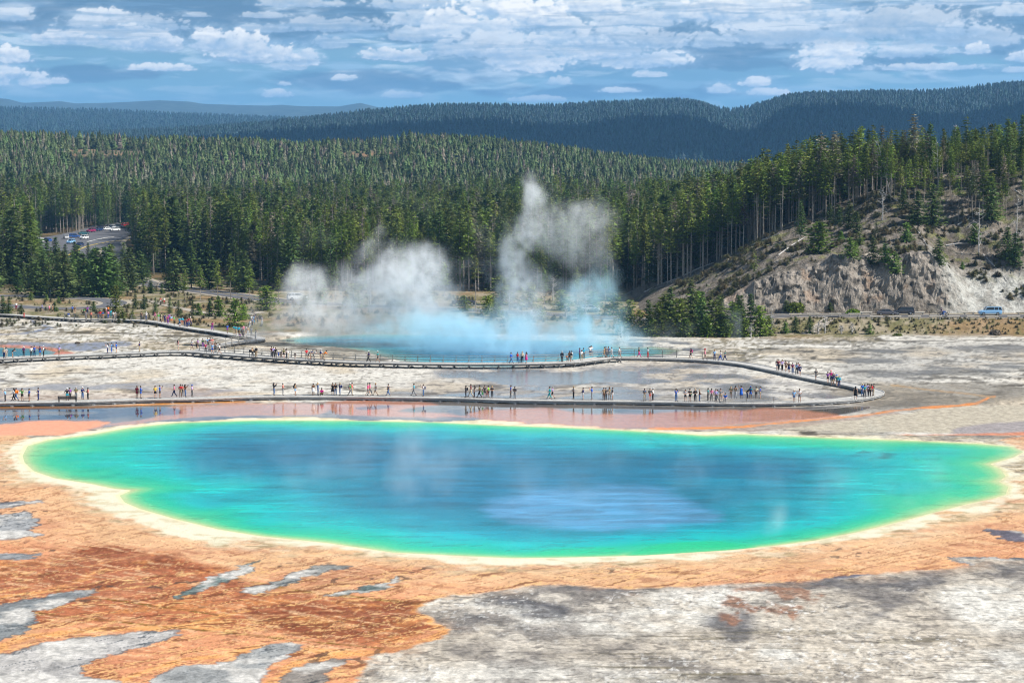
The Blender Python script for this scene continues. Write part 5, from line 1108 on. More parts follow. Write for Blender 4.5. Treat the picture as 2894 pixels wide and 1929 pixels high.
def car(kind, p, rz, colname, label, group=None, cat='car', small=False, sc=1.0):
    body, glass, roofm, tyre, rim, head, tail, wx, wr, W, h, hood, rearz, _ = car_parts(kind)
    m = mat('car_paint_' + colname, CARCOL[colname], 0.25, 0.5, coat=0.6)
    t = thing('parked_car' if group else {'suv': 'car', 'sedan': 'car', 'wagon_suv': 'car', 'pickup': 'pickup_truck'}[kind], label, cat, tuple(p), rz, group, sc)
    o = link('body', body, t); paint(o, m); o = link('roof', roofm, t); paint(o, m); link('windows', glass, t)
    for x in wx:
        for sy in (-1, 1): w_ = link('wheel', tyre, t, (x, sy * (W - 0.10), wr)); link('rim', rim, w_)
    for sy in (-1, 1): link('headlight', head, t, (h - 0.12, sy * W * 0.62, hood * 0.72)); link('tail_light', tail, t, (-h + 0.06, sy * W * 0.74, rearz * 0.78))
    if kind == 'wagon_suv':
        b = MB()
        for sy in (-1, 1): b.tube([(-2.1, sy * 0.66, 1.97), (0.4, sy * 0.66, 1.97)], 0.035, 5)
        link('roof_rack', b.mesh('roof_rack', (M_TRIM,)), t)
        b = MB(); b.box((0, 0, 0.40), (3.4, 2.02, 0.16)); link('side_trim', b.mesh('side_trim', (mat('silver_trim', (0.45, 0.44, 0.40), 0.5),)), t)
    return t
CARCOL = dict(white=(0.80, 0.80, 0.80), blue=(0.03, 0.10, 0.35), light_blue=(0.26, 0.50, 0.78), charcoal=(0.035, 0.035, 0.045), grey=(0.10, 0.095, 0.11), red=(0.45, 0.02, 0.03), magenta=(0.30, 0.02, 0.10), navy=(0.02, 0.04, 0.12), teal=(0.03, 0.12, 0.14), silver=(0.5, 0.52, 0.55))
def road_p(u, v): p = P(u, v, 2.15); p[2] = float(ground_z(p[0], p[1])) + 0.16; return p
car('sedan', road_p(2430 + 378 / 5.07, 890.0), 0.0, 'grey', 'dark grey sedan driving close behind the black off-roader on the valley road', sc=0.86)
car('suv', road_p(2430 + 625 / 5.07, 888.5), math.pi, 'charcoal', 'black boxy off-roader overlapping the grey sedan on the valley road', sc=0.88)
car('wagon_suv', road_p(2430 + 1862 / 5.07, 890.5), math.pi, 'light_blue', 'light blue full-size off-roader with roof rack driving alone below the rocky hill', sc=0.88)
p = P(1311, 852, 1.0); p[2] = float(ground_z(p[0], p[1])) + 0.16; car('pickup', p, 0.15, 'charcoal', 'black pickup truck half hidden behind a pine and steam', cat='pickup')
p = P(1665, 868, 1.0); p[2] = float(ground_z(p[0], p[1])) + 0.16; car('sedan', p, 0.1, 'silver', 'pale silver car dimly seen through blue steam beside the crater')
p = P(840, 838, 1.0); p[2] = float(ground_z(p[0], p[1])) + 0.16; car('suv', p, 0.3, 'white', 'white car barely visible through grey steam in front of the trunks')
lot = [(65, 372, 'white', 'white car seen between trunks at the outer end of the lot', 0.5), (645, 360, 'white', 'white car behind another white car at the near end of the lot', 0.3), (650, 405, 'white', 'white car with dark grille nearest the gap in the trees', 0.3), (785, 372, 'blue', 'blue car parked beside the two white ones at the lot end', 2.4), (1100, 325, 'white', 'white car partly hidden by a spruce top in the lot', 1.9), (1240, 312, 'blue', 'bright blue car between the people and the light off-roader', 0.2), (1392, 262, 'teal', 'dark teal car with a person standing behind its roof', 0.5), (1397, 335, 'white', 'white car facing the viewer on the bend of the lot', 4.4), (1178, 408, 'light_blue', 'light blue car beside the spire of a spruce in the lot', 4.5), (1334, 445, 'navy', 'dark blue car with red lamp leaving the lot', 1.4), (1513, 232, 'magenta', 'magenta red car parked at the edge of the wood', 4.2), (1642, 220, 'navy', 'dark navy car parked between the magenta and the white one', 4.2), (1768, 212, 'white', 'white car parked next to the dark navy one', 4.0), (1850, 200, 'silver', 'silver car tucked between three white cars', 4.0), (1908, 222, 'white', 'white low car pulled out in front of the parked row', 3.8), (1968, 190, 'white', 'white high car parked beside the red one', 4.0), (2072, 182, 'red', 'red car at the far end of the row under the pines', 4.0)]
for i, (x, y, c, lab, rz) in enumerate(lot):
    p = P(x / 5.88, 620 + y / 5.88, PZ); p[2] = float(ground_z(p[0], p[1])) + 0.28; car('suv' if i % 3 else 'sedan', p, rz, c, lab, 'cars in the parking lot among the trees')
# motorcycle
p = road_p(2430 + 1190 / 5.07, 892.5); t = thing('motorcycle', 'dark blue touring motorcycle on the valley road with its rider', 'motorcycle', tuple(p))
for x in (-0.72, 0.78):
    b = MB(); n = 14
    for k in range(n): a0 = 2 * math.pi * k / n; a1 = 2 * math.pi * (k + 1) / n; b.tube([(x + 0.31 * math.cos(a0), 0, 0.34 + 0.31 * math.sin(a0)), (x + 0.31 * math.cos(a1), 0, 0.34 + 0.31 * math.sin(a1))], 0.055, 5)
    b.tube([(x - 0.3, 0, 0.34), (x + 0.3, 0, 0.34)], 0.012, 3); b.tube([(x, 0, 0.04), (x, 0, 0.64)], 0.012, 3); link('wheel', b.mesh('wheel', (M_TYRE,)), t)
b = MB(); b.ell((0.15, 0, 0.80), (0.42, 0.17, 0.20)); b.ell((0, 0, 0.45), (0.36, 0.16, 0.22)); b.tube([(0.35, 0, 0.85), (0.70, 0, 0.62), (0.78, 0, 0.34)], 0.05, 6); b.tube([(-0.1, 0, 0.5), (-0.72, 0, 0.34)], 0.05, 6); link('body', b.mesh('body', (mat('car_paint_blue', CARCOL['blue'], 0.25, 0.5),), True), t)
b = MB(); b.ell((-0.35, 0, 0.82), (0.42, 0.16, 0.09)); link('seat', b.mesh('seat', (M_TRIM,), True), t)
b = MB(); b.tube([(0.42, -0.38, 1.05), (0.5, 0, 1.0), (0.42, 0.38, 1.05)], 0.02, 5); link('handlebar', b.mesh('handlebar', (M_TRIM,)), t)
b = MB(); b.ell((0.62, 0, 0.86), (0.10, 0.11, 0.11)); link('headlight', b.mesh('headlight', (M_LAMP,)), t)
MOTO = p

# ------------------------------------------------------------------ single trees, dead trees, logs
def dead_tree(p, h, label, seed=1, lean=0.0, br=16, rz=0.0, cat='dead tree'):
    r = np.random.default_rng(seed); t = thing('dead_tree', label, cat, tuple(p), rz); b = MB()
    pts = [(lean * h * k / 6 + 0.05 * math.sin(k * 2 + seed), 0.05 * math.cos(k * 3), h * k / 6) for k in range(7)]
    b.tube(pts, [0.17 * (1 - k / 6.5) for k in range(7)], 6); link('trunk', b.mesh('trunk', (M_DEADWOOD,)), t)
    b = MB()
    for i in range(br):
        z = h * r.uniform(0.15, 0.95); a = r.uniform(0, 6.28); l = (h - z) * r.uniform(0.15, 0.35) + 0.4; q = np.array([lean * z, 0, z]); d = np.array([math.cos(a), math.sin(a), r.uniform(-0.1, 0.7)])
        e1 = q + d * l * 0.5 + [0, 0, -0.08 * l]; e2 = q + d * l + [0, 0, 0.12 * l]; b.tube([q, e1, e2], [0.05, 0.035, 0.012], 4)
        for k in range(3): s = r.uniform(0.3, 0.9); c = q + d * l * s; b.tube([c, c + r.normal(0, 0.25 * l, 3)], [0.022, 0.008], 3)
    link('branches', b.mesh('branches', (M_DEADWOOD,)), t); return t
def place(dxy, hpx, kind, label, zf=None, group=None, wide=1.25, cat='tree', name='pine_tree', seed=0):
    p = on_land(dxy[0] * K, dxy[1] * K); h = hpx * K * p[1] / FPX
    return plant_tree(kind, p - [0, 0, 0.12], h, name, label, cat, group, wide=wide * 1.35, rnd=random.Random(int(dxy[0] * 3 + dxy[1]) + seed))
# young pines on the near meadow, left
for x, y, h, k, wd, lab in [(7, 726, 50, 'full_0', 1.2, 'dense dark pine at the meadow rim, largest of its corner clump'), (21, 727, 45, 'full_1', 1.2, 'dense pine beside the largest one of the corner clump at the meadow rim'), (49, 727, 31, 'young_0', 0.9, 'thin sparse young pine standing alone before the log rail'), (71, 690, 21, 'young_1', 1.2, 'little green pine on the far verge of the loop road'), (107, 690, 16, 'young_2', 1.1, 'tiny pine near the walker in pale blue on the loop road'), (126, 715, 25, 'young_0', 1.2, 'young pine between the runners on the meadow path'), (134, 696, 17, 'young_1', 1.1, 'tiny pine on the sandy island inside the loop road'), (215, 716, 26, 'young_2', 1.1, 'green young pine at the near curve of the loop road'), (266, 721, 70, 'bushy_1', 0.62, 'flat-crowned pine with a bare dark trunk at the end of the loop road'), (282, 735, 28, 'bushy_0', 0.9, 'round bushy pine growing right behind the log rail'), (304, 737, 26, 'bushy_2', 0.9, 'second round bushy pine beside the railed end of the upper walk'), (311, 707, 38, 'full_2', 1.0, 'leaning slim pine in the pair above the bushy ones'), (331, 710, 36, 'full_0', 1.1, 'broad pine in the pair above the upper walk'), (330, 672, 26, 'young_1', 0.9, 'small pine in front of the short road stretch'), (347, 674, 31, 'young_0', 1.1, 'pyramid-shaped pine right beside the short road stretch'), (372, 675, 25, 'young_2', 0.8, 'slim pine below the log barriers of the short road stretch'), (357, 718, 36, 'full_1', 1.0, 'mid-sized pine behind the pink and green walkers on the upper walk'), (390, 719, 40, 'full_2', 0.9, 'dark pine behind the crowd on the upper walk'), (410, 724, 38, 'full_0', 1.0, 'pine with pale branch tips at the dusty path'), (443, 723, 36, 'full_1', 0.8, 'narrow pine where the dusty path bends'), (456, 724, 30, 'young_2', 1.1, 'low pine just behind the dusty path'), (482, 727, 44, 'full_2', 1.1, 'broad low-branched pine at the end of the dusty path'), (503, 727, 50, 'bushy_0', 0.9, 'wide double-crowned pine near the end of the dusty path'), (541, 750, 68, 'bushy_2', 1.0, 'big dark bushy pine veiled by steam beside the hairpin of the walk'), (560, 735, 40, 'bushy_1', 0.9, 'smoky pine close behind the big dark one at the hairpin'), (425, 697, 82, 'lodge_0', 1.0, 'tall thin pine rising over the young ones by the upper walk'), (460, 690, 84, 'lodge_1', 1.1, 'tall pine with ragged sides left of the steam'), (500, 692, 96, 'lodge_2', 1.1, 'tall ragged pine whose foot stands in brown meadow near the steam'), (530, 688, 108, 'lodge_0', 1.0, 'tallest pine at the steam edge'), (574, 694, 88, 'lodge_1', 1.1, 'ragged pine half swallowed by thin grey steam')]:
    place((x, y), h, k, lab, wide=wd)
# darker row behind the loop road
rw = [(148, 684, 112), (167, 676, 104), (192, 672, 92), (122, 668, 86), (100, 676, 84), (222, 682, 118), (252, 676, 110), (84, 680, 80), (136, 660, 92), (180, 662, 100), (-20, 668, 90), (3, 660, 88), (40, 672, 58), (56, 668, 66), (74, 667, 76), (92, 668, 62), (112, 677, 86), (132, 681, 76), (150, 677, 68), (167, 677, 60), (187, 679, 52), (203, 676, 84), (217, 674, 106), (232, 682, 96), (243, 682, 118), (262, 680, 98), (280, 676, 86), (297, 660, 94), (305, 672, 62), (322, 652, 78), (60, 645, 70), (100, 650, 74), (140, 652, 60), (176, 650, 74), (330, 640, 60), (24, 650, 84), (210, 655, 80), (255, 655, 96), (285, 645, 90), (390, 660, 70), (405, 668, 96), (440, 662, 110), (478, 664, 108), (540, 668, 118), (560, 672, 100)]
for i, (x, y, h) in enumerate(rw):
    place((x, y), h, ['full_0', 'spruce_0', 'full_1', 'spruce_1', 'full_2'][i % 5], 'dark full-branched conifer in the row behind the loop road on the meadow', group='conifers behind the loop road', name='fir_tree', wide=1.35)
for x, y, h, lab in [(92, 612, 66, 'dark spire before the outermost white cars'), (108, 608, 58, 'dark spire right of the outermost white cars'), (128, 606, 62, 'taller dark spire in the middle of the lot front'), (150, 604, 44, 'short dark spire before the light blue car'), (172, 606, 52, 'dark spire hiding a car'), (203, 612, 56, 'solitary dark spire at the road entering the lot')]:
    place((x, y), h, 'spruce_0' if x % 2 else 'full_1', lab + ', seen against the parking lot', name='fir_tree')
# bushy clump between the walk and the road
for i, (x, y, h, k, wd) in enumerate([(1428, 768, 62, 'bushy_0', 1.0), (1446, 769, 84, 'bushy_1', 0.8), (1468, 768, 60, 'bushy_2', 1.0), (1489, 770, 86, 'full_0', 1.0), (1513, 772, 82, 'bushy_0', 0.9), (1540, 769, 112, 'full_1', 0.9), (1562, 772, 92, 'bushy_1', 0.9), (1588, 769, 124, 'full_2', 0.95), (1612, 772, 108, 'full_0', 0.9), (1636, 772, 88, 'bushy_2', 0.9), (1655, 771, 92, 'full_1', 0.9), (1682, 772, 84, 'bushy_0', 0.9), (1702, 770, 96, 'full_2', 0.8), (1724, 772, 102, 'full_0', 0.9), (1745, 772, 74, 'bushy_1', 0.9), (1764, 771, 50, 'bushy_2', 0.9), (1500, 773, 44, 'bushy_2', 1.1), (1575, 774, 46, 'bushy_1', 1.1), (1625, 774, 50, 'bushy_0', 1.1), (1670, 774, 44, 'bushy_1', 1.1), (1712, 774, 46, 'bushy_2', 1.1), (1530, 760, 90, 'bushy_0', 1.0), (1600, 760, 96, 'bushy_1', 1.0), (1650, 760, 84, 'full_2', 1.0), (1695, 760, 84, 'full_1', 1.0)]):
    place((x, y), h, k, 'bushy dark pine in the thick clump at the crater side, below the rocky hill', group='bushy pines of the clump below the hill', wide=wd)
for i, (x, y, h, k) in enumerate([(612, 712, 60, 'bushy_0'), (640, 700, 90, 'lodge_1'), (672, 690, 84, 'lodge_2'), (700, 715, 40, 'bushy_1'), (735, 700, 70, 'full_1'), (770, 690, 90, 'lodge_0'), (812, 708, 60, 'bushy_2'), (832, 700, 90, 'lodge_2'), (870, 692, 84, 'tall_0'), (905, 705, 60, 'bushy_0'), (940, 690, 96, 'lodge_1'), (985, 700, 60, 'full_2'), (1020, 690, 90, 'lodge_0'), (1150, 700, 70, 'bushy_1'), (1180, 690, 90, 'lodge_2'), (1215, 705, 60, 'bushy_2'), (1250, 700, 84, 'lodge_0'), (1290, 712, 50, 'bushy_0'), (1325, 700, 90, 'lodge_1'), (1360, 715, 50, 'bushy_1'), (1390, 700, 96, 'lodge_2'), (1410, 725, 56, 'bushy_2'), (1140, 728, 36, 'bushy_0'), (1240, 732, 34, 'bushy_1'), (1330, 735, 34, 'bushy_2')]):
    place((x, y), h, k, 'ragged pine standing dimmed inside the crater steam in front of the forest', group='pines dimmed by the crater steam')
for i, (x, y, h) in enumerate([(850, 700, 70), (960, 700, 60), (1170, 715, 50), (1270, 690, 60), (1345, 720, 46), (1300, 728, 30)]):
    p = on_land(x * K, y * K); dead_tree(p, h * K * p[1] / FPX, 'pale bare snag standing dimmed in the crater steam', 60 + i, br=24)['group'] = 'snags dimmed by the crater steam'
place((1092, 712), 128, 'tall_1', 'single pine with crooked grey trunk standing clear in a gap of the steam', wide=1.2)
place((1066, 716), 40, 'bushy_0', 'bushy pine beside the black pickup in the gap of the steam')
place((1120, 722), 46, 'bushy_1', 'low spreading pine near the foot of the crooked-trunked one')
for x, y, h, k, lab in [(1827, 764, 40, 'full_0', 'small dark pine on the grassy bank, wider of two'), (1860, 766, 42, 'full_1', 'small dark pine with dead lower boughs on the grassy bank'), (1803, 766, 30, 'young_0', 'green young pine at the end of the clump'), (1997, 768, 26, 'young_1', 'lone little pine at the foot of the grassy bank'), (1906, 719, 19, 'young_2', 'little pine growing at the foot of the cliff by the road'), (1806, 714, 26, 'young_0', 'small pine clinging to the cliff foot')]:
    place((x, y), h, k, lab)
for (x, y, h, s, lab) in [(1772, 764, 60, 3, 'grey leafless tree at the end of the bushy clump'), (1895, 767, 42, 4, 'grey dead spire on the grassy bank'), (1879, 767, 30, 5, 'short grey snag beside the dead spire'), (1957, 767, 26, 6, 'small grey skeleton tree alone on the bank'), (1932, 767, 18, 7, 'lowest grey snag on the bank'), (1698, 773, 50, 8, 'white skeletal tree in front of the clump with wisps round it'), (1725, 775, 34, 9, 'fan-shaped bleached dead tree before the clump'), (1427, 776, 26, 10, 'curved bleached snag at the crater edge of the clump')]:
    p = on_land(x * K, y * K); dead_tree(p, h * K * p[1] / FPX, lab, s, br=26)
# the hill: sheet position = base + zoom offsets
def hz(zx, zy): return (1765.3 + zx * 0.342, 243.8 + zy * 0.342)
HT = [(215, 885, 630, 'spruce_0', 'spruce at the hill foot of the wood beside a fallen trunk'), (335, 990, 770, 'bushy_1', 'twisted old pine with two stems alone on the slope'), (410, 800, 650, 'full_0', 'dark small conifer where wood and slope meet, first of a pair'), (470, 790, 660, 'full_1', 'dark small conifer where wood and slope meet, second of a pair'), (485, 912, 835, 'young_0', 'small round-topped pine on open slope beside the twisted one'), (540, 830, 640, 'full_2', 'conifer on the slope in front of the tall dark wood'), (590, 850, 700, 'full_0', 'slimmer conifer on the slope before the tall dark wood'), (545, 1045, 890, 'young_1', 'upright young pine above the cliff, by a sapling'), (580, 1010, 900, 'young_2', 'young pine just above the cliff edge'), (612, 925, 840, 'young_0', 'short young pine mid slope'), (700, 1070, 880, 'full_1', 'bright green broad pine at the cliff top'), (722, 900, 760, 'lodge_3', 'greyish thin conifer mid slope'), (782, 1060, 930, 'young_1', 'pine hanging beside the bright broad one at the cliff top'), (845, 1140, 990, 'young_2', 'pine rooted below the cliff edge'), (925, 910, 775, 'young_0', 'slender solitary pine on the bare middle slope'), (905, 690, 540, 'full_2', 'small dark conifer under the leaning dead trunk'), (1000, 795, 560, 'full_0', 'full dark conifer on the upper slope, nearer the leaning trunk'), (1100, 805, 520, 'full_1', 'full dark conifer on the upper slope with dense skirt'), (1145, 1075, 880, 'full_2', 'cone-shaped fresh green pine by itself in the middle of the slope'), (1440, 780, 350, 'lodge_0', 'large ragged pine on the brow above the dead grey tree'), (1490, 770, 470, 'full_1', 'broad pine skirted to the ground on the brow'), (1340, 690, 430, 'lodge_2', 'half-bare conifer on the rocky brow'), (1380, 920, 780, 'young_0', 'dark young fir tucked behind the big dead tree'), (1600, 1040, 810, 'full_0', 'tall member of the pair of firs low on the open scree'), (1655, 1078, 850, 'full_1', 'shorter member of the pair of firs low on the open scree'), (1300, 1095, 1045, 'young_2', 'tiny green sapling on the scree above the motorcycle'), (1005, 1095, 1060, 'young_1', 'stunted sapling on the rim between cliff and scree'), (850, 560, 160, 'tall_1', 'tall slim pine with tufted top and long bare stem on the skyline'), (970, 520, 55, 'lodge_3', 'tallest ragged grey green pine on the skyline'), (1080, 520, 120, 'spruce_1', 'pointed dark spruce beside the tallest ragged pine'), (1325, 480, 65, 'tall_2', 'pine with a dark plume on a bare stem on the skyline'), (1385, 480, 145, 'lodge_1', 'green pine rising beside the plumed one on the skyline'), (1600, 480, 85, 'spruce_0', 'large black-green spruce on the brow'), (1700, 430, 60, 'spruce_1', 'spruce cut by the picture edge on the brow'), (1250, 480, 230, 'lodge_0', 'low green pine between skyline giants'), (430, 640, 235, 'spruce_0', 'pointed spruce standing above its neighbours at the wood edge'), (490, 640, 255, 'lodge_1', 'pine leaning on the pointed spruce at the wood edge'), (370, 690, 280, 'lodge_2', 'shaggy pine at the wood edge above the fallen trunk'), (640, 600, 260, 'lodge_0', 'pine with grey dead top at the wood edge'), (1560, 500, 250, 'full_0', 'broad green fir on the brow under the large black-green spruce')]
for zx, zb, zt, k, lab in HT:
    x, y = hz(zx, zb); place((x, y), (zb - zt) * 0.342, k, lab)
p = on_land(*[c * K for c in (1733, 700)]); plant_tree('tall_2', p, 10.5, 'pine_tree', 'slim pine growing out of the cliff face above the clump', 'tree')
for zx, zb, zt, s, ln, lab in [(1410, 1010, 640, 21, 0.0, 'big grey dead tree with spreading branches on the slope'), (1662, 920, 590, 22, 0.02, 'bare dead tree with forked stems near the pair of firs'), (765, 765, 530, 23, 0.0, 'grey dead spire among logs on the upper slope'), (812, 580, 215, 24, -0.25, 'straight bleached dead trunk leaning over the wood'), (1140, 560, 240, 25, -0.05, 'thin bleached pole beside the full dark conifers'), (1252, 420, 85, 26, 0.0, 'needle-thin bare snag rising above the skyline'), (1655, 250, 0, 27, 0.0, 'faint bare pole above the brow beside the spruce'), (1590, 300, 0, 28, -0.4, 'leaning bleached snag behind the black-green spruce')]:
    x, y = hz(zx, zb); p = on_land(x * K, y * K)
    if p[1] > 620: p = PY(x * K, y * K, 500); p[2] = float(land_z(p[0], p[1]))
    dead_tree(p, (zb - zt) * 0.342 * K * p[1] / FPX, lab, s, ln, 22)
def log(a, b_, label, r=0.16):
    pa = on_land(a[0] * K, a[1] * K); pb_ = on_land(b_[0] * K, b_[1] * K); m = MB(); d = pb_ - pa
    if np.linalg.norm(d) > 22: pb_ = pa + d / np.linalg.norm(d) * 16; pb_[2] = float(land_z(pb_[0], pb_[1])); d = pb_ - pa
    m.tube([pa * 0 + [0, 0, 0.12], d * 0.5 + [0, 0, 0.3], d + [0, 0, 0.12]], [r, r * 0.8, r * 0.45], 6)
    rr = random.Random(int(pa[0] * 10))
    for k in range(7): s = rr.uniform(0.3, 0.98); c = d * s + [0, 0, 0.2]; m.tube([c, c + [rr.uniform(-.8, .8), rr.uniform(-.8, .8), rr.uniform(0.1, 1.0)]], [0.04, 0.012], 3)
    tag(link('fallen_log', m.mesh('fallen_log', (M_DEADWOOD,)), None, tuple(pa)), label, 'log')
for a, b_, lab in [((65, 1005), (245, 885), 'pale fallen trunk lying downhill beside the twisted pine'), ((990, 830), (1065, 945), 'dark fallen trunk on the bare middle slope'), ((780, 955), (880, 975), 'short log lying level on the lower slope'), ((1190, 945), (1360, 925), 'long grey log lying level towards the big dead tree'), ((1440, 1000), (1600, 1180), 'forked log sliding down the scree from the big dead tree'), ((1215, 1210), (1300, 1335), 'dark pole lying steeply on the pale scree above the motorcycle'), ((780, 600), (870, 650), 'jackstrawed log at the grey dead spire'), ((1590, 540), (1715, 610), 'log on the brow beneath the black-green spruce'), ((1270, 810), (1345, 775), 'short log below the half-bare conifer'), ((1190, 480), (1320, 430), 'bleached log on the brow between skyline pines')]:
    log(hz(*a), hz(*b_), lab)
for a, b_, lab in [((1480, 672), (1560, 640), 'bleached log at the crest edge close to the steam'), ((1570, 634), (1640, 604), 'bleached log further up along the crest edge of the wood'), ((1725, 565), (1790, 540), 'pale log at the crest edge near the hill wood'), ((1440, 600), (1500, 655), 'slanting fallen trunk leaning in the wood edge above the clump')]:
    log(a, b_, lab, 0.2)
def shrub(p, r, hgt, label, m, seed, cat='bush', name='bush'):
    g = np.random.default_rng(seed); n = 420; a = g.uniform(0, 6.28, n); t = g.random(n) ** 0.5; z = g.random(n) ** 0.8
    c = np.stack([np.cos(a) * t * r * (1.1 - z * 0.5), np.sin(a) * t * r * (1.1 - z * 0.5), z * hgt], 1); d1 = g.normal(0, 1, (n, 3)); d1 /= np.linalg.norm(d1, axis=1)[:, None]; d2 = np.cross(d1, g.normal(0, 1, (n, 3))); d2 /= np.linalg.norm(d2, axis=1)[:, None]; s = 0.16 * g.uniform(0.7, 1.4, (n, 1)) * (r + 0.4)
    V = np.stack([c - d1 * s, c - d2 * s * 0.6, c + d1 * s, c + d2 * s * 0.6], 1).reshape(-1, 3)
    t_ = thing(name, label, cat, tuple(p)); link('foliage', mesh_np('foliage', V, [np.arange(len(V)).reshape(-1, 4)], (m,)), t_)
    b = MB()
    for k in range(5): b.tube([(0, 0, -0.1), (math.cos(k * 1.3) * r * 0.5, math.sin(k * 1.3) * r * 0.5, hgt * 0.7)], [0.04, 0.015], 4)
    link('stem', b.mesh('stem', (M_BARK,)), t_)
M_LEAF = foliage_mat('bright_leaves', (0.16, 0.26, 0.03)); M_LEAFD = foliage_mat('dark_leaves', (0.07, 0.10, 0.04))
shrub(on_land(1829 * K, 719 * K), 1.9, 1.7, 'bright yellow green bush at the foot of the cliff', M_LEAF, 1); shrub(on_land(2286 * K, 769 * K), 1.2, 0.8, 'low dark bush at the foot of the grassy bank', M_NEEDLE_D, 2)
shrub(on_land(1960 * K, 720 * K), 1.6, 0.7, 'low green patch of shrub beside the road under the cliff', M_LEAF, 3); shrub(on_land(2062 * K, 771 * K), 0.9, 0.3, 'flat yellowish tuft on the shore below the bank', M_LEAF, 4)
shrub(D(178, 789), 0.45, 0.25, 'single small green tuft on white sinter near the little blue spring', M_NEEDLE_D, 5)
# ------------------------------------------------------------------ people
SKIN = [mat('skin_fair', (0.55, 0.33, 0.24), 0.6, 0.3), mat('skin_tan', (0.42, 0.24, 0.16), 0.6, 0.3), mat('skin_brown', (0.24, 0.13, 0.08), 0.6, 0.3)]
HAIR = {'dark': mat('hair_dark', (0.015, 0.012, 0.01), 0.6), 'brown': mat('hair_brown', (0.07, 0.04, 0.02), 0.6), 'blond': mat('hair_blond', (0.42, 0.30, 0.14), 0.6), 'grey': mat('hair_grey', (0.40, 0.39, 0.37), 0.6)}
M_SHOE = mat('shoe', (0.05, 0.045, 0.04), 0.7)
CLOTH = {'black': (0.012, 0.012, 0.014), 'white': (0.80, 0.80, 0.80), 'grey': (0.22, 0.22, 0.23), 'dark grey': (0.055, 0.055, 0.06), 'light grey': (0.45, 0.45, 0.46), 'navy': (0.015, 0.025, 0.11), 'blue': (0.02, 0.12, 0.55), 'light blue': (0.22, 0.45, 0.75), 'denim': (0.07, 0.14, 0.30), 'cyan': (0.02, 0.42, 0.60), 'teal': (0.01, 0.25, 0.28), 'green': (0.04, 0.42, 0.08), 'dark green': (0.01, 0.14, 0.06), 'lime': (0.30, 0.75, 0.03), 'olive': (0.14, 0.14, 0.06), 'khaki': (0.38, 0.30, 0.19), 'beige': (0.55, 0.46, 0.33), 'cream': (0.72, 0.64, 0.45), 'tan': (0.40, 0.27, 0.15), 'brown': (0.14, 0.07, 0.035), 'red': (0.60, 0.02, 0.03), 'maroon': (0.20, 0.01, 0.03), 'coral': (0.72, 0.18, 0.14), 'pink': (0.80, 0.22, 0.38), 'hot pink': (0.85, 0.08, 0.25), 'magenta': (0.55, 0.02, 0.22), 'purple': (0.22, 0.04, 0.36), 'lilac': (0.48, 0.38, 0.72), 'orange': (0.85, 0.22, 0.02), 'yellow': (0.65, 0.45, 0.05), 'turquoise': (0.02, 0.45, 0.60), 'bare': (0.42, 0.24, 0.16)}
def cloth(c): return mat('cloth_' + c.replace(' ', '_'), CLOTH[c], 0.85, 0.15, 0.12, 14.0)
def skin_mesh(name, verts, edges, radii, root, sub=1):
    me = bpy.data.meshes.new(name); me.from_pydata([tuple(v) for v in verts], edges, []); o = bpy.data.objects.new(name, me); COL.objects.link(o)
    md = o.modifiers.new('s', 'SKIN'); md.branch_smoothing = 0.6
    for v, r_ in zip(me.skin_vertices[0].data, radii): v.radius = (r_, r_) if np.isscalar(r_) else r_
    me.skin_vertices[0].data[root].use_root = True
    if sub: sb = o.modifiers.new('b', 'SUBSURF'); sb.levels = sub; sb.render_levels = sub
    dg = bpy.context.evaluated_depsgraph_get(); out = bpy.data.meshes.new_from_object(o.evaluated_get(dg)); out.name = name
    bpy.data.objects.remove(o); bpy.data.meshes.remove(me)
    out.polygons.foreach_set('use_smooth', np.ones(len(out.polygons), bool)); out.materials.clear()
    return out
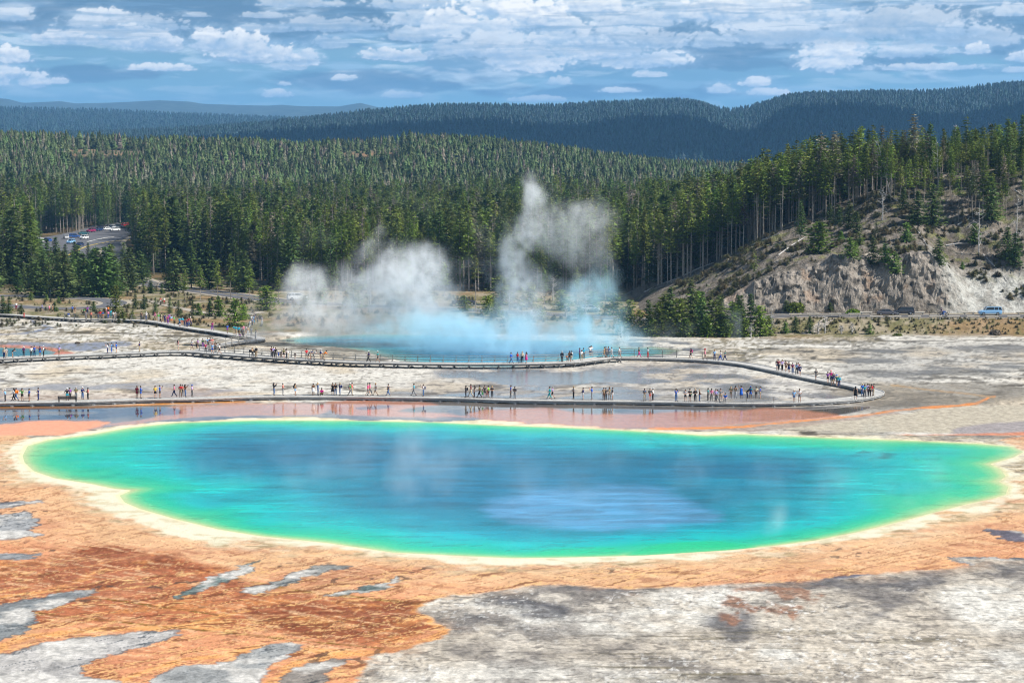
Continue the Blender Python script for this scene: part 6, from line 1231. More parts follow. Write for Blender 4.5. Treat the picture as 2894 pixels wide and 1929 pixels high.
def pose(kind):
    J = dict(pelvis=(0, 0, .95), waist=(0, 0, 1.08), chest=(0, 0, 1.30), neck=(0, 0, 1.46), chin=(0, -.02, 1.54), head=(0, -.01, 1.63), top=(0, 0, 1.70))
    for s, n in ((-1, 'R'), (1, 'L')):
        J['hip' + n] = (s * .09, 0, .90); J['knee' + n] = (s * .10, -.02, .50); J['ankle' + n] = (s * .11, .02, .09); J['toe' + n] = (s * .13, -.15, .04)
        J['sh' + n] = (s * .18, 0, 1.40); J['el' + n] = (s * .25, .03, 1.12); J['wr' + n] = (s * .26, -.05, .88); J['hand' + n] = (s * .26, -.07, .80)
    if kind == 'walk':
        J.update(kneeR=(-.09, -.18, .53), ankleR=(-.09, -.30, .12), toeR=(-.10, -.46, .10), kneeL=(.09, .06, .50), ankleL=(.09, .36, .16), toeL=(.10, .24, .04), elR=(-.25, .12, 1.13), wrR=(-.25, .10, .92), handR=(-.25, .07, .84), elL=(.25, -.06, 1.14), wrL=(.24, -.26, 1.0), handL=(.24, -.32, .96))
    if kind in ('photo', 'oneup'):
        J.update(elL=(.30, -.20, 1.27), wrL=(.10, -.34, 1.52), handL=(.05, -.36, 1.58))
        J.update(elR=(-.30, -.20, 1.27), wrR=(-.10, -.34, 1.52), handR=(-.05, -.36, 1.58)) if kind == 'photo' else J.update(elR=(-.34, -.08, 1.55), wrR=(-.42, -.18, 1.78), handR=(-.43, -.20, 1.86), elL=(.27, .05, 1.14), wrL=(.26, -.10, .92), handL=(.25, -.12, .85))
    if kind == 'fold': J.update(elL=(.27, -.06, 1.13), wrL=(-.02, -.24, 1.16), handL=(-.09, -.24, 1.18), elR=(-.27, -.06, 1.13), wrR=(.02, -.26, 1.10), handR=(.09, -.25, 1.10))
    if kind == 'hips': J.update(elL=(.40, .05, 1.14), wrL=(.20, -.06, 1.0), handL=(.15, -.09, .98), elR=(-.40, .05, 1.14), wrR=(-.20, -.06, 1.0), handR=(-.15, -.09, .98), ankleL=(.18, .02, .09), toeL=(.22, -.14, .04), kneeL=(.15, -.02, .5))
    if kind == 'lean': J.update(waist=(0, .0, 1.07), chest=(0, -.20, 1.24), neck=(0, -.33, 1.35), chin=(0, -.39, 1.40), head=(0, -.42, 1.48), top=(0, -.42, 1.56), shL=(.18, -.26, 1.30), shR=(-.18, -.26, 1.30), elL=(.24, -.38, 1.08), elR=(-.24, -.38, 1.08), wrL=(.12, -.55, 1.12), wrR=(-.12, -.55, 1.12), handL=(.06, -.60, 1.13), handR=(-.06, -.60, 1.13), pelvis=(0, .06, .94), hipL=(.09, .06, .89), hipR=(-.09, .06, .89))
    if kind in ('sit', 'crouch', 'ride'):
        dz = {'sit': -.45, 'crouch': -.72, 'ride': -.10}[kind]
        for k in list(J):
            if not k.startswith(('knee', 'ankle', 'toe')): J[k] = (J[k][0], J[k][1], J[k][2] + dz)
        for s, n in ((-1, 'R'), (1, 'L')):
            if kind == 'sit': J['knee' + n] = (s * .13, -.42, .49); J['ankle' + n] = (s * .12, -.40, .09); J['toe' + n] = (s * .13, -.56, .04)
            if kind == 'crouch': J['knee' + n] = (s * .20, -.36, .46); J['ankle' + n] = (s * .14, -.10, .09); J['toe' + n] = (s * .16, -.26, .04)
            if kind == 'ride': J['knee' + n] = (s * .22, -.40, .66); J['ankle' + n] = (s * .22, -.16, .30); J['toe' + n] = (s * .24, -.32, .26)
            J['el' + n] = (s * .26, -.22, 1.14 + dz); J['wr' + n] = (s * .14, -.42, 1.10 + dz) if kind != 'ride' else (s * .34, -.55, 1.14 + dz); J['hand' + n] = (s * .10, -.48, 1.10 + dz) if kind != 'ride' else (s * .36, -.62, 1.12 + dz)
    return {k: np.array(v, float) for k, v in J.items()}
ORD = ['pelvis', 'waist', 'chest', 'neck', 'chin', 'head', 'top']
def body_mesh(J):
    names = ORD[:]; rad = [.125, .115, .135, .055, .075, .095, .06]; ed = [(i, i + 1) for i in range(6)]
    def chain(start, ns, rs):
        p = names.index(start)
        for n_, r_ in zip(ns, rs): names.append(n_); rad.append(r_); ed.append((p, len(names) - 1)); p = len(names) - 1
    for n in 'RL':
        chain('pelvis', ['hip' + n, 'knee' + n, 'ankle' + n, 'toe' + n], [.09, .058, .040, .042]); chain('chest', ['sh' + n, 'el' + n, 'wr' + n, 'hand' + n], [.062, .042, .028, .036])
    me = skin_mesh('person', [J[k] for k in names], ed, rad, 0)
    # fingers, thumb, nose and ears are joined on
    b = MB(); me_v = np.empty(len(me.vertices) * 3); me.vertices.foreach_get('co', me_v)
    for n, s in (('R', -1), ('L', 1)):
        h_ = J['hand' + n]; d = h_ - J['wr' + n]; d /= np.linalg.norm(d); sd_ = np.cross(d, [0, 0, 1.0]) if abs(d[2]) < 0.9 else np.array([0, 1.0, 0]); sd_ /= np.linalg.norm(sd_); nr = np.cross(d, sd_)
        for k, L_ in enumerate((0.062, 0.075, 0.078, 0.070)):
            q = h_ + d * 0.02 + sd_ * (k - 1.5) * 0.020; b.tube([q, q + d * L_ * .5 + nr * .006, q + d * L_ + nr * .022], [.010, .009, .006], 5)
        q = h_ - sd_ * 0.034 - d * 0.02; b.tube([q, q - sd_ * .03 + d * .03, q - sd_ * .036 + d * .06], [.012, .010, .007], 5)
    H_ = J['head']; b.ell(H_ + [0, -.10, -.005], (.014, .022, .022), 6, 4); b.ell(H_ + [-.095, .0, -.005], (.012, .02, .03), 6, 4); b.ell(H_ + [.095, 0, -.005], (.012, .02, .03), 6, 4)
    nm = b.mesh('x')
    import bmesh
    bm = bmesh.new(); bm.from_mesh(me); bm.from_mesh(nm); bm.to_mesh(me); bm.free(); bpy.data.meshes.remove(nm)
    # eyes and mouth in their own material
    return me
def sub_mesh(J, chains, name, core=None):
    names = []; rad = []; ed = []
    for c in chains:
        p = None
        for n_, r_ in c:
            if n_ not in names: names.append(n_); rad.append(r_)
            i = names.index(n_)
            if p is not None: ed.append((p, i))
            p = i
    return skin_mesh(name, [J[k] for k in names], ed, rad, 0)
PM = {}
def parts_for(kind):
    if kind in PM: return PM[kind]
    J = pose(kind)
    J['hem'] = (J['pelvis'] + J['waist']) / 2 - [0, 0, .05]
    for n in 'RL':
        J['mt' + n] = J['hip' + n] * .35 + J['knee' + n] * .65; J['ma' + n] = J['sh' + n] * .35 + J['el' + n] * .65; J['cu' + n] = J['ankle' + n] * .9 + J['knee' + n] * .1; J['wc' + n] = J['wr' + n] * .9 + J['el' + n] * .1
    d = {'body': body_mesh(J), 'J': J}
    d['tee'] = sub_mesh(J, [[('hem', .148), ('waist', .142), ('chest', .158), ('neck', .072)]] + [[('chest', .158), ('sh' + n, .085), ('ma' + n, .064)] for n in 'RL'], 'shirt')
    d['long'] = sub_mesh(J, [[('hem', .152), ('waist', .148), ('chest', .164), ('neck', .08)]] + [[('chest', .164), ('sh' + n, .088), ('el' + n, .062), ('wc' + n, .044)] for n in 'RL'], 'jacket')
    d['trousers'] = sub_mesh(J, [[('pelvis', .143), ('waist', .122)]] + [[('pelvis', .143), ('hip' + n, .108), ('knee' + n, .080), ('cu' + n, .062)] for n in 'RL'], 'trousers')
    d['shorts'] = sub_mesh(J, [[('pelvis', .145), ('waist', .122)]] + [[('pelvis', .145), ('hip' + n, .112), ('mt' + n, .094)] for n in 'RL'], 'shorts')
    b = MB(); p0 = J['waist']; p1 = J['pelvis']; k = (J['kneeL'] + J['kneeR']) / 2; b.tube([p0, p1, p1 * .5 + k * .5, k * .85 + p1 * .15], [.12, .165, .20, .235], 10); d['skirt'] = b.mesh('skirt', (), True)
    b = MB(); b.tube([J['neck'] - [0, 0, .02], J['chest'], J['waist'], p1, p1 * .5 + k * .5, k], [.07, .165, .15, .18, .22, .25], 10); d['dress'] = b.mesh('dress', (), True)
    b = MB()
    for n in 'RL': c = J['ankle' + n] * .5 + J['toe' + n] * .5; b.ell(c + [0, 0, .0], (.052, .135, .05), 8, 5)
    d['shoes'] = b.mesh('shoes', (M_SHOE,), True)
    H_ = J['head']
    b = MB(); b.ell(H_ + [0, .022, .018], (.105, .108, .112), 10, 7); d['hair'] = b.mesh('hair', (), True)
    b = MB(); b.ell(H_ + [0, .022, .018], (.107, .110, .114), 10, 7); b.tube([H_ + [0, .08, .0], H_ + [0, .11, -.16], J['chest'] + [0, .15, 0.02]], [.09, .10, .06], 8); d['longhair'] = b.mesh('hair', (), True)
    b = MB(); b.ell(H_ + [0, .01, .055], (.112, .118, .085), 10, 6); b.box(H_ + [0, -.15, .045], (.15, .13, .015)); d['cap'] = b.mesh('cap', (), True)
    b = MB(); b.ell(H_ + [0, .01, .07], (.105, .11, .08), 10, 6); b.tube([H_ + [0, 0, .045], H_ + [0, 0, .062]], [.21, .20], 14); d['hat'] = b.mesh('hat', (), True)
    c = J['chest'] * .55 + J['waist'] * .45; b = MB(); b.ell(c + [0, .22, .03], (.15, .10, .23), 10, 7); b.tube([J['shR'] * .6 + J['neck'] * .4 + [0, .06, .08], J['shR'] * .6 + J['neck'] * .4 + [0, -.13, 0.0], c + [-.12, -.13, -.05], c + [-.13, .12, -.1]], .022, 5); b.tube([J['shL'] * .6 + J['neck'] * .4 + [0, .06, .08], J['shL'] * .6 + J['neck'] * .4 + [0, -.13, 0.0], c + [.12, -.13, -.05], c + [.13, .12, -.1]], .022, 5); d['backpack'] = b.mesh('backpack', (), True)
    b = MB(); b.ell(J['pelvis'] + [.22, .03, .05], (.07, .14, .12), 8, 6); b.tube([J['pelvis'] + [.2, 0, .15], J['chest'] + [.1, -.12, 0.05], J['neck'] + [-.08, 0, 0.02]], .012, 4); d['bag'] = b.mesh('bag', (), True)
    c = (J['handL'] + J['handR']) / 2; b = MB(); b.box(c + [0, -.03, .02], (.13, .05, .09)); b.tube([c + [0, -.05, .02], c + [0, -.12, .02]], .03, 8); d['camera'] = b.mesh('camera', (M_TRIM,))
    PM[kind] = d; return d
FACE = {'f': 0.0, 'b': math.pi, 'l': -math.pi / 2, 'r': math.pi / 2, 'q': -0.7, 'e': 0.7}      # which way they look
USED = []
def person(u, v, z, spec, place, rnd, sc=None):
    """spec: top/bottom/pose+facing/extras ; top 'L:colour' is long-sleeved"""
    f = spec.split('/'); top, bot = f[0], f[1]; ps = f[2] if len(f) > 2 and f[2] else 'stand:f'; ex = f[3].split('+') if len(f) > 3 and f[3] else []
    pk, fc = ps.split(':')
    long_ = top.startswith('L:'); tc = top[2:] if long_ else top; bk, bc = bot.split(':') if ':' in bot else ('D', tc)
    d = parts_for(pk); p = P(u, v, z); s = (rnd.uniform(0.96, 1.05) if sc is None else sc)
    if 'child' in ex: s *= 0.66
    sit = (pk == 'sit')
    sk = SKIN[rnd.choice([0, 0, 1, 1, 2])]
    rz = FACE[fc] + rnd.uniform(-0.35, 0.35)
    def ob(name, me, m, par=None):
        o = link(name, me, par, (0, 0, 0) if par else tuple(p), 0 if par else rz, 1 if par else s)
        if m is not None: paint(o, m)
        return o
    o = ob('person', d['body'], sk)
    if bk == 'D': ob('dress', d['dress'], cloth(tc), o)
    else:
        ob('jacket' if long_ else 'shirt', d['long' if long_ else 'tee'], cloth(tc), o); ob({'T': 'trousers', 'S': 'shorts', 'K': 'skirt'}[bk], d[{'T': 'trousers', 'S': 'shorts', 'K': 'skirt'}[bk]], cloth(bc), o)
    ob('shoes', d['shoes'], M_SHOE, o)
    hc = 'dark'; lh = False; words = []
    for e in ex:
        if e in HAIR: hc = e
        if e == 'lh': lh = True
    ob('hair', d['longhair' if lh else 'hair'], HAIR[hc], o)
    for e in ex:
        if e.startswith('cap='): ob('cap', d['cap'], cloth(e[4:]), o); words.append(e[4:] + ' cap')
        elif e.startswith('hat='): ob('hat', d['hat'], cloth(e[4:]), o); words.append(e[4:] + ' hat')
        elif e.startswith('pack='): ob('backpack', d['backpack'], cloth(e[5:]), o); words.append(e[5:] + ' backpack')
        elif e.startswith('bag='): ob('bag', d['bag'], cloth(e[4:]), o); words.append(e[4:] + ' bag')
    if pk == 'photo': ob('camera', d['camera'], None, o)
    who = 'child' if 'child' in ex else 'person'
    bw = {'T': 'trousers', 'S': 'shorts', 'K': 'skirt'}
    l = who + ' in ' + tc + (' dress' if bk == 'D' else (' jacket' if long_ else ' top') + ' and ' + bc + ' ' + bw[bk])
    if words: l += ' with ' + words[0]
    pw = {'walk': 'walking', 'photo': 'taking a photo', 'lean': 'leaning forward', 'sit': 'sitting', 'crouch': 'crouching', 'oneup': 'one arm raised', 'fold': 'arms folded', 'hips': 'hands on hips', 'ride': 'riding', 'stand': ''}[pk]
    USED.append([o, l, pw, place, tc, p]); o['category'] = 'person'; return o
def crowd(rows, f, x0, y0, z, place, group=None):
    rnd = random.Random(len(place) * 31 + int(x0))
    for r_ in rows:
        zx, zy, spec = r_[:3]; person(x0 + zx / f, y0 + zy / f, z, spec, r_[3] if len(r_) > 3 else place, rnd)
Z1, Z2, Z3 = H1, H2, H3
crowd([(92, 1415, 'light blue/T:dark grey/photo:l/cap=white'), (238, 1405, 'L:light grey/T:black/walk:l/lh'), (278, 1400, 'L:orange/T:denim/walk:l/pack=orange+brown'), (380, 1408, 'green/S:black/photo:f/'), (500, 1408, 'blue/S:black/stand:q/'), (655, 1395, 'navy/T:navy/fold:l/'), (1145, 1395, 'black/S:turquoise/hips:f/cap=white'), (1192, 1385, 'purple/T:dark grey/stand:f/'), (1297, 1385, 'olive/T:grey/fold:f/grey'), (1408, 1378, 'L:navy/T:denim/fold:e/cap=white'), (1500, 1385, 'coral/T:black/fold:q/')], 6.03, 0, 900, Z1, 'near the dark bench')
crowd([(72, 682, 'beige/T:navy/stand:f/cap=beige'), (107, 672, 'light grey/T:beige/stand:b/'), (215, 665, 'black/S:grey/lean:r/'), (405, 648, 'maroon/T:dark grey/stand:f/hat=white+pack=blue'), (535, 655, 'white/T:dark grey/stand:b/'), (588, 645, 'blue/T:navy/stand:b/'), (682, 645, 'navy/S:blue/stand:b/'), (745, 652, 'white/T:black/stand:l/cap=white+pack=black'), (1012, 638, 'lilac/S:khaki/stand:b/'), (1836, 597, 'white/T:navy/photo:l/lh'), (1905, 587, 'light blue/T:blue/photo:l/pack=navy'), (1985, 585, 'blue/S:navy/photo:l/cap=navy')], 6.03, 0, 900, Z2, 'on the far walk before the small spring')
crowd([(170, 702, 'navy/T:khaki/fold:l/'), (740, 680, 'maroon/S:light grey/stand:r/lh'), (945, 672, 'white/S:navy/walk:f/'), (1012, 652, 'dark grey/T:black/stand:f/child'), (1032, 655, 'purple/S:black/stand:l/'), (1145, 718, 'red/T:dark grey/stand:f/pack=blue'), (1245, 730, 'light blue/S:blue/walk:f/'), (1350, 735, 'white/S:black/walk:l/'), (1285, 690, 'black/T:black/lean:f/')], 5.226, 362, 860, Z2, 'where two walks meet')
crowd([(1105, 645, 'dark green/T:purple/walk:b/'), (1175, 600, 'light blue/T:black/sit:f/'), (1215, 600, 'navy/T:navy/sit:f/'), (1245, 605, 'coral/T:red/sit:f/')], 5.226, 362, 860, Z3, 'by the railed spur where two walks meet')
crowd([(132, 1385, 'maroon/S:maroon/stand:f/lh+brown'), (188, 1388, 'L:blue/S:blue/fold:r/'), (403, 1385, 'yellow/S:black/stand:f/lh+brown'), (470, 1383, 'blue/S:dark grey/photo:r/')], 5.226, 362, 860, Z1, 'in two pairs on the front walk')
crowd([(683, 1367, 'pink/T:navy/walk:l/'), (775, 1370, 'red/S:khaki/fold:f/'), (802, 1362, 'coral/T:grey/stand:f/'), (845, 1367, 'brown/T:denim/photo:r/lh'), (945, 1367, 'lilac/T:dark grey/fold:r/cap=blue')], 5.226, 362, 860, Z1, 'on the front walk opposite the pink shoal')
crowd([(195, 235, 'brown/T:dark grey/stand:f/'), (272, 235, 'white/T:blue/stand:b/cap=white'), (397, 248, 'pink/S:khaki/walk:b/cap=hot pink'), (450, 256, 'green/T:light grey/stand:f/cap=white'), (495, 264, 'cream/S:cream/stand:l/'), (543, 272, 'navy/T:navy/stand:f/'), (585, 292, 'magenta/T:purple/stand:f/'), (608, 262, 'purple/T:navy/stand:b/'), (640, 288, 'light blue/S:orange/stand:b/'), (680, 300, 'green/T:black/stand:r/')], 5.226, 362, 860, Z3, 'on the upper walk before young pines')
crowd([(762, 318, 'cyan/T:denim/stand:f/pack=cyan'), (800, 312, 'L:cyan/S:coral/walk:f/'), (768, 335, 'white/S:red/sit:f/child'), (835, 335, 'L:dark grey/T:navy/stand:b/'), (868, 340, 'maroon/T:navy/stand:f/'), (895, 322, 'red/T:denim/stand:q/'), (925, 318, 'beige/T:navy/walk:f/cap=white')], 5.226, 362, 860, Z3, 'in the middle knot of the upper walk')
crowd([(1245, 385, 'magenta/T:purple/walk:f/'), (1467, 428, 'blue/S:purple/walk:f/'), (1563, 440, 'teal/T:khaki/stand:b/'), (1592, 452, 'cyan/S:khaki/stand:b/'), (1635, 458, 'L:cyan/T:brown/stand:b/'), (1675, 458, 'grey/T:dark grey/walk:b/'), (1703, 445, 'pink/T:grey/walk:f/'), (1655, 500, 'purple/T:dark grey/sit:f/child'), (1700, 505, 'dark grey/T:grey/sit:f/')], 5.226, 362, 860, Z3, 'by the big pine at the hairpin')
crowd([(1770, 465, 'tan/T:light grey/stand:f/'), (1822, 478, 'grey/T:grey/stand:b/'), (1886, 512, 'dark grey/T:grey/photo:r/'), (1745, 440, 'light grey/S:grey/walk:b/'), (1800, 360, 'white/T:light grey/walk:f/'), (1850, 285, 'light blue/T:denim/walk:b/'), (1822, 285, 'white/S:beige/walk:b/'), (1866, 260, 'navy/T:dark grey/walk:f/'), (1835, 330, 'denim/T:dark grey/walk:b/'), (1865, 310, 'cyan/S:grey/walk:f/child')], 5.226, 362, 860, Z3 * 0.9, 'in thin steam at the hairpin')
crowd([(990, 322, 'dark grey/T:grey/stand:f/'), (1060, 342, 'grey/T:light grey/stand:f/')], 5.88, 560, 860, 0.1, 'on bare ground within the grey steam')
crowd([(905, 880, 'tan/T:dark grey/lean:b/hat=tan'), (965, 878, 'black/T:tan/stand:b/hat=cream')], 5.88, 560, 860, Z2, 'right by the tilted sign panel')
crowd([(285, 322, 'maroon/T:grey/stand:b/'), (320, 324, 'lilac/T:dark grey/stand:b/'), (358, 333, 'L:black/T:black/stand:b/brown'), (412, 343, 'blue/S:blue/stand:b/child+cap=white'), (455, 333, 'dark grey/T:brown/stand:b/child'), (508, 345, 'olive/S:black/stand:b/cap=khaki'), (560, 340, 'L:dark grey/T:black/stand:l/'), (590, 350, 'white/T:beige/lean:l/'), (715, 352, 'dark grey/S:dark grey/stand:b/child')], 6.5, 724, 960, Z2, 'at the crater railing, western crowd')
crowd([(925, 362, 'red/S:grey/stand:b/'), (965, 367, 'grey/S:dark grey/lean:r/grey'), (1000, 362, 'denim/S:khaki/lean:r/'), (1062, 370, 'light grey/T:grey/lean:r/'), (1190, 374, 'white/S:beige/stand:b/cap=white+pack=navy'), (1245, 380, 'L:orange/S:khaki/lean:r/')], 6.5, 724, 960, Z2, 'among those leaning on the crater railing')
crowd([(2068, 407, 'navy/T:dark grey/walk:l/cap=white'), (2233, 412, 'teal/S:dark grey/walk:l/cap=white')], 6.5, 724, 960, Z2, 'walking alone past the open crater water')
crowd([(328, 1022, 'L:black/T:denim/photo:r/lh'), (492, 1017, 'coral/T:grey/fold:r/'), (718, 1026, 'tan/S:light blue/fold:r/lh+pack=dark grey')], 6.5, 724, 960, Z1, 'of the three spaced out on the front walk')
crowd([(1050, 1020, 'brown/K:white/stand:b/'), (1135, 1017, 'L:denim/T:denim/stand:r/blond+lh'), (1205, 1020, 'magenta/T:olive/crouch:f/')], 6.5, 724, 960, Z1, 'beside the crouching one on the front walk')
crowd([(1405, 1010, 'black/D/stand:f/lh'), (1460, 1022, 'L:black/T:denim/fold:f/brown'), (1540, 1022, 'L:navy/T:denim/stand:l/blond+pack=navy')], 6.5, 724, 960, Z1, 'in the chatting trio on the front walk')
crowd([(1728, 1028, 'green/T:grey/walk:r/cap=white+pack=grey'), (1765, 1022, 'coral/T:beige/stand:r/'), (2055, 1030, 'L:hot pink/S:grey/walk:r/'), (2090, 1024, 'pink/T:grey/walk:r/'), (2195, 1026, 'grey/S:grey/walk:l/blond')], 6.5, 724, 960, Z1, 'strolling on the front walk mid way')
crowd([(75, 1032, 'dark grey/T:denim/walk:l/bag=black'), (545, 1027, 'turquoise/T:grey/walk:l/'), (720, 1042, 'white/T:denim/photo:l/pack=navy+brown')], 6.5, 1086, 960, Z1, 'alone on the front walk')
crowd([(1500, 1062, 'L:dark grey/T:dark grey/stand:l/pack=black'), (1590, 1050, 'maroon/T:beige/walk:l/'), (1655, 1062, 'dark grey/T:dark grey/stand:l/lh'), (1750, 1066, 'olive/T:black/walk:l/'), (1805, 1066, 'green/S:green/stand:f/child'), (1848, 1066, 'dark grey/S:dark grey/stand:f/'), (1888, 1062, 'orange/S:coral/stand:f/child'), (1915, 1062, 'lime/S:black/stand:r/'), (1980, 1067, 'black/T:dark grey/fold:f/blond')], 6.5, 1086, 960, Z1, 'in the family group with lime shirt')
crowd([(2325, 1062, 'blue/T:dark grey/stand:l/')], 6.5, 1086, 960, Z1, 'in a pair east of the family group')
crowd([(45, 1082, 'L:dark grey/T:grey/fold:f/')], 6.5, 1448, 960, Z1, 'in a pair east of the family group')
crowd([(2330, 432, 'L:blue/T:denim/walk:r/')], 6.5, 1086, 960, Z2, 'heading for the crater platform')
crowd([(98, 422, 'grey/T:denim/stand:b/pack=red'), (183, 417, 'L:cream/T:black/stand:f/blond'), (255, 427, 'magenta/D/stand:l/lh')], 6.5, 1448, 960, Z2, 'heading for the crater platform')
crowd([(912, 410, 'L:black/T:dark grey/stand:b/grey'), (1003, 400, 'orange/S:dark grey/lean:b/child'), (1050, 402, 'brown/S:dark grey/stand:b/'), (1082, 402, 'white/S:beige/stand:b/pack=black'), (1237, 350, 'purple/T:dark grey/stand:l/brown'), (1270, 380, 'white/T:khaki/stand:b/hat=tan'), (1308, 350, 'cyan/T:dark grey/stand:b/'), (1425, 305, 'white/S:navy/photo:b/'), (1448, 300, 'white/S:denim/photo:b/brown')], 6.5, 1448, 960, Z2, 'on the crater viewing platform')
crowd([(1690, 322, 'tan/S:tan/walk:l/'), (1720, 320, 'grey/T:grey/stand:f/'), (1765, 318, 'denim/T:grey/stand:f/'), (1825, 322, 'white/T:light grey/walk:l/'), (1968, 322, 'white/K:grey/walk:r/')], 6.5, 1448, 960, Z2, 'behind the platform corner rail')
crowd([(2325, 325, 'black/T:magenta/walk:r/')], 6.5, 1448, 960, Z2, 'on the walk by the dark railing')
crowd([(135, 332, 'white/T:red/stand:r/'), (925, 352, 'black/S:black/walk:l/lh+pack=magenta')], 6.5, 1810, 960, Z2, 'on the walk by the dark railing')
crowd([(1185, 372, 'pink/S:black/walk:r/'), (1360, 377, 'light blue/T:navy/stand:f/hat=tan'), (1470, 388, 'white/T:blue/walk:l/'), (1555, 388, 'teal/T:navy/walk:l/brown')], 6.5, 1810, 960, Z2, 'where the far walk leaves the railing')
o = person(1810 + 1180 / 6.5, 960 + 330 / 6.5, Z2, 'red/S:red/sit:f/child', 'carried on shoulders where the far walk leaves the railing', random.Random(2)); pq = P(1810 + 1185 / 6.5, 960 + 372 / 6.5, Z2); o.location = (pq[0], pq[1] + 0.05, pq[2] + 1.19)
crowd([(685, 1090, 'L:teal/T:teal/walk:l/'), (738, 1082, 'lilac/S:black/walk:l/grey'), (1125, 1087, 'grey/T:black/fold:l/blond'), (1300, 1102, 'L:navy/S:light grey/fold:l/'), (1460, 1102, 'blue/T:grey/photo:l/')], 6.5, 1448, 960, Z1, 'on the front walk past the middle')
crowd([(1680, 1107, 'tan/T:brown/stand:f/'), (1717, 1107, 'dark grey/T:dark grey/stand:f/'), (1785, 1102, 'khaki/S:beige/stand:f/lh+brown'), (1840, 1102, 'dark grey/S:white/stand:l/')], 6.5, 1448, 960, Z1, 'in the dim foursome in thin steam')
crowd([(75, 1122, 'olive/T:beige/fold:f/pack=blue'), (175, 1122, 'L:dark grey/S:coral/fold:f/'), (228, 1118, 'white/T:black/stand:l/hat=light grey'), (655, 1135, 'blue/T:denim/photo:f/')], 6.5, 1810, 960, Z1, 'ahead of the long eastern crowd')
crowd([(825, 1137, 'light grey/S:dark grey/fold:f/'), (908, 1137, 'black/S:black/fold:f/bag=green'), (1005, 1137, 'L:black/T:black/fold:f/cap=beige'), (1085, 1137, 'L:brown/T:denim/fold:r/blond'), (1240, 1118, 'teal/T:dark grey/stand:l/'), (1305, 1122, 'pink/T:grey/stand:f/'), (1385, 1132, 'lilac/T:dark grey/stand:f/'), (1415, 1145, 'light blue/T:grey/walk:l/'), (1472, 1132, 'grey/S:khaki/hips:f/'), (1560, 1150, 'blue/T:grey/sit:f/')], 6.5, 1810, 960, Z1, 'in the long eastern crowd')
crowd([(1660, 1080, 'olive/S:khaki/fold:f/blond'), (1745, 1082, 'khaki/T:light grey/photo:f/pack=dark grey'), (1850, 1082, 'blue/D/oneup:f/hat=dark grey'), (1962, 1082, 'black/T:navy/lean:r/bag=yellow'), (2022, 1087, 'teal/S:blue/stand:b/pack=navy+cap=blue'), (2125, 1087, 'cream/S:dark grey/fold:f/'), (2200, 1082, 'blue/S:khaki/fold:l/')], 6.5, 1810, 960, Z1, 'behind the long low bench')
crowd([(300, 432, 'black/S:denim/walk:f/'), (330, 437, 'maroon/T:black/walk:f/'), (393, 447, 'lilac/T:black/walk:f/brown+lh'), (460, 457, 'brown/S:brown/walk:f/lh+brown'), (515, 480, 'black/K:navy/walk:f/lh'), (585, 502, 'maroon/T:denim/walk:f/pack=purple'), (660, 508, 'light blue/T:black/walk:f/bag=orange'), (687, 492, 'red/T:denim/walk:f/'), (717, 528, 'L:navy/S:navy/walk:f/brown')], 6.5, 2150, 980, Z1, 'in the column descending the bend')
crowd([(1013, 615, 'dark grey/S:grey/walk:b/')], 6.5, 2150, 980, Z1, 'alone between two columns on the bend')
crowd([(1230, 670, 'purple/S:black/walk:f/'), (1288, 655, 'magenta/T:grey/walk:f/cap=coral'), (1315, 717, 'L:navy/S:khaki/walk:f/'), (1345, 680, 'navy/S:grey/walk:f/cap=white'), (1395, 732, 'dark green/S:dark grey/walk:f/cap=blue'), (1440, 742, 'L:cyan/T:navy/walk:f/blond')], 6.5, 2150, 980, Z1, 'in the lower group on the bend')
crowd([(612, 1015, 'light blue/S:denim/stand:f/cap=beige'), (712, 1012, 'white/S:grey/fold:f/')], 6.5, 2150, 980, Z1, 'in the pair before the bend')
crowd([(1740, 962, 'black/D/stand:b/lh'), (1865, 905, 'blue/T:denim/stand:b/hat=cream'), (1908, 925, 'teal/T:dark grey/stand:f/'), (1965, 902, 'lilac/T:navy/stand:b/'), (1998, 912, 'brown/T:black/stand:f/'), (2035, 907, 'dark grey/S:dark grey/stand:b/pack=red'), (2075, 892, 'black/T:khaki/stand:l/')], 6.5, 2150, 980, Z1, 'at the tip of the bend')
crowd([(700, 118, 'blue/S:navy/walk:l/'), (820, 138, 'pink/S:coral/walk:l/'), (875, 140, 'tan/S:tan/walk:l/'), (1205, 158, 'blue/T:dark grey/stand:b/'), (1245, 158, 'brown/S:tan/stand:f/'), (1395, 162, 'green/T:black/sit:f/'), (1455, 165, 'purple/T:navy/stand:f/'), (1775, 165, 'white/S:pink/stand:f/'), (1798, 165, 'orange/S:black/stand:f/'), (270, 95, 'white/T:maroon/stand:f/')], 5.88, 0, 860, 0.1, 'on open ground behind the log rail')
crowd([(400, 220, 'red/T:red/stand:f/child'), (1135, 225, 'blue/T:white/sit:b/'), (1425, 255, 'grey/T:grey/stand:f/'), (1515, 255, 'coral/T:dark grey/stand:f/'), (1635, 250, 'maroon/T:denim/stand:f/'), (1670, 245, 'red/S:maroon/stand:b/'), (1710, 245, 'blue/S:orange/stand:f/'), (1800, 240, 'pink/T:blue/stand:b/'), (1842, 225, 'turquoise/T:teal/stand:f/'), (1885, 252, 'white/T:navy/stand:f/'), (1925, 250, 'light grey/T:grey/stand:l/')], 5.88, 0, 860, Z3, 'at the log rail of the upper walk')
crowd([(830, 1262, 'light blue/T:light blue/walk:r/')], 5.88, 0, 620, 0.15, 'alone on the loop road verge')
crowd([(1475, 975, 'coral/S:white/stand:f/'), (1508, 978, 'white/S:red/walk:f/')], 3.25, 0, 560, 0.1, 'between meadow pines')
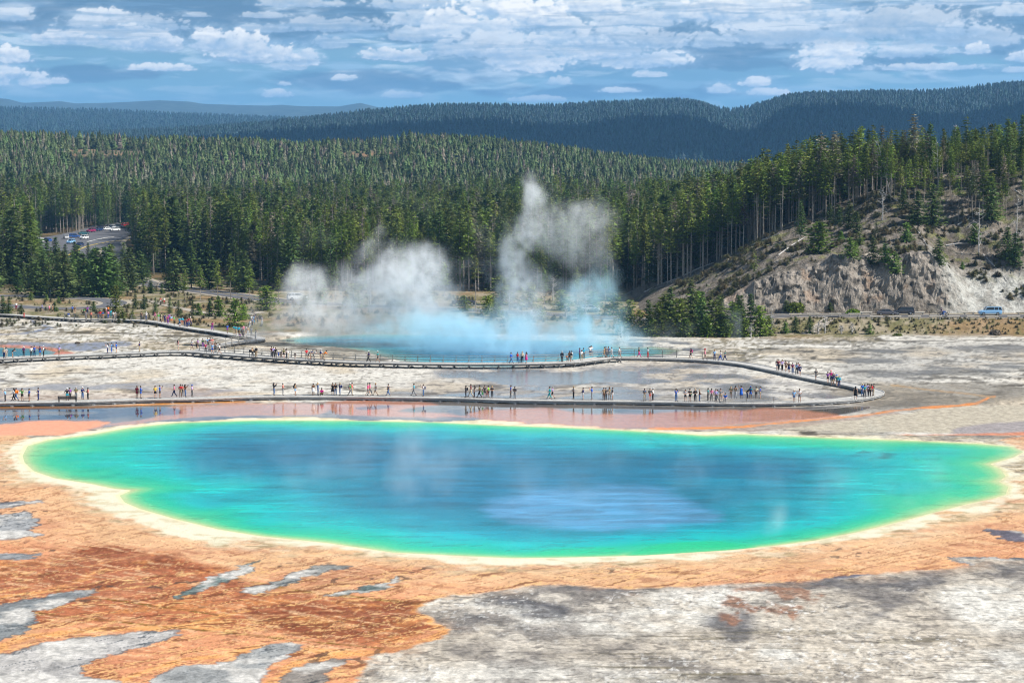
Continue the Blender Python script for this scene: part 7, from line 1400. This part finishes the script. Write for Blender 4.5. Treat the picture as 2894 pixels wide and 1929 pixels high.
r_ = person(600, 900, 0, 'navy/T:black/ride:r/cap=navy', 'riding the motorcycle', random.Random(9)); r_.location = (MOTO[0] - 0.35, MOTO[1], MOTO[2] + 0.02); r_.rotation_euler = (0, 0, math.pi / 2)
# labels that single each one out: clothing first, then pose, then a neighbour
def wc(s): return len(s.split())
def final_labels():
    cand = [[l + (', ' + pw if pw else '') + ', ' + pl, l + ', ' + pl] for o, l, pw, pl, tc, p in USED]
    lab = [c[0] if wc(c[0]) <= 16 else c[1] for c in cand]
    from collections import Counter
    for rnd_ in range(2):
        cnt = Counter(lab)
        for i, (o, l, pw, pl, tc, p) in enumerate(USED):
            if cnt[lab[i]] > 1:
                near = sorted((np.linalg.norm(p - q[5]), q[4], j) for j, q in enumerate(USED) if j != i)
                nb = near[rnd_][1]; a = ' beside one in ' + nb
                lab[i] = l + a + (', ' + pl if wc(l + a + pl) <= 15 else '')
    for i, u in enumerate(USED):
        s = lab[i]
        if wc(s) > 16: s = ' '.join(s.split()[:16])
        u[0]['label'] = s
    c = Counter(lab); print('people', len(USED), 'duplicate labels', [k for k, v in c.items() if v > 1])
final_labels()
# ------------------------------------------------------------------ steam: density worked out on a grid from drifting puffs
def steam(name, label, puffs, box, vox, col, seed, dens, nscale=0.16, thr=0.42, soft=0.22, aniso=0.25):
    """puffs: (x, y, z, rx, ry, rz, amount)"""
    (x0, y0, z0), (x1, y1, z1) = box
    me = bpy.data.meshes.new(name); me.from_pydata([(x0, y0, z0), (x1, y1, z1)], [], []); o = link(name, me); tag(o, label, 'steam', None, 'stuff')
    g = bpy.data.node_groups.new(name, 'GeometryNodeTree'); g.interface.new_socket('Geometry', in_out='OUTPUT', socket_type='NodeSocketGeometry')
    N = g.nodes.new; L = g.links.new; go = N('NodeGroupOutput'); pos = N('GeometryNodeInputPosition')
    wn = N('ShaderNodeTexNoise'); wn.inputs['Scale'].default_value = nscale * 0.5; wn.inputs['Detail'].default_value = 4; L(pos.outputs[0], wn.inputs['Vector'])
    ws = N('ShaderNodeVectorMath'); ws.operation = 'SUBTRACT'; L(wn.outputs['Color'], ws.inputs[0]); ws.inputs[1].default_value = (0.5, 0.5, 0.5)
    wm = N('ShaderNodeVectorMath'); wm.operation = 'SCALE'; L(ws.outputs[0], wm.inputs[0]); wm.inputs['Scale'].default_value = 2.6 / nscale
    wp_ = N('ShaderNodeVectorMath'); wp_.operation = 'ADD'; L(pos.outputs[0], wp_.inputs[0]); L(wm.outputs[0], wp_.inputs[1])
    acc = None
    for (x, y, z, rx, ry, rz, a) in puffs:
        s = N('ShaderNodeVectorMath'); s.operation = 'SUBTRACT'; L(wp_.outputs[0], s.inputs[0]); s.inputs[1].default_value = (x, y, z)
        d = N('ShaderNodeVectorMath'); d.operation = 'DIVIDE'; L(s.outputs[0], d.inputs[0]); d.inputs[1].default_value = (rx, ry, rz)
        q = N('ShaderNodeVectorMath'); q.operation = 'DOT_PRODUCT'; L(d.outputs[0], q.inputs[0]); L(d.outputs[0], q.inputs[1])
        e = N('ShaderNodeMath'); e.operation = 'MULTIPLY_ADD'; L(q.outputs['Value'], e.inputs[0]); e.inputs[1].default_value = -a; e.inputs[2].default_value = a; e.use_clamp = False
        m = N('ShaderNodeMath'); m.operation = 'MAXIMUM'; L(e.outputs[0], m.inputs[0]); m.inputs[1].default_value = 0
        if acc is None: acc = m.outputs[0]
        else: ad = N('ShaderNodeMath'); ad.operation = 'ADD'; L(acc, ad.inputs[0]); L(m.outputs[0], ad.inputs[1]); acc = ad.outputs[0]
    n1 = N('ShaderNodeTexNoise'); n1.inputs['Scale'].default_value = nscale; n1.inputs['Detail'].default_value = 7; n1.inputs['Lacunarity'].default_value = 2.3; n1.inputs['Roughness'].default_value = 0.6; n1.inputs['Distortion'].default_value = 0.7
    of = N('ShaderNodeVectorMath'); of.operation = 'MULTIPLY_ADD'; L(pos.outputs[0], of.inputs[0]); of.inputs[1].default_value = (1, 1, 0.75); of.inputs[2].default_value = (seed * 7.3, 0, seed * 3.1); L(of.outputs[0], n1.inputs['Vector'])
    # noise eats the puffs away: threshold falls where the puff is strong
    sb = N('ShaderNodeMath'); sb.operation = 'MULTIPLY_ADD'; L(acc, sb.inputs[0]); sb.inputs[1].default_value = 0.34; L(n1.outputs[0], sb.inputs[2])
    mr = N('ShaderNodeMapRange'); mr.interpolation_type = 'SMOOTHSTEP'; L(sb.outputs[0], mr.inputs[0]); mr.inputs[1].default_value = thr; mr.inputs[2].default_value = thr + soft; mr.inputs[3].default_value = 0; mr.inputs[4].default_value = 1
    n3 = N('ShaderNodeTexNoise'); n3.inputs['Scale'].default_value = nscale * 2.6; n3.inputs['Detail'].default_value = 5; n3.inputs['Roughness'].default_value = 0.65; n3.inputs['Distortion'].default_value = 1.2; L(of.outputs[0], n3.inputs['Vector'])
    m3 = N('ShaderNodeMapRange'); L(n3.outputs[0], m3.inputs[0]); m3.inputs[1].default_value = 0.40; m3.inputs[2].default_value = 0.64; m3.inputs[3].default_value = 0.05; m3.inputs[4].default_value = 2.3
    m4 = N('ShaderNodeMath'); m4.operation = 'MULTIPLY'; L(mr.outputs[0], m4.inputs[0]); L(m3.outputs[0], m4.inputs[1])
    mu = N('ShaderNodeMath'); mu.operation = 'MULTIPLY'; L(m4.outputs[0], mu.inputs[0])
    mn = N('ShaderNodeMath'); mn.operation = 'MINIMUM'; L(acc, mn.inputs[0]); mn.inputs[1].default_value = 1.6; L(mn.outputs[0], mu.inputs[1])
    vc = N('GeometryNodeVolumeCube'); L(mu.outputs[0], vc.inputs['Density']); vc.inputs['Min'].default_value = (x0, y0, z0); vc.inputs['Max'].default_value = (x1, y1, z1)
    for k, (a, b_) in zip(('Resolution X', 'Resolution Y', 'Resolution Z'), ((x0, x1), (y0, y1), (z0, z1))): vc.inputs[k].default_value = max(8, int((b_ - a) / vox))
    m = bpy.data.materials.new(name + '_vapour'); m.use_nodes = True; t = m.node_tree; t.nodes.remove(t.nodes['Principled BSDF']); pv = t.nodes.new('ShaderNodeVolumePrincipled')
    pv.inputs['Color'].default_value = (*col, 1); pv.inputs['Density'].default_value = dens; pv.inputs['Anisotropy'].default_value = aniso; t.links.new(pv.outputs[0], t.nodes['Material Output'].inputs['Volume'])
    sm = N('GeometryNodeSetMaterial'); sm.inputs['Material'].default_value = m; L(vc.outputs[0], sm.inputs['Geometry']); L(sm.outputs[0], go.inputs[0])
    me.materials.append(m); md = o.modifiers.new('steam', 'NODES'); md.node_group = g
    return o
def puff(dx, dy, rx, rz, a, Y=366, ry=None):            # a puff seen at sheet position, standing at distance Y
    p = PY(dx * K, dy * K, Y); k = K * Y / FPX
    rx *= 1.3; rz *= 1.3; return (p[0], p[1], max(p[2], 0.3), rx * k, ry or max(5.0, 0.5 * (rx + rz) * k), rz * k, a)
grey = [puff(1215, 560, 50, 50, .5), puff(1190, 600, 50, 50, .6), puff(1225, 460, 34, 40, .45), puff(1270, 500, 50, 40, .45), puff(1210, 680, 70, 60, .6), puff(700, 700, 60, 40, .3), puff(900, 600, 40, 40, .35), puff(1230, 432, 34, 34, .6), puff(1215, 500, 50, 46, .55), puff(1310, 470, 60, 40, .35), puff(1385, 500, 50, 40, .35), puff(1120, 560, 50, 60, .35), puff(1090, 500, 40, 40, .2), puff(1150, 470, 40, 30, .3), puff(860, 560, 40, 36, .6), puff(740, 560, 60, 40, .25), puff(1080, 640, 60, 50, .4), puff(1340, 540, 90, 60, .4), puff(1200, 790, 60, 30, .5), puff(680, 650, 60, 50, .6), puff(930, 690, 120, 70, .7), puff(800, 700, 90, 60, .6), puff(640, 745, 60, 40, .9), puff(690, 690, 90, 60, .8), puff(760, 730, 110, 50, 1.0), (puff(700, 640, 60, 40, .45)), puff(850, 580, 30, 45, .35), puff(830, 640, 60, 50, .5), puff(890, 700, 80, 60, .9), puff(940, 640, 70, 70, 1.0), puff(1000, 620, 50, 40, .8), puff(1000, 700, 90, 60, 1.1), puff(1050, 745, 90, 30, .8), puff(800, 765, 160, 26, .7),
        puff(1200, 720, 60, 60, .9), puff(1180, 640, 50, 60, .85), puff(1190, 570, 50, 50, .75), puff(1225, 510, 50, 50, .55), puff(1228, 440, 34, 34, .6), puff(1290, 560, 60, 60, .5), puff(1355, 510, 50, 50, .35), puff(1370, 600, 60, 50, .45), puff(1300, 670, 80, 50, .6), puff(960, 470, 70, 40, .16), puff(760, 440, 40, 40, .12), puff(575, 735, 22, 60, .7), puff(590, 770, 30, 30, .6)]
steam('steam', 'billowing grey white steam rising from the crater in front of the forest', grey, ((-50, 351, 0.0), (30, 381, 38)), 0.40, (0.95, 0.965, 0.98), 1, 0.085, 0.17, 0.50, 0.42, 0.0)
blue = [puff(1000, 770, 150, 45, 1.3, 352), puff(1120, 790, 150, 40, 1.3, 352), puff(1280, 770, 150, 50, 1.4, 352), puff(1340, 690, 60, 60, .9, 354), puff(1200, 740, 90, 50, 1.0, 354), puff(920, 740, 90, 40, .7, 354), puff(1370, 640, 46, 50, .6, 354), puff(1450, 785, 40, 40, .8, 352), puff(1400, 740, 50, 60, .7, 354), puff(1060, 750, 60, 50, .7, 354)]
steam('blue_steam', 'dense pale blue steam lying over the hot blue crater water behind the railing', blue, ((-30, 345, 0.2), (30, 362, 17)), 0.5, (0.60, 0.86, 0.97), 2, 0.085, 0.12, 0.42, 0.50, 0.0)  # blue light off the water is put into the vapour colour
wis = []
for dx, dy, rx, rz, a, Y in [(700, 1100, 60, 60, .5, 205), (780, 1060, 60, 60, .5, 212), (1040, 1100, 50, 80, .5, 203), (1200, 1120, 60, 60, .4, 200), (1350, 1150, 60, 70, .4, 195), (1560, 1090, 50, 60, .45, 205), (1750, 1080, 60, 60, .4, 207), (2050, 1160, 50, 50, .5, 191), (560, 1100, 60, 50, .35, 206), (1260, 1220, 60, 40, .35, 182), (1480, 1190, 50, 50, .35, 188), (420, 1060, 60, 40, .3, 215), (960, 1040, 60, 70, .8, 215), (940, 1120, 50, 90, .8, 205), (910, 1170, 30, 50, .7, 196), (860, 1020, 50, 50, .5, 222), (690, 1050, 50, 50, .35, 218), (640, 1040, 60, 40, .3, 222), (1080, 1040, 60, 30, .35, 218), (1280, 1090, 60, 60, .25, 205), (1420, 1040, 40, 60, .4, 215), (1150, 1060, 60, 40, .25, 215), (1660, 1150, 60, 60, .35, 195), (1700, 1210, 60, 40, .35, 185), (1805, 1210, 18, 50, .7, 180), (1800, 1160, 40, 50, .4, 186), (1930, 1100, 60, 60, .5, 200), (1900, 1170, 50, 40, .35, 190), (2120, 1130, 50, 60, .45, 196), (2340, 1040, 60, 40, .6, 222), (2200, 1080, 60, 40, .3, 210), (750, 1160, 70, 30, .3, 196), (1040, 1220, 40, 50, .25, 182), (1510, 1010, 50, 30, .3, 235), (2000, 1040, 60, 40, .3, 225)]: wis.append(puff(dx, dy, rx, rz, a, Y, 6))
steam('pool_steam', 'thin pale wisps of steam drifting over the big turquoise spring', wis, ((-62, 168, 0.1), (62, 245, 13)), 0.7, (0.88, 0.93, 0.98), 3, 0.065, 0.22, 0.40, 0.42)
vent = [puff(1455, 790, 26, 36, .9, 372), puff(1450, 760, 24, 30, .5, 374), puff(1695, 745, 36, 34, .8, 376), puff(1700, 775, 24, 16, .5, 376), puff(1545, 760, 50, 22, .4, 378), puff(1370, 650, 50, 34, .4, 388), puff(1510, 800, 50, 14, .5, 366)]
steam('vent_steam', 'faint bluish steam leaking from vents before the bushy pine clump', vent, ((10, 360, 0.1), (42, 392, 12)), 0.6, (0.72, 0.86, 0.94), 4, 0.12, 0.20, 0.50, 0.40)

# ------------------------------------------------------------------ unseen mass overhead, added to shade the mountain
def shade_cloud(name, label, cx, cy_, cz, rx, ry, rz, seed):
    nu, nv = 90, 40; a = np.linspace(0, 2 * math.pi, nu, endpoint=False); t = np.linspace(0.02, math.pi - 0.02, nv)
    T, A = np.meshgrid(t, a, indexing='ij'); x = np.sin(T) * np.cos(A); y = np.sin(T) * np.sin(A); z = -np.cos(T)
    r_ = 1 + 0.45 * (fbm(A.ravel() / 6.283 * 9, T.ravel() * 3, 4, seed) - 0.5) * np.sin(T).ravel() * 1.6
    V = np.stack([cx + x.ravel() * rx * r_, cy_ + y.ravel() * ry * r_, cz + z.ravel() * rz * (0.7 + 0.6 * fbm(x.ravel() * 4 + 9, y.ravel() * 4, 4, seed + 2))], 1)
    i = np.arange((nv - 1) * nu); r = i // nu; c = i % nu; F = np.stack([r * nu + c, r * nu + (c + 1) % nu, (r + 1) * nu + (c + 1) % nu, (r + 1) * nu + c], 1)
    o = link(name, mesh_np(name, V, [F], (mat('shade_cloud_white', (0.85, 0.86, 0.88), 1.0, 0.0),), None, True)); tag(o, label, 'shade_cloud', None, 'stuff')
shade_cloud('shade_cloud', 'unseen broad mass added overhead to shade the mountain', 400, 3000, 1500, 2300, 430, 120, 9)

# ------------------------------------------------------------------ low scrub on the hillside, bank and meadow
def scrub():
    r = np.random.default_rng(77); P_ = []
    x = r.uniform(30, 135, 2600); y = r.uniform(414, 476, 2600); cr = np.interp(x, CX_, CZ_); t = y - 413
    k = (cr > 4) & (t > 10) & (fbm(x / 9, y / 9, 3, 610) > 0.46); P_.append(np.stack([x, y, land_z(x, y), r.uniform(0.35, 1.3, len(x))], 1)[k])
    x = r.uniform(-140, 120, 5200); y = r.uniform(394, 540, 5200); dx, dy = proj(x, y, ground_z(x, y)); k = (dy < 752) & ~((x > 24) & (y > 408)) & (linedist(x, y, ROAD) > 6) & (fbm(x / 10, y / 10, 3, 611) > 0.47) & (linedist(x, y, [tuple(q[:2]) for q in LOOP]) > 5)
    P_.append(np.stack([x, y, ground_z(x, y), r.uniform(0.25, 1.0, len(x))], 1)[k])
    x = r.uniform(48, 125, 520); y = r.uniform(387, 400, 520); P_.append(np.stack([x, y, ground_z(x, y), r.uniform(0.2, 0.6, len(x))], 1))
    A = np.concatenate(P_); ob = proto_obj('scrub_plant', ['bushy_0', 'bushy_1', 'young_1'])
    m = foliage_mat('scrub_leaves', (0.15, 0.17, 0.07))
    for o in ob: o.data.materials[1] = m
    forest('scrub', 'low dry scrub and tufts scattered over the bank, meadow and hillside', A[:, :3], A[:, 3], ob, 'scrub', wide=r.uniform(1.6, 3.0, len(A)))
scrub()
